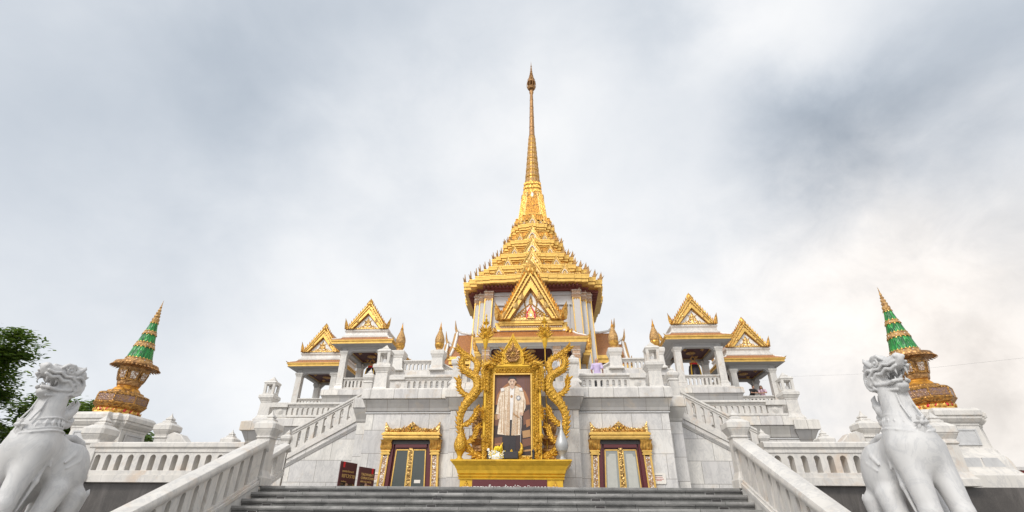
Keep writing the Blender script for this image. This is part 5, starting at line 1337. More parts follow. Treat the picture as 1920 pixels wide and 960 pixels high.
fr = m.build('frame', SH, bevel=.012)
m = mb('goldyc'); rg = random.Random(5)
for z in np.arange(FZ0+.1, FZ1-.1, .115):           # lattice of small leaves on the mouldings
    for xc in ((FX0+IX0-.02)/2, (FX1+IX1+.02)/2):
        for o_ in (-.075, .0, .075): m.leaf((xc+o_, 20.0, z+(.055 if o_ else 0)), (1, 0, 0), (0, 0, 1), (0, -1, 0), .085, .13, .06, n=4)
for x in np.arange(IX0-.02, IX1+.03, .11):
    for o_ in (-.07, 0, .07): m.leaf((x+(.05 if o_ else 0), 20.0, (FZ1+IZ1)/2+o_), (0, 0, 1), (1, 0, 0), (0, -1, 0), .08, .12, .06, n=4)
m.build('frame_lattice', SH)
def cluster(cx, cz, sx, sz, n, R0, seed, h0=.34, name='frame_scroll'):
    m = mb('goldyc'); r = random.Random(seed)
    for i in range(n):
        t = i/max(1, n-1); a = rad(-60+150*t)
        d = Vector((sx*math.cos(a), 0, sz*math.sin(a))); base = Vector((cx-d.x*R0*.3, 19.93-.04*(i % 2), cz-d.z*R0*.3))
        m.leaf(base, (-d.z, 0, d.x), (d.x, -.12, d.z), (0, -1, 0), h0*.42, h0*(.8+.4*r.random()), .14, lean=.35*(1 if i % 2 else -1), n=7)
    pts = [(cx+sx*(.05+.17*math.cos(a)*(1-a/9)), 19.90, cz+sz*(.02+.17*math.sin(a)*(1-a/9))) for a in np.linspace(0, 6.2, 16)]
    m.tube(pts, list(np.linspace(.055, .02, 16)), 6); m.ball((cx+sx*.04, 19.90, cz), .07, 8, 6)
    return m.build(name, SH)
for s, X in ((-1, FX0), (1, FX1)):
    cluster(X-s*.22, FZ1-.10, s, 1, 7, .2, 3, .26); 
    m = mb('goldyc')           # feathered wings hanging at the upper corners
    for i in range(6):
        for j in range(3):
            m.leaf((X+s*.10-s*.10*j, 19.94-.02*j, FZ1-.20-.13*i), (s, 0, 0), (s*.25-s*.12*j, -.05, -1), (0, -1, 0), .13, .24, .10, lean=-.2, n=5)
    m.tube([(X-s*.42, 19.92, FZ1+.02), (X-s*.2, 19.90, FZ1+.10), (X+s*.04, 19.90, FZ1+.02), (X+s*.12, 19.92, FZ1-.22), (X+s*.07, 19.93, FZ1-.55)], [.04, .09, .11, .09, .04], 7)
    m.build('frame_wing', SH)
    m = mb('goldyc')           # side ornament halfway and mount at the foot
    for i in range(7):
        a = rad(-80+160*i/6); d = Vector((s*math.cos(a)*.6, -.1, math.sin(a))); m.leaf((X+s*.0, 19.96, 4.05), (-d.z, 0, d.x), d, (0, -1, 0), .12, .36, .12, lean=.2, n=6)
    m.build('frame_boss', SH)
    m = mb('goldyc')
    for i in range(6):
        for j in (2, 3):
            m.leaf((X+s*.20-s*.14*j+s*.02*i, 19.92+.01*i, 2.38+.15*i), (s, 0, 0), (-s*.25+s*.1*(i % 3), -.05, 1), (0, -1, 0), .15, .27-.02*i, .12, lean=.35*(1 if (i+j) % 2 else -1), n=6)
    m.build('frame_foot_scroll', SH)
m = mb('goldyc')
for i in range(11): m.leaf((IX0+.1+i*.125, 19.95, 2.37), (1, 0, 0), (0, 0, 1), (0, -1, 0), .14, .20-.012*abs(i-5), .08, lean=.3*(1 if i % 2 else -1), n=5)
m.build('lower_scroll_band', SH)
# pediment
m = mb('goldy'); xc = .04
lot = [(-.40, 5.95), (.40, 5.95), (.44, 6.02), (.42, 6.15), (.38, 6.45), (.30, 6.66), (.17, 6.86), (.08, 7.02), (0, 7.24), (-.08, 7.02), (-.17, 6.86), (-.30, 6.66), (-.38, 6.45), (-.42, 6.15), (-.44, 6.02)]
m.prism([(xc+u, v) for u, v in lot], 20.0, 20.25)
m.mat('goldyc').prism([(xc+u*.82, 6.03+(v-5.95)*.84) for u, v in lot], 19.965, 20.05)
for s in (-1, 1):
    m.mat('goldy').tube([(xc+s*u, 19.99, v) for u, v in ((.42, 5.97), (.43, 6.15), (.39, 6.45), (.30, 6.67), (.17, 6.88), (.07, 7.06), (0, 7.30))], [.035]*6+[.01], 6)
m.build('pediment_lotus', SH)
for s in (-1, 1):
    m = mb('goldyc'); m.prism([(xc+s*.36, 5.98), (xc+s*1.16, 5.98), (xc+s*.98, 6.07), (xc+s*.72, 6.27), (xc+s*.52, 6.50), (xc+s*.40, 6.68)], 20.03, 20.2)
    for i in range(9):
        t = i/8; px_, pz_ = .38+.80*t, 6.62-.66*t**.8
        m.leaf((xc+s*(px_-.02), 20.02, pz_-.10), (1, 0, 0), (s*.55, -.05, .8), (0, -1, 0), .17, .27-.06*t, .12, lean=.35*s, n=6)
        if i < 7: m.leaf((xc+s*(px_-.0), 19.99, pz_-.34+.1*t), (1, 0, 0), (s*.8, -.05, .35), (0, -1, 0), .15, .24, .12, lean=-.35*s, n=6)
    m.leaf((xc+s*1.05, 20.0, 5.99), (0, 0, 1), (s*.9, 0, .25), (0, -1, 0), .12, .30, .1, lean=.3, n=6)
    m.build('pediment_wing', SH)
# round badge on the pediment
m = mb('goldd'); R1 = .26; zc = 6.40
for k in range(14):
    a = k*PI/7; m.leaf((xc+.17*math.cos(a), 19.93, zc+.17*math.sin(a)), (-math.sin(a), 0, math.cos(a)), (math.cos(a), 0, math.sin(a)), (0, -1, 0), .10, .13+.03*(k % 2), .05, n=4)
m.tube([(xc+.155*math.cos(k*PI/10), 19.91, zc+.155*math.sin(k*PI/10)) for k in range(21)], .022, 6)
for k in range(8):
    a = k*PI/4+.3; m.tube([(xc, 19.91, zc), (xc+.07*math.cos(a)+.02, 19.90, zc+.07*math.sin(a)), (xc+.15*math.cos(a+.5), 19.91, zc+.15*math.sin(a+.5))], .013, 5)
m.tube([(xc-.26, 19.92, zc-.16), (xc-.12, 19.90, zc-.30), (xc+.12, 19.90, zc-.30), (xc+.26, 19.92, zc-.16)], [.03, .05, .05, .03], 6)
m.leaf((xc, 19.92, zc+.2), (1, 0, 0), (0, 0, 1), (0, -1, 0), .12, .30, .05, n=6); m.mat('gold').ball((xc, 19.90, zc), .05, 8, 6); m.build('badge', SH)

# picture: painted panel (flat artwork), drawn in colour patches
def pm(name, col, rough=.45, pattern=None):
    q = NT(name)
    if pattern:
        v = q.co(False); w = q.n('ShaderNodeTexVoronoi'); q.l(v, w.inputs['Vector']); w.inputs['Scale'].default_value = 24
        nz = q.noise(v, 9, 4, .6); c = q.mix(q.ramp(w.outputs['Distance'], (.25, 0.), (.5, 1.)), col, pattern); c = q.mix(q.ramp(nz, (.4, 0.), (.65, .6)), c, tuple(x*.7 for x in col)); q.set(c, rough=rough)
    else:
        v = q.co(False); c = q.mix(q.noise(v, 5, 6, .65), tuple(x*.75 for x in col), tuple(min(1, x*1.25) for x in col)); q.set(c, rough=rough)
    M[name] = q.m
pm('paint_background', (.15, .065, .05)); pm('paint_glow', (.36, .15, .055)); pm('paint_shadow', (.035, .016, .014)); pm('paint_furniture', (.16, .065, .035)); pm('paint_gilt', (.40, .22, .09))
pm('paint_robe', (.62, .46, .31), pattern=(.80, .68, .54)); pm('paint_robe_edge', (.66, .53, .38), pattern=(.50, .32, .19)); pm('paint_white', (.72, .68, .64)); pm('paint_skin', (.56, .36, .25)); pm('paint_dark', (.022, .016, .018)); pm('paint_grey', (.30, .29, .30))
def PX(cx_, cy_): return (-.67+(cx_-197)/(462-197)*1.42, 5.55-(cy_-180)/(775-180)*3.03)
lay = [0]
pc = mb('paint_background').box(IX0-.01, IX1+.01, 20.10, 20.16, IZ0-.01, IZ1+.01)
def patch(key, pts):
    lay[0] += 1; yy = 20.10-.0012*lay[0]
    pc.mat(key).prism([PX(*p) for p in pts], yy-.001, yy)
def ell(key, x, y, rx, ry, n=20): patch(key, [(x+rx*math.cos(2*PI*i/n), y+ry*math.sin(2*PI*i/n)) for i in range(n)])
for gx in (206, 222, 238, 420, 436, 450): patch('paint_furniture', [(gx, 184), (gx+6, 184), (gx+7, 400), (gx-1, 400)])
patch('paint_glow', [(205, 405), (215, 330), (250, 275), (290, 240), (330, 228), (380, 255), (425, 310), (445, 360), (455, 405)])
patch('paint_background', [(240, 400), (255, 330), (300, 270), (350, 268), (400, 320), (420, 400)])
patch('paint_shadow', [(198, 410), (240, 405), (240, 470), (460, 405), (461, 772), (198, 772)])
patch('paint_furniture', [(198, 520), (240, 500), (245, 560), (200, 560)]); patch('paint_gilt', [(198, 480), (225, 470), (222, 520), (200, 515)])
patch('paint_furniture', [(405, 470), (450, 440), (460, 520), (410, 560)]); patch('paint_gilt', [(400, 600), (455, 590), (460, 640), (405, 650)])
patch('paint_furniture', [(200, 650), (258, 640), (258, 700), (200, 712)]); patch('paint_glow', [(205, 690), (250, 684), (250, 695), (205, 702)])
patch('paint_furniture', [(400, 660), (461, 648), (461, 700), (402, 715)]); patch('paint_glow', [(425, 520), (455, 512), (457, 560), (430, 575)])
patch('paint_gilt', [(400, 735), (461, 728), (461, 740), (400, 748)])
patch('paint_dark', [(260, 600), (356, 600), (352, 757), (312, 757), (310, 690), (303, 757), (262, 757)])
patch('paint_dark', [(262, 745), (300, 742), (312, 770), (262, 772)]); patch('paint_dark', [(318, 745), (352, 742), (365, 765), (320, 770)])
patch('paint_robe', [(243, 300), (268, 276), (300, 262), (352, 262), (390, 280), (408, 310), (425, 380), (420, 440), (398, 470), (396, 560), (392, 628), (350, 632), (300, 632), (222, 622), (228, 560), (238, 480), (208, 474), (222, 380), (232, 330)])
patch('paint_robe', [(232, 330), (250, 345), (244, 480), (208, 474), (220, 400)])
patch('paint_robe', [(392, 350), (425, 380), (424, 430), (398, 490), (378, 470), (384, 420)])
for fx, fy0, fy1, w_ in ((252, 330, 610, 5), (268, 300, 620, 6), (368, 390, 625, 6), (384, 500, 622, 5), (236, 360, 470, 5), (410, 360, 470, 6), (276, 440, 628, 4), (360, 450, 628, 4)):
    patch('paint_gilt', [(fx, fy0), (fx+w_*.6, fy0+8), (fx+w_*.2, fy1), (fx-w_*.6, fy1)])
patch('paint_robe_edge', [(300, 262), (316, 300), (310, 420), (312, 632), (284, 630), (290, 420), (296, 330)])
patch('paint_robe_edge', [(352, 262), (342, 300), (344, 420), (352, 520), (350, 632), (320, 632), (334, 520), (330, 380), (338, 300)])
patch('paint_white', [(308, 268), (344, 268), (338, 330), (334, 420), (326, 522), (312, 522), (312, 400)])
patch('paint_dark', [(312, 520), (326, 520), (322, 632), (310, 632)])
ell('paint_gilt', 322, 345, 9, 12); ell('paint_grey', 372, 356, 17, 19, 10); ell('paint_white', 372, 356, 9, 10, 10)
patch('paint_white', [(240, 284), (262, 276), (268, 300), (242, 306)]); patch('paint_white', [(376, 280), (398, 278), (404, 304), (378, 300)])
ell('paint_skin', 230, 496, 11, 20); ell('paint_skin', 394, 478, 13, 14)
patch('paint_gilt', [(336, 470), (380, 500), (382, 508), (334, 480)]); patch('paint_grey', [(388, 485), (393, 485), (390, 740), (386, 740)])
patch('paint_skin', [(312, 245), (340, 245), (343, 275), (326, 290), (309, 275)])
ell('paint_dark', 326, 214, 29, 27); ell('paint_skin', 326, 234, 24, 33); ell('paint_skin', 300, 234, 5, 10); ell('paint_skin', 352, 234, 5, 10)
patch('paint_dark', [(302, 216), (310, 199), (342, 199), (350, 216), (338, 209), (314, 209)])
patch('paint_robe', [(303, 225), (309, 222), (312, 262), (318, 272), (310, 262)]); patch('paint_gilt', [(349, 222), (343, 262), (334, 270), (346, 262), (352, 240)])
for ex in (315, 337): patch('paint_dark', [(ex-7, 226), (ex+7, 226), (ex+7, 224), (ex-7, 224)]); ell('paint_dark', ex, 232, 4, 2.4, 8); 
patch('paint_robe', [(324, 232), (328, 232), (331, 246), (321, 246)]); patch('paint_dark', [(317, 254), (335, 254), (334, 256), (318, 256)])
pc.build('portrait_panel', SH)

def flame_urn(x, key, label):
    t = thing('flame_urn', label, 'urn', (x, 20.05, 2.36), 'flame-shaped urns on the shrine pedestal'); z = 2.362
    m = mb(key); m.lathe(x, 20.05, [(.15, z), (.155, z+.03), (.13, z+.06), (.09, z+.09), (.085, z+.13), (.12, z+.22), (.17, z+.30)], 18); m.build('foot', t, smooth=50)
    m = mb(key if key == 'silver' else 'goldyc'); m.lathe(x, 20.05, [(.17, z+.30), (.195, z+.32), (.20, z+.35), (.225, z+.42), (.245, z+.52), (.235, z+.62), (.19, z+.76), (.13, z+.90), (.07, z+1.04), (.05, z+1.12), (.06, z+1.15), (.04, z+1.19), (.02, z+1.35), (.003, z+1.50)], 20); m.build('bulb', t, smooth=60)
    m = mb(key)
    for r_, zz in ((.205, .33), (.215, .37), (.06, 1.10)): m.lathe(x, 20.05, [(r_-.02, z+zz-.012), (r_, z+zz), (r_-.02, z+zz+.012)], 18)
    m.build('ring', t)
flame_urn(-1.93, 'goldy', 'golden flame-shaped urn on the left end of the yellow pedestal')
flame_urn(1.90, 'silver', 'silver-grey flame-shaped urn on the right end of the yellow pedestal')

# serpentine gilded side scrolls
def catmull(P, n=8):
    P = [Vector(p) for p in P]; P = [P[0]*2-P[1]]+P+[P[-1]*2-P[-2]]; o = []
    for i in range(1, len(P)-2):
        for k in range(n):
            t = k/n; a, b, c, d = P[i-1:i+3]
            o.append(.5*((2*b)+(c-a)*t+(2*a-5*b+4*c-d)*t*t+(3*b-a-3*c+d)*t**3))
    o.append(P[-2]); return o
for s in (-1, 1):
    m = mb('goldyc'); y = 20.12; cx_ = .04
    main = [(1.02, 2.48), (1.45, 2.60), (1.80, 2.95), (2.00, 3.45), (2.05, 3.95), (1.88, 4.40), (1.60, 4.75), (1.40, 5.10), (1.48, 5.45), (1.78, 5.68), (2.02, 5.85), (2.10, 6.10), (2.02, 6.35)]
    pts = catmull([(cx_+s*u, y, v) for u, v in main], 6); n_ = len(pts)
    rr_ = [.045+.03*min(1, 4*i/n_)+.115*math.exp(-((i/n_-.55)/.22)**2)+.02*(i/n_) for i in range(n_)]
    m.tube(pts, rr_, 8, flat=(0, 1, 0))
    head = catmull([(cx_+s*u, y, v) for u, v in ((1.42, 5.30), (1.52, 5.62), (1.44, 5.95), (1.60, 6.22), (1.92, 6.40), (2.22, 6.62), (2.38, 6.78))], 5)
    m.tube(head, [.06, .09, .11, .12, .12, .12, .12, .12, .13, .14, .14, .14, .13, .12, .10, .09, .09, .08, .08, .08, .07, .07, .06, .05, .05, .04, .03, .03, .02, .015, .01][:len(head)], 8, flat=(0, 1, 0))
    b1 = catmull([(cx_+s*u, y, v) for u, v in ((1.62, 4.72), (1.92, 4.82), (2.14, 5.05), (2.18, 5.32), (2.26, 5.50))], 5); m.tube(b1, list(np.linspace(.11, .02, len(b1))), 7, flat=(0, 1, 0))
    b2 = catmull([(cx_+s*u, y, v) for u, v in ((1.98, 3.62), (1.72, 3.72), (1.50, 3.95), (1.42, 4.15), (1.30, 4.30))], 5); m.tube(b2, list(np.linspace(.09, .02, len(b2))), 7, flat=(0, 1, 0))
    b3 = catmull([(cx_+s*u, y, v) for u, v in ((1.80, 2.98), (1.55, 3.10), (1.42, 3.32), (1.36, 3.52), (1.22, 3.62))], 5); m.tube(b3, list(np.linspace(.075, .02, len(b3))), 7, flat=(0, 1, 0))
    m.build('side_scroll', SH, smooth=50)
    m = mb('goldyc')
    def spines(P, side_, step=2, L=.17, r=None):
        for i in range(2, len(P)-1, step):
            t = (P[i+1]-P[i-1]).normalized(); nn = Vector((t.z, 0, -t.x))*side_
            rad_ = r[i] if r else .08
            m.leaf(P[i]+nn*rad_*.3, t, nn*.75+t*.65, (0, -1, 0), .19, L, .10, lean=.45*(1), n=6)
    spines(pts, s, 2, .22, rr_); spines(pts, -s, 2, .20, rr_); spines(head, s, 2, .15); spines(head, -s, 2, .18); spines(b1, s, 2, .15); spines(b1, -s, 2, .15); spines(b2, s, 2, .15); spines(b2, -s, 2, .15); spines(b3, s, 2, .14); spines(b3, -s, 2, .12)
    for i in range(4, n_-4, 2):      # scale-like relief on the body
        t = (pts[i+1]-pts[i-1]).normalized(); m.leaf(pts[i]-Vector((0, rr_[i]*.62, 0)), (t.z, 0, -t.x), t, (0, -1, 0), rr_[i]*1.1, .17, .05, n=4)
    m.build('flame_fringe', SH)
    # tall staff
    t_ = thing('ceremonial_staff', 'tall thin golden staff with winged finial, %s of the portrait frame' % side[s], 'staff', (.08+s*1.27, 20.7, 2.36), 'winged golden staffs'); x = .08+s*1.27
    m = mb('goldy'); m.tube([(x, 20.7, 2.30), (x, 20.7, 7.0)], .020, 8); m.build('pole', t_)
    m = mb('goldy'); m.lathe(x, 20.7, [(.03, 6.85), (.05, 6.87), (.12, 7.20), (.13, 7.28), (.05, 7.32), (.05, 7.5), (.09, 7.55), (.05, 7.62), (.04, 8.0), (.08, 8.05), (.10, 8.10), (.04, 8.14), (.07, 8.2), (.03, 8.26), (.02, 8.34), (.045, 8.37), (.003, 8.5)], 10); m.build('finial', t_)
    m = mb('goldyc')
    for sx in (-1, 1):
        for (z, L, w, n2) in ((7.34, .44, .17, 4), (7.64, .34, .15, 3), (7.98, .17, .09, 2)):
            for j in range(n2): m.leaf((x+sx*.02, 20.68, z+.03*j), (0, 0, 1), (sx*(.9-.08*j), 0, .28+.26*j), (0, -1, 0), w, L*(1-.10*j), .08, lean=.25, n=6)
    for (z, L) in ((7.34, .3), (7.64, .25)): m.leaf((x, 20.60, z), (1, 0, 0), (0, -.5, .5), (0, -1, 0), .12, L, .05)
    m.build('wing', t_)
    # carved stand seen behind the frame
    t_ = thing('carved_altar_stand', 'bronze-gold carved leaf stand half hidden behind the %s edge of the portrait frame' % side[s], 'altar stand', (.05+s*1.42, 21.0, 1.0), 'carved altar stands'); x = .05+s*1.42
    m = mb('goldd'); stack(m, x, 21.0, [(.25, 1.0), (.22, 2.6), (.26, 2.7), (.32, 2.78), (.32, 2.85), (.24, 2.9), (.22, 3.0), (.30, 3.15), (.34, 3.22), (.34, 3.32), (.28, 3.36)]); m.build('stand', t_)
    m = mb('goldd'); m.leaf((x, 20.95, 3.34), (1, 0, 0), (0, 0, 1), (0, -1, 0), .55, 1.25, .12, n=9)
    for j in range(5):
        for sx in (-1, 1): m.leaf((x+sx*(.04), 20.90, 3.38+.19*j), (1, 0, 0), (sx*.5, 0, .8), (0, -1, 0), .13, .26-.02*j, .08, lean=.4*sx, n=5)
    m.build('leaf_board', t_)
# things standing on the pedestal
t = thing('flower_arrangement', 'white and yellow flower arrangement in front of the portrait', 'flowers', (-.52, 19.86, 2.36))
rg = random.Random(11); m = mb('green_leaf'); m.mat('petal'); m.lathe(-.52, 19.88, [(.20, 2.36), (.23, 2.48), (.16, 2.60), (.08, 2.64)], 12); m.build('holder', t)
m = mb('petal'); my = mb('yellow')
for i in range(230):
    a = rg.random()*2*PI; zz = 2.40+rg.random()*.26; r = .25+.02*rg.random(); q = (m if rg.random() < .60 else my)
    q.ball((-.52+r*1.15*math.cos(a), 19.88+r*.75*math.sin(a), zz), .026, 5, 3)
for i in range(40):
    a = rg.random()*2*PI; r = .17*rg.random(); my.ball((-.48+r*math.cos(a), 19.88+r*.7*math.sin(a), 2.70+.10*rg.random()), .05, 6, 4)
m.build('white_blossom', t); my.build('yellow_blossom', t)
t = thing('floodlight', 'black box floodlight lying before the feet of the portrait', 'floodlight', (.0, 19.8, 2.36))
mb('black').box(-.26, .28, 19.76, 20.0, 2.39, 2.63).mat('dark').box(-.24, .26, 19.752, 19.762, 2.41, 2.61).build('lamp_body', t, bevel=.01)
mb('black').box(-.20, -.17, 19.82, 19.9, 2.36, 2.40).box(.19, .22, 19.82, 19.9, 2.36, 2.40).build('bracket', t)
t = thing('crescent_stand', 'pair of golden crescent horns curving up around the black floodlight', 'ornament', (.02, 19.95, 2.36))
m = mb('goldy')
for s in (-1, 1): m.tube(catmull([(.02, 20.02, 2.50), (.02+s*.2, 20.0, 2.52), (.02+s*.36, 19.97, 2.66), (.02+s*.38, 19.97, 2.86), (.02+s*.33, 19.97, 2.98)], 4), [.05, .06, .06, .07, .07, .07, .08, .08, .07, .07, .06, .05, .05, .04, .03, .02, .01], 7)
m.leaf((.02, 19.98, 2.6), (1, 0, 0), (0, 0, 1), (0, -1, 0), .1, .16, .05); m.build('horn', t, smooth=50); mb('goldy').box(-.1, .14, 19.96, 20.06, 2.36, 2.5).build('stand_foot', t)
for i, (x, h, cp) in enumerate(((-.83, .30, 'white'), (.84, .26, 'black'))):
    t = thing('candle_lamp', 'short black lamp with a %s top at the %s foot of the frame' % (('white', 'black')[i], ('left', 'right')[i]), 'lamp', (x, 19.85, 2.36))
    m = mb('black'); m.lathe(x, 19.85, [(.06, 2.36), (.06, 2.38), (.045, 2.40), (.045, 2.36+h)], 10); m.build('stem', t)
    m = mb(cp); m.lathe(x, 19.85, [(.05, 2.36+h), (.055, 2.40+h), (.04, 2.45+h), (.01, 2.46+h)], 10); m.build('top', t)

# notice boards
def board(x, y, ztop, w, ang, label, thai):
    t = thing('notice_board', label, 'notice board', (x, y, 1.0), 'maroon notice boards')
    Mx = Matrix.Translation((x, y, 0)) @ Matrix.Rotation(ang, 4, 'Z')
    m = mb('boardred'); m.M = Mx; m.box(-w/2, w/2, -.02, .02, 1.12, ztop); m.build('panel', t)
    m = mb('silver'); m.M = Mx
    for sx in (-1, 1): m.box(sx*w*.4-.015, sx*w*.4+.015, .022, .05, 1.0, ztop-.1); m.box(sx*w*.4-.015, sx*w*.4+.015, -.2, .3, 1.0, 1.03)
    m.build('easel_leg', t)
    m = mb('red'); m.M = Mx; u = (-w*.30 if thai else w*.33); m.box(u-.05, u+.05, -.026, -.021, ztop-.20, ztop-.0); m.build('ribbon_mark', t)
    m = mb('gletter'); m.M = Mx
    rg = random.Random(4)
    if thai: rows = [(.78, .012, .18), (.72, .012, .26), (.66, .012, .24), (.60, .012, .20)]
    else: rows = [(.98-.07*i, .008, .25) for i in range(5)]
    pb = mb('gletter'); pb.M = Mx
    # photograph strip of figures at the foot of the board
    f_ = mb('paint_furniture'); f_.M = Mx; f_.box(-w*.42, w*.42, -.024, -.0205, 1.16, 1.58 if thai else 1.50)
    f_.mat('paint_dark'); f_.box(-w*.36, -w*.08, -.027, -.0235, 1.3, 1.63 if thai else 1.58); f_.box(w*.08, w*.34, -.027, -.0235, 1.3, 1.60 if thai else 1.52)
    f_.mat('paint_skin'); f_.prism([(-w*.1, 1.4), (w*.08, 1.4), (w*.04, 1.60), (-w*.06, 1.60)], -.030, -.026)
    f_.build('photo_strip', t)
    def tx(s_, z, size, wd=1.0):
        p = Mx @ Vector((-w*.36, -.024, 0)); o = text(s_, t, p.x, p.y, z, size*1.05, 'gletter', 'lettering', rotz=ang, align='LEFT', width=wd); return o
    if thai:
        tx('ศูนย์ประวัติศาสตร์', ztop-.36, .085); tx('เยาวราช', ztop-.55, .20, 1.1)
        for i, s_ in enumerate(('จากสำเภา', 'พ่อค้าสู่เยาวราชถนนมังกร', 'ชั้น ๒ พระมหามณฑป', 'วัดไตรมิตรวิทยาราม')): tx(s_, ztop-.72-.09*i, .075)
    else:
        tx('YAOWARAT', ztop-.30, .13, .95); tx('CHINATOWN', ztop-.42, .12, .95); tx('HERITAGE CENTER', ztop-.53, .075, .95)
        for i, s_ in enumerate(('2nd Floor of Phra Maha Mondop', 'Open daily except Monday', 'From 8.00 am to 5.00 pm', 'Admission at the ticket office')): tx(s_, ztop-.64-.065*i, .05, .9)
M['boardred'] = plain('maroon_printed_board', (.095, .030, .032), .45, var=.15, scale=2)
board(-6.33, 20.6, 2.34, .92, rad(69), 'taller maroon notice board with gold Thai lettering, left of its pair by the left door', True)
board(-5.58, 20.6, 2.15, .92, rad(69), 'shorter maroon notice board with English lettering, right of its pair by the left door', False)

# ------------------------------------------------------------------ smooth figures from distance fields
def surface_nets(F, lo, vox):
    """polygonise F<0 on a regular grid"""
    nx, ny, nz = F.shape; S_ = F < 0
    cs = np.zeros((nx-1, ny-1, nz-1), int)
    for dx in (0, 1):
        for dy in (0, 1):
            for dz in (0, 1): cs += S_[dx:nx-1+dx, dy:ny-1+dy, dz:nz-1+dz]
    act = (cs > 0) & (cs < 8); idx = -np.ones(act.shape, int); ii = np.argwhere(act); idx[act] = np.arange(len(ii))
    acc = np.zeros((len(ii), 3)); cnt = np.zeros(len(ii))
    cor = [(a, b, c) for a in (0, 1) for b in (0, 1) for c in (0, 1)]
    for p in cor:
        for ax in range(3):
            if p[ax]: continue
            q = list(p); q[ax] = 1
            f0 = F[ii[:, 0]+p[0], ii[:, 1]+p[1], ii[:, 2]+p[2]]; f1 = F[ii[:, 0]+q[0], ii[:, 1]+q[1], ii[:, 2]+q[2]]
            c = (f0 < 0) != (f1 < 0); t = np.where(c, f0/np.where(c, f0-f1, 1), 0)
            pt = np.tile(np.array(p, float), (len(ii), 1)); pt[:, ax] += t; acc[c] += pt[c]; cnt[c] += 1
    V_ = lo+(ii+acc/cnt[:, None])*vox
    faces = []
    for ax in range(3):
        a, b = [k for k in range(3) if k != ax]
        sl0 = [slice(None)]*3; sl1 = [slice(None)]*3; sl0[ax] = slice(0, -1); sl1[ax] = slice(1, None)
        c = S_[tuple(sl0)] != S_[tuple(sl1)]
        e = np.argwhere(c); e = e[(e[:, a] > 0) & (e[:, b] > 0) & (e[:, a] < F.shape[a]-1) & (e[:, b] < F.shape[b]-1)]
        if len(e) == 0: continue
        def at_(da, db):
            q = e.copy(); q[:, a] -= da; q[:, b] -= db; return idx[q[:, 0], q[:, 1], q[:, 2]]
        f = np.stack([at_(1, 1), at_(0, 1), at_(0, 0), at_(1, 0)], 1); s0 = S_[e[:, 0], e[:, 1], e[:, 2]]
        flip = s0 if ax != 1 else ~s0
        f[~flip] = f[~flip][:, ::-1]; faces.append(f)
    return V_, np.concatenate(faces)
class SDF:
    def __init__(s, lo, hi, vox):
        s.rs = 1.0; s.lo = np.array(lo, float); s.vox = vox; n = np.ceil((np.array(hi)-s.lo)/vox).astype(int)+1
        g = [s.lo[i]+np.arange(n[i])*vox for i in range(3)]; s.P = np.stack(np.meshgrid(*g, indexing='ij'), -1); s.F = np.full(tuple(n), 1e3); s.g = g
    def win(s, lo, hi):
        a = [max(0, int((lo[i]-s.lo[i])/s.vox)) for i in range(3)]; b = [min(s.F.shape[i], int((hi[i]-s.lo[i])/s.vox)+2) for i in range(3)]
        return tuple(slice(a[i], max(a[i], b[i])) for i in range(3))
    def add(s, fn, lo, hi, k):
        w = s.win(np.array(lo)-k-.06, np.array(hi)+k+.06); d = fn(s.P[w]); f = s.F[w]
        if k > 0:
            h = np.clip(.5+.5*(f-d)/k, 0, 1); r = f*(1-h)+d*h-k*h*(1-h); s.F[w] = np.minimum(np.minimum(r, f), 1e3)
        elif k == 0: s.F[w] = np.minimum(f, d)
    def cut(s, fn, lo, hi, k=.02):
        w = s.win(np.array(lo)-.1, np.array(hi)+.1); d = -fn(s.P[w]); f = s.F[w]; h = np.clip(.5-.5*(f-d)/k, 0, 1); s.F[w] = f*(1-h)+d*h+k*h*(1-h)
    def cone(s, a, b, ra, rb, k=.05, sub=False):
        ra *= s.rs; rb *= s.rs; a = np.array(a, float); b = np.array(b, float); L2 = max(1e-9, ((b-a)**2).sum())
        def fn(P):
            t = np.clip(((P-a)@(b-a))/L2, 0, 1); c = a+t[..., None]*(b-a); return np.sqrt(((P-c)**2).sum(-1))-(ra+(rb-ra)*t)
        R_ = max(ra, rb); lo = np.minimum(a, b)-R_; hi = np.maximum(a, b)+R_
        (s.cut if sub else s.add)(fn, lo, hi, k)
    def chain(s, pts, rs, k=.03, sub=False):
        for i in range(len(pts)-1): s.cone(pts[i], pts[i+1], rs[i], rs[i+1], k, sub)
    def ell(s, c, r, k=.05, rot=None, sub=False):
        c = np.array(c, float); r = np.array(r, float)*s.rs
        def fn(P):
            q = P-c
            if rot is not None: q = q@rot
            l = np.sqrt(((q/r)**2).sum(-1)); return (l-1)*min(r)*np.clip(.5+.5*l, .6, 1)
        R_ = max(r); (s.cut if sub else s.add)(fn, c-R_, c+R_, k)
    def mesh(s, name, key, off):
        V_, f = surface_nets(s.F, s.lo, s.vox); me = bpy.data.meshes.new(name)
        me.from_pydata((V_-np.array(off)).tolist(), [], f.tolist()); me.materials.append(M[key]); me.update(); me.shade_smooth(); return me
def rotx(a): c, s = math.cos(a), math.sin(a); return np.array([[1, 0, 0], [0, c, -s], [0, s, c]]).T

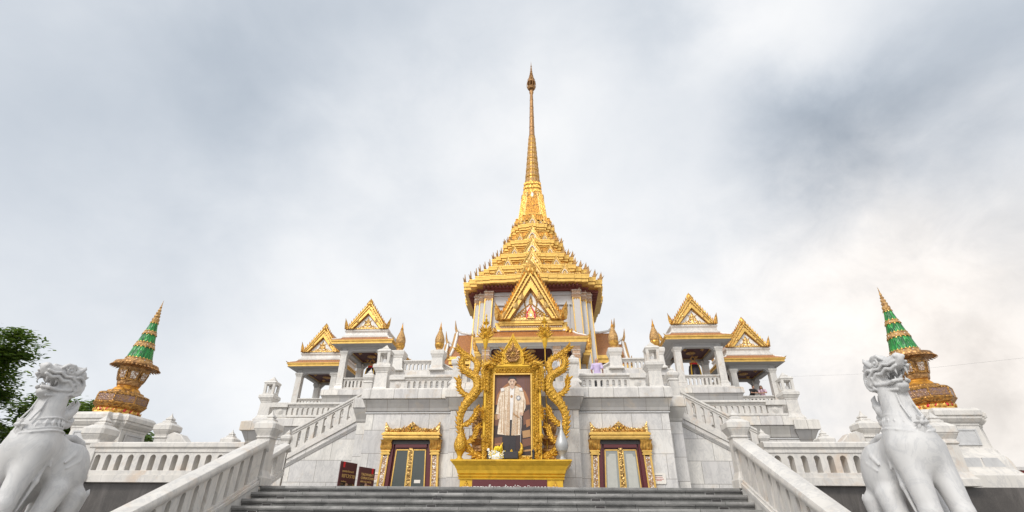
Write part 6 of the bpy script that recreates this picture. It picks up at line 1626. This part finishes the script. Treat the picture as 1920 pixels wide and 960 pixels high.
# --- guardian lion, local frame: x sideways, y = depth (head towards -y), z up; feet level z = -0.35
LY = 9.9
BELT = {}
def build_lion():
    G = SDF((-.66, -1.25, -.46), (.66, 1.45, 3.12), .017)
    # F (forward) -> y = -F
    def p(x, f, z): return (x, -f, z)
    G.ell(p(0, .34, 1.32), (.43, .46, .56), .1)              # chest
    G.ell(p(0, .02, 1.25), (.38, .56, .42), .15)
    G.ell(p(0, -.46, 1.05), (.37, .48, .46), .15)            # belly and rump
    G.cone(p(0, .32, 1.58), p(0, .30, 2.20), .35, .235, .14)  # neck
    G.cone(p(0, .30, 2.10), p(0, .27, 2.50), .235, .22, .08)
    for s in (-1, 1):
        G.cone(p(s*.23, .42, 1.30), p(s*.27, .62, .35), .255, .165, .10)  # front legs
        G.cone(p(s*.27, .62, .35), p(s*.27, .64, -.10), .165, .155, .05)
        G.ell(p(s*.27, .78, -.20), (.18, .30, .15), .06)
        for q in (-.10, 0, .10): G.cone(p(s*.27+q, .88, -.20), p(s*.27+q, 1.07, -.26), .065, .055, .02)
        G.ell(p(s*.27, -.46, .97), (.25, .44, .54), .08)      # haunches
        G.cone(p(s*.36, -.25, .62), p(s*.38, .02, -.08), .22, .15, .08)
        G.cone(p(s*.36, -.75, .55), p(s*.38, -.62, -.15), .20, .12, .10)
        G.ell(p(s*.38, .05, -.22), (.17, .36, .13), .05)
        for q in (-.09, 0, .09): G.cone(p(s*.38+q, .25, -.24), p(s*.38+q, .42, -.28), .06, .05, .02)
        # elbow fin and heel fin
        G.chain([p(s*.34, .22, 1.05), p(s*.37, .28, .75), p(s*.36, .42, .25)], [.05, .045, .02], .04)
        G.chain([p(s*.37, .16, 1.12), p(s*.40, .13, 1.02)], [.05, .02], .02)
        G.chain([p(s*.38, -.88, .30), p(s*.38, -1.02, .62), p(s*.38, -1.06, .70)], [.08, .05, .015], .04)
        G.chain([p(s*.33, -.44, 1.42), p(s*.42, -.28, 1.26), p(s*.45, -.12, 1.12)], [.06, .05, .02], .02)
        G.chain([p(s*.40, -.56, 1.34), p(s*.475, -.40, 1.16), p(s*.47, -.18, 1.02)], [.04, .035, .015], .015)
    # head, muzzle tilted upward
    G.rs = .84
    def p(x, f, z): return (x*.84, -(.26+(f-.30)*.84), 2.60+(z-2.62)*.84)
    G.ell(p(0, .22, 2.66), (.27, .34, .28), .08)
    G.cone(p(-.13, .06, 2.50), p(.13, .06, 2.50), .19, .19, .06); G.cone(p(-.12, .02, 2.86), p(.12, .02, 2.86), .14, .14, .05)
    G.cone(p(0, .40, 2.78), p(0, .80, 2.76), .215, .155, .05)
    G.ell(p(0, .90, 2.84), (.12, .11, .12), .03)              # nose knob
    for s in (-1, 1): G.ell(p(s*.08, .965, 2.87), (.05, .045, .05), .012)
    G.cone(p(0, .16, 2.40), p(0, .66, 2.30), .20, .135, .05)   # lower jaw
    G.ell(p(0, .74, 2.31), (.14, .11, .09), .03)
    G.cone(p(-.2, .50, 2.53), p(-.2, 1.1, 2.56), .075, .115, sub=True); G.cone(p(.2, .50, 2.53), p(.2, 1.1, 2.56), .075, .115, sub=True)
    G.cone(p(0, .46, 2.52), p(0, 1.1, 2.56), .085, .125, sub=True)
    G.ell(p(0, .62, 2.43), (.08, .20, .04), .02)              # tongue
    G.chain([p(0, .74, 2.44), p(0, .84, 2.50)], [.04, .02], .02)
    for s in (-1, 1):
        G.cone(p(s*.12, .86, 2.66), p(s*.12, .88, 2.50), .035, .012, .008)   # fangs
        G.cone(p(s*.14, .62, 2.62), p(s*.14, .63, 2.50), .032, .012, .008)
        G.cone(p(s*.11, .76, 2.38), p(s*.11, .78, 2.50), .032, .012, .008)
        # bold wavy lips in two bands
        G.chain([p(s*.13, .95, 2.68), p(s*.18, .82, 2.63), p(s*.205, .68, 2.68), p(s*.235, .54, 2.60), p(s*.265, .40, 2.63), p(s*.285, .26, 2.53), p(s*.27, .27, 2.43), p(s*.25, .42, 2.40), p(s*.21, .58, 2.38), p(s*.17, .76, 2.40), p(s*.06, .86, 2.40)], [.038]*11, .006)
        G.chain([p(s*.14, .93, 2.77), p(s*.20, .80, 2.735), p(s*.225, .66, 2.78), p(s*.255, .52, 2.71), p(s*.285, .38, 2.73), p(s*.305, .18, 2.62), p(s*.295, .10, 2.46), p(s*.26, .26, 2.32), p(s*.20, .50, 2.27), p(s*.12, .72, 2.23)], [.032]*10, .006)
        a_ = [p(s*.275, .13+.20*math.cos(t), 2.56+.22*math.sin(t)) for t in np.linspace(1.0, 5.0, 10)]; G.chain(a_, [.036]*10, .006)
        a_ = [p(s*.290, .15+.09*math.cos(t), 2.54+.10*math.sin(t)) for t in np.linspace(.3, 6.0, 9)]; G.chain(a_, [.030]*9, .006)
        a_ = [p(s*.225, .42+.095*math.cos(t), 2.87+.08*math.sin(t)) for t in np.linspace(0, 6.28, 10)]; G.chain(a_, [.024]*10, .005)
        G.ell(p(s*.205, .42, 2.87), (.055, .055, .052), .004)
        G.chain([p(s*.16, .62, 2.90), p(s*.20, .52, 2.99), p(s*.21, .36, 3.00), p(s*.22, .22, 2.93)], [.03, .045, .045, .03], .012)
        G.chain([p(s*.23, .24, 2.86), p(s*.26, .12, 2.97), p(s*.25, .06, 3.06)], [.065, .05, .015], .015)
        for (f0, z0, f1, z1) in ((-.02, 2.78, -.17, 2.86), (-.05, 2.62, -.19, 2.66), (-.02, 2.44, -.14, 2.44)):
            G.chain([p(s*.17, f0, z0), p(s*.19, f1, z1)], [.075, .02], .02)
    G.cone(p(0, .35, 2.93), p(0, -.02, 2.98), .13, .10, .05)
    for (f0, z0, f1, z1) in ((.05, 2.92, -.17, 3.07), (-.04, 2.76, -.22, 2.86), (-.06, 2.6, -.23, 2.66), (-.02, 2.44, -.17, 2.44)):
        G.chain([p(0, f0, z0), p(0, f1, z1)], [.15, .04], .03)
    G.rs = 1.0
    def p(x, f, z): return (x, -f, z)
    # mane curl behind the neck
    for x_ in (-.07, .07):
        G.chain([p(x_, .05, 1.95), p(x_, -.10, 2.02), p(x_, -.20, 2.14), p(x_, -.24, 2.26), p(x_*.5, -.22, 2.34)], [.13, .10, .075, .045, .015], .02)
        G.chain([p(x_, .05, 1.82), p(x_, -.17, 1.84), p(x_, -.24, 1.94), p(x_, -.20, 2.02)], [.11, .075, .05, .025], .02)
    # ridged breast line up the neck
    for s in (-1, 1): G.chain([p(s*.12, .72, 1.78), p(s*.115, .585, 2.02), p(s*.10, .53, 2.26)], [.02, .02, .018], .012)
    # tail sweeping over the haunch
    G.chain([p(0, -.30, 1.62), p(-.0, -.55, 1.64), p(0, -.78, 1.56), p(0, -.95, 1.36), p(0, -1.02, 1.05), p(0, -.98, .75), p(0, -.92, .5)], [.06, .065, .075, .085, .09, .08, .07], .02)
    # belts round the chest
    for z0, r_ in ((1.66, .022), (1.72, .016), (1.90, .018)):
        F0 = G.F.copy()
        ring_pts = []
        for k in range(41):
            a = 2*PI*k/40; c = np.array((0, -.22, z0)); d = np.array((math.sin(a), -math.cos(a), -.10*math.cos(a)*0-.22*max(0, math.cos(a))**2))
            best = .1
            for tt in np.arange(.05, 1.0, .01):
                q = c+d*tt; i_ = tuple(((q-G.lo)/G.vox).astype(int))
                if any(v < 0 for v in i_) or any(v >= n for v, n in zip(i_, F0.shape)): break
                if F0[i_] > 0: break
                best = tt
            ring_pts.append(tuple(c+d*best))
        G.chain(ring_pts, [r_]*41, .008)
        if z0 == 1.72: BELT['low'] = ring_pts
        if z0 == 1.90: BELT['high'] = ring_pts
    f, z = .79, 1.66
    G.F = np.where(G.P[..., 2] < -.345, np.maximum(G.F, (-.345-G.P[..., 2])), G.F)
    return G.mesh('lion_body', 'lion', (0, 0, -.35))
LION = build_lion()
for s, X, Yl in ((-1, -8.45, LY), (1, 7.62, LY)):
    t = thing('stone_lion', 'seated white marble guardian lion %s' % ('at the left edge, in front of the leafy trees' if s < 0 else 'standing before the right spire pedestal, facing right'), 'statue', (X, Yl, -.35), 'marble guardian lions')
    o = bpy.data.objects.new('body', LION); COL.objects.link(o); o.parent = t; t.scale = (.90, .95, 1.0)
    for q in (-1, 1):
        m = mb('lion'); m.ball((X+q*.195, Yl-.36, 2.81), .034, 8, 6); m.build('eye', t)
    O = Vector((X, Yl, 0)); m = mb('lion')
    for k in range(0, 40, 2):                       # diamonds of the chest belt
        l0, l1 = Vector(BELT['low'][k]), Vector(BELT['low'][k+2]); h0, h1 = Vector(BELT['high'][k]), Vector(BELT['high'][k+2])
        lo_, hi_ = (l0+l1)/2, (h0+h1)/2; out = ((lo_+hi_)/2-Vector((0, -.22, (lo_.z+hi_.z)/2))).normalized()
        e1 = (l0+h0)/2; e2 = (l1+h1)/2; c_ = (lo_+hi_)/2+out*.035
        if k % 2: e1, e2 = e1, e2
        b_ = m.pts([O+lo_+out*.008, O+e2+out*.004, O+hi_+out*.008, O+e1+out*.004, O+c_, O+c_-out*.08])
        for i_ in range(4): m.face((b_+i_, b_+(i_+1) % 4, b_+4)); m.face((b_+(i_+1) % 4, b_+i_, b_+5))
    m.build('chest_belt', t)
    m = mb('lion'); fc = Vector(BELT['low'][0])+Vector((0, 0, .06))
    ctr = O+fc+Vector((0, -.05, .02)); U_ = Vector((0, -.25, 1)).normalized(); Wn_ = Vector((0, -1, .25)).normalized()
    m.ball(ctr+Wn_*.01, .05, 12, 8)
    for k in range(6):
        a = k*PI/3; d = Vector((math.cos(a), 0, 0))+U_*math.sin(a); m.leaf(ctr, Vector((-math.sin(a), 0, 0))+U_*math.cos(a), d, Wn_, .10, .14, .05, n=6, bulge=.5)
    for hh, ww, dz in ((.38, .30, -.02), (.28, .20, -.01)): m.leaf(ctr-U_*.06-Wn_*(.0 if ww < .25 else .02), (1, 0, 0), -U_+Wn_*.08, Wn_, ww, hh, .06, n=7, bulge=.45)
    m.build('breast_flower', t, smooth=30)
    pd = thing('lion_pedestal', 'marble pedestal under the %s guardian lion' % side[s], 'pedestal', (X, Yl+.05, GZ), 'lion pedestals')
    m = mb('rail'); m.loft([sq(X, Yl+.02, a, a+.72, z) for a, z in ((.95, GZ), (.95, GZ+.2), (.82, GZ+.3), (.78, GZ+.85), (.84, GZ+.95), (.84, GZ+1.05), (.70, GZ+1.10), (.66, GZ+1.245))]); m.build('block', pd, bevel=.01)

# ------------------------------------------------------------------ people
def person(label, x, y, z, hgt, face, shirt, trousers, hair, pose, longhair=False, cap=None, bald=False, group=None, back=None):
    """pose: dict of joint offsets in a frame where the person looks along -y, metres at 1.7 m height"""
    k = hgt/1.70
    t = thing('person', label, 'person', (x, y, z), group)
    Rz = Matrix.Rotation(face, 4, 'Z'); 
    J = dict(pel=(0, 0, .93), che=(0, 0, 1.30), neck=(0, 0, 1.45), head=(0, -.01, 1.58),
             sL=(-.18, 0, 1.40), eL=(-.22, .02, 1.12), wL=(-.23, -.05, .87), sR=(.18, 0, 1.40), eR=(.22, .02, 1.12), wR=(.23, -.05, .87),
             hL=(-.09, 0, .90), kL=(-.10, -.01, .49), aL=(-.11, .02, .08), hR=(.09, 0, .90), kR=(.10, -.01, .49), aR=(.11, .02, .08))
    J.update(pose)
    def tr(p): q = Rz @ Vector(p); return np.array((q.x*k, q.y*k, q.z*k))
    P = {a: tr(b) for a, b in J.items()}
    lo = np.min(list(P.values()), 0)-.26; hi = np.max(list(P.values()), 0)+.26; lo[2] = -.02
    v = .015
    def F(a): return tr(a)-tr((0, 0, 0))
    G = SDF(lo, hi, v)
    hd = P['head']; fw = F((0, -1, 0)) / k; rt = F((1, 0, 0))/k
    def torso(G, e, kk=.05):
        G.cone(P['pel'], P['che'], .125*k+e, .135*k+e, kk)
        G.cone(P['sL']*.8+P['che']*.2, P['sR']*.8+P['che']*.2, .085*k+e, .085*k+e, kk)
        G.cone(P['hL'], P['hR'], .105*k+e, .105*k+e, kk)
    def arms(G, e, part=1.0):
        for s in 'LR':
            G.cone(P['s'+s], P['e'+s], .055*k+e, .043*k+e, .02)
            if part > .5: G.cone(P['e'+s], P['w'+s], .042*k+e, .028*k+e, .015)
    def legs(G, e):
        for s in 'LR': G.cone(P['h'+s], P['k'+s], .088*k+e, .06*k+e, .03); G.cone(P['k'+s], P['a'+s], .06*k+e, .04*k+e, .02)
    torso(G, 0); arms(G, 0); legs(G, 0)
    G.cone(P['che'], P['neck'], .08*k, .055*k, .04); G.cone(P['neck'], hd-np.array((0, 0, .05*k)), .052*k, .052*k, .02)
    G.ell(hd+np.array((0, 0, .01*k)), (.078*k, .092*k, .112*k), .02); G.cone(hd+fw*.045*k-np.array((0, 0, .07*k)), hd+fw*.03*k, .045*k, .05*k, .02)
    G.cone(hd+fw*.09*k+np.array((0, 0, .01*k)), hd+fw*.105*k-np.array((0, 0, .02*k)), .010*k, .016*k, .012)   # nose
    for s in (-1, 1): G.ell(hd+rt*s*.08*k, (.016*k, .02*k, .03*k), .01)
    for s in 'LR':   # hands: palm, four fingers, thumb
        w = P['w'+s]; d = (w-P['e'+s]); d = d/np.linalg.norm(d); sd = np.cross(d, fw); sd = sd/(np.linalg.norm(sd)+1e-6)
        pl = w+d*.05*k; G.ell(pl, (.038*k, .038*k, .038*k), .015)
        for i, L_ in enumerate((.070, .082, .076, .060)):
            b_ = pl+d*.025*k+sd*(i-1.5)*.019*k; m1 = b_+d*L_*.5*k; G.chain([b_, m1, m1+d*L_*.4*k+fw*.018*k], [.0095*k, .009*k, .0075*k], .002)
        G.chain([w+d*.02*k-sd*.03*k, w+d*.055*k-sd*.058*k, w+d*.085*k-sd*.06*k], [.012*k, .011*k, .009*k], .004)
        f_ = P['a'+s]; G.cone(f_-np.array((0, 0, .03*k)), f_+fw*.15*k-np.array((0, 0, .045*k)), .045*k, .035*k, .02)
    o = bpy.data.objects.new('body', G.mesh('person_body', 'skin', (0, 0, 0))); COL.objects.link(o); o.parent = t
    def cloth(name, key, build, zlo=-9, zhi=9):
        H = SDF(lo, hi, v); build(H)
        H.F = np.maximum(H.F, np.maximum(zlo*k-H.P[..., 2], H.P[..., 2]-zhi*k))
        c = bpy.data.objects.new(name, H.mesh(name, key, (0, 0, 0))); COL.objects.link(c); c.parent = t
    zs = J['neck'][2]
    cloth('shirt', shirt, lambda H: (torso(H, .024, .06), arms(H, .020, .4 if pose.get('short') else 1.0) if False else [H.cone(P['s'+s], P['s'+s]*(.25)+P['e'+s]*.75, .055*k+.02, .05*k+.02, .03) for s in 'LR'], H.cone(P['che'], P['neck']-np.array((0, 0, .03*k)), .10*k, .075*k, .04)), J['pel'][2]-.08, zs-.0)
    cloth('trousers', trousers, lambda H: (legs(H, .016), H.cone(P['hL'], P['hR'], .125*k, .125*k, .03), H.cone(P['pel'], P['pel']+np.array((0, 0, .04)), .13*k, .13*k, .03)), .10, J['pel'][2]+.03)
    if not bald:
        def hb(H):
            H.ell(hd+np.array((0, 0, .028*k))-fw*.012*k, (.094*k, .10*k, .115*k), .0)
            H.cut(lambda Q: np.sqrt(((Q-(hd+fw*.085*k-np.array((0, 0, .035*k))))**2).sum(-1))-.085*k, hd-.3, hd+.3, .01)
            H.cut(lambda Q: (hd[2]-.055*k)-Q[..., 2]*1.0 if False else Q[..., 2]*0+1.0, hd, hd, .01) if False else None
            if longhair:
                H.chain([hd-fw*.05*k+np.array((0, 0, .03*k)), hd-fw*.075*k-np.array((0, 0, .12*k)), P['che']-fw*.10*k], [.085*k, .085*k, .05*k], .04)
                for s in (-1, 1): H.chain([hd+rt*s*.07*k, hd+rt*s*.085*k-np.array((0, 0, .12*k)), hd+rt*s*.10*k+fw*.03*k-np.array((0, 0, .26*k))], [.04*k, .04*k, .02*k], .02)
        cloth('hair', hair, hb, J['head'][2]-(.5 if longhair else .06))
    if cap:
        def cb_(H):
            H.ell(hd+np.array((0, 0, .045*k)), (.10*k, .11*k, .105*k), 0); H.ell(hd+np.array((0, 0, .045*k))+fw*.09*k, (.085*k, .11*k, .018*k), .01)
        cloth('cap', cap, cb_, J['head'][2]+.03)
    for s in (-1, 1):
        m = mb('black'); c = Vector((x, y, z))+Vector(hd+fw*.078*k+rt*s*.032*k+np.array((0, 0, .022*k))); m.ball(c, .008, 6, 4); m.build('eye', t)
    m = mb('red'); c = Vector((x, y, z))+Vector(hd+fw*.088*k-np.array((0, 0, .05*k))); m.ball(c, .012, 6, 4, (1.4, .5, .4)); m.build('mouth', t)
    return t
person('man with shaven head in a lilac shirt, seen from behind at the deck balustrade', 3.86, 24.6, 5.84, 1.78, PI*.92, 'lilac', 'blackcloth', 'hair',
       dict(eL=(-.26, .05, 1.14), wL=(-.24, -.14, .98), eR=(.26, .04, 1.14), wR=(.25, -.12, .97)), bald=True)
person('visitor in a yellow cap and grey shirt behind the centre bay balustrade', 1.66, 24.0, 5.80, 1.74, -.5, 'greycloth', 'blackcloth', 'hair', {}, cap='yellow')
zf = 8.28
lean = dict(pel=(0, .16, .90), che=(0, -.02, 1.20), neck=(0, -.12, 1.32), head=(.03, -.17, 1.45), sL=(-.18, -.08, 1.28), eL=(-.24, -.30, 1.02), wL=(.0, -.36, 1.00), sR=(.18, -.08, 1.28), eR=(.26, -.28, 1.03), wR=(.02, -.42, .98),
            hL=(-.09, .16, .88), hR=(.09, .16, .88), kL=(-.10, .10, .47), kR=(.10, .16, .47), aL=(-.11, .16, .08), aR=(.11, .20, .08))
person('dark-haired man in a black shirt leaning on the right pavilion balustrade', 16.62, 38.95, 8.18, 1.78, .12, 'blackcloth', 'blackcloth', 'hair', lean)
l2 = dict(lean); l2['head'] = (-.03, -.16, 1.46); l2['wL'] = (.04, -.36, 1.02); l2['wR'] = (.10, -.40, 1.0)
person('woman with long brown hair in a pink top leaning on the outermost right pavilion balustrade', 17.32, 38.95, 8.18, 1.74, -.35, 'pink', 'blackcloth', 'brownhair', l2, longhair=True)

# ------------------------------------------------------------------ trees, far building, small things
def tree(label, x, y, z0, h, cr, nleaf, seed, crown_c=None):
    rg = random.Random(seed); t = thing('leafy_tree', label, 'tree', (x, y, z0), 'trees beyond the left terrace')
    m = mb('bark'); tips = []
    trunk = [(x+rg.uniform(-.1, .1)*i, y, z0+h*.62*i/6) for i in range(7)]
    m.tube(trunk, [h*.032*(1-.1*i) for i in range(7)], 9)
    for i in range(26):
        t0 = rg.uniform(.30, 1.0); b = Vector(trunk[0]).lerp(Vector(trunk[-1]), t0); a = rg.uniform(0, 2*PI); L_ = cr*rg.uniform(.6, 1.05)*(1.15-.45*t0)
        rise = rg.uniform(.05, .45)*L_+h*.30*max(0, t0-.55)*1.6
        p1 = b+Vector((math.cos(a)*L_*.5, math.sin(a)*L_*.5, rise*.7)); p2 = b+Vector((math.cos(a+.2)*L_, math.sin(a+.2)*L_, rise))
        m.tube([b, p1, p2], [h*.012, h*.007, h*.002], 5)
        for q in range(7):
            u = rg.uniform(.35, 1); c = (b.lerp(p1, u*2) if u < .5 else p1.lerp(p2, u*2-1))
            e = c+Vector((rg.gauss(0, .7), rg.gauss(0, .7), rg.gauss(.1, .3)))*cr*.24
            m.tube([c, e], [h*.003, h*.0012], 4); tips.append((e, cr*rg.uniform(.12, .22)))
        tips.append((p2, cr*.18))
    m.build('trunk', t)
    m = mb('leaf'); n1 = max(1, nleaf//len(tips))
    vs, fs = [], []
    for c, r in tips:
        for j in range(n1):
            # flat, layered sprays
            o_ = Vector((rg.gauss(0, 1), rg.gauss(0, 1), rg.gauss(0, .38)))*r*.75; pp = c+o_
            a = rg.uniform(0, 2*PI); d = Vector((math.cos(a), math.sin(a), rg.uniform(-.5, .3))).normalized(); sd_ = d.cross(Vector((rg.uniform(-.6, .6), rg.uniform(-.6, .6), 1))).normalized(); s_ = rg.uniform(.11, .21)
            b_ = len(vs); vs += [pp-d*s_, pp+sd_*s_*.42, pp+d*s_, pp-sd_*s_*.42]; fs.append((b_, b_+1, b_+2, b_+3))
    me = bpy.data.meshes.new('crown'); me.from_pydata([tuple(v-Vector((x, y, z0))) for v in vs], [], fs); me.materials.append(M['leaf']); me.update()
    o = bpy.data.objects.new('crown', me); COL.objects.link(o); o.parent = t
    return t
tree('broad leafy tree with spreading sprays behind the left lion', -31.0, 23.4, GZ, 11.0, 4.6, 110000, 21)
tree('lower leafy tree showing between the left lion and the spire pedestal', -24.6, 26.8, GZ, 8.3, 3.3, 40000, 8)
t = thing('brick_building', 'red brick building corner with pale coping beyond the right pedestal', 'building', (42, 46, GZ))
mb('brick').box(36.3, 48, 44, 60, GZ, 4.55).build('wall', t); mb('band').box(36.1, 48.2, 43.8, 60.2, 4.55, 4.78).build('coping', t)
m = mb('dark'); 
for x in (39, 42, 45): m.box(x, x+1.2, 43.95, 44.05, 1, 3)
m.build('window', t)
t = thing('flagpole', 'short white pole with a knob and a blue canvas scrap behind the left lion', 'pole', (-12.2, 13.4, GZ))
m = mb('petal'); m.tube([(-12.2, 13.4, GZ), (-12.2, 13.4, 2.42)], .045, 8); m.ball((-12.2, 13.4, 2.45), .085, 10, 6, (1, 1, .45)); m.build('shaft', t)
mb('blue').box(-12.75, -12.25, 13.40, 13.42, 1.6, 2.1).build('canvas', t)
t = thing('floodlight', 'small dark floodlight hung under the outer left terrace corner', 'floodlight', (-13.1, 25.8, 3.5)); m = mb('black'); m.box(-12.95, -12.6, 25.6, 25.9, 3.45, 3.75); m.box(-12.8, -12.76, 25.7, 26.0, 3.7, 3.85); m.build('housing', t)
t = mb('silver').tube([(22.9, 52, 13.6), (22.6, 46, 12.4), (24.81, 40, 10.91), (27.92, 36, 10.25), (28.58, 30, 9.05), (29.0, 26, 8.2), (32, 10, 8.0)], .005, 5).build('overhead_cable'); tag(t, 'thin dark cable strung across the sky on the right', 'cable')
print('objects', len(COL.objects))
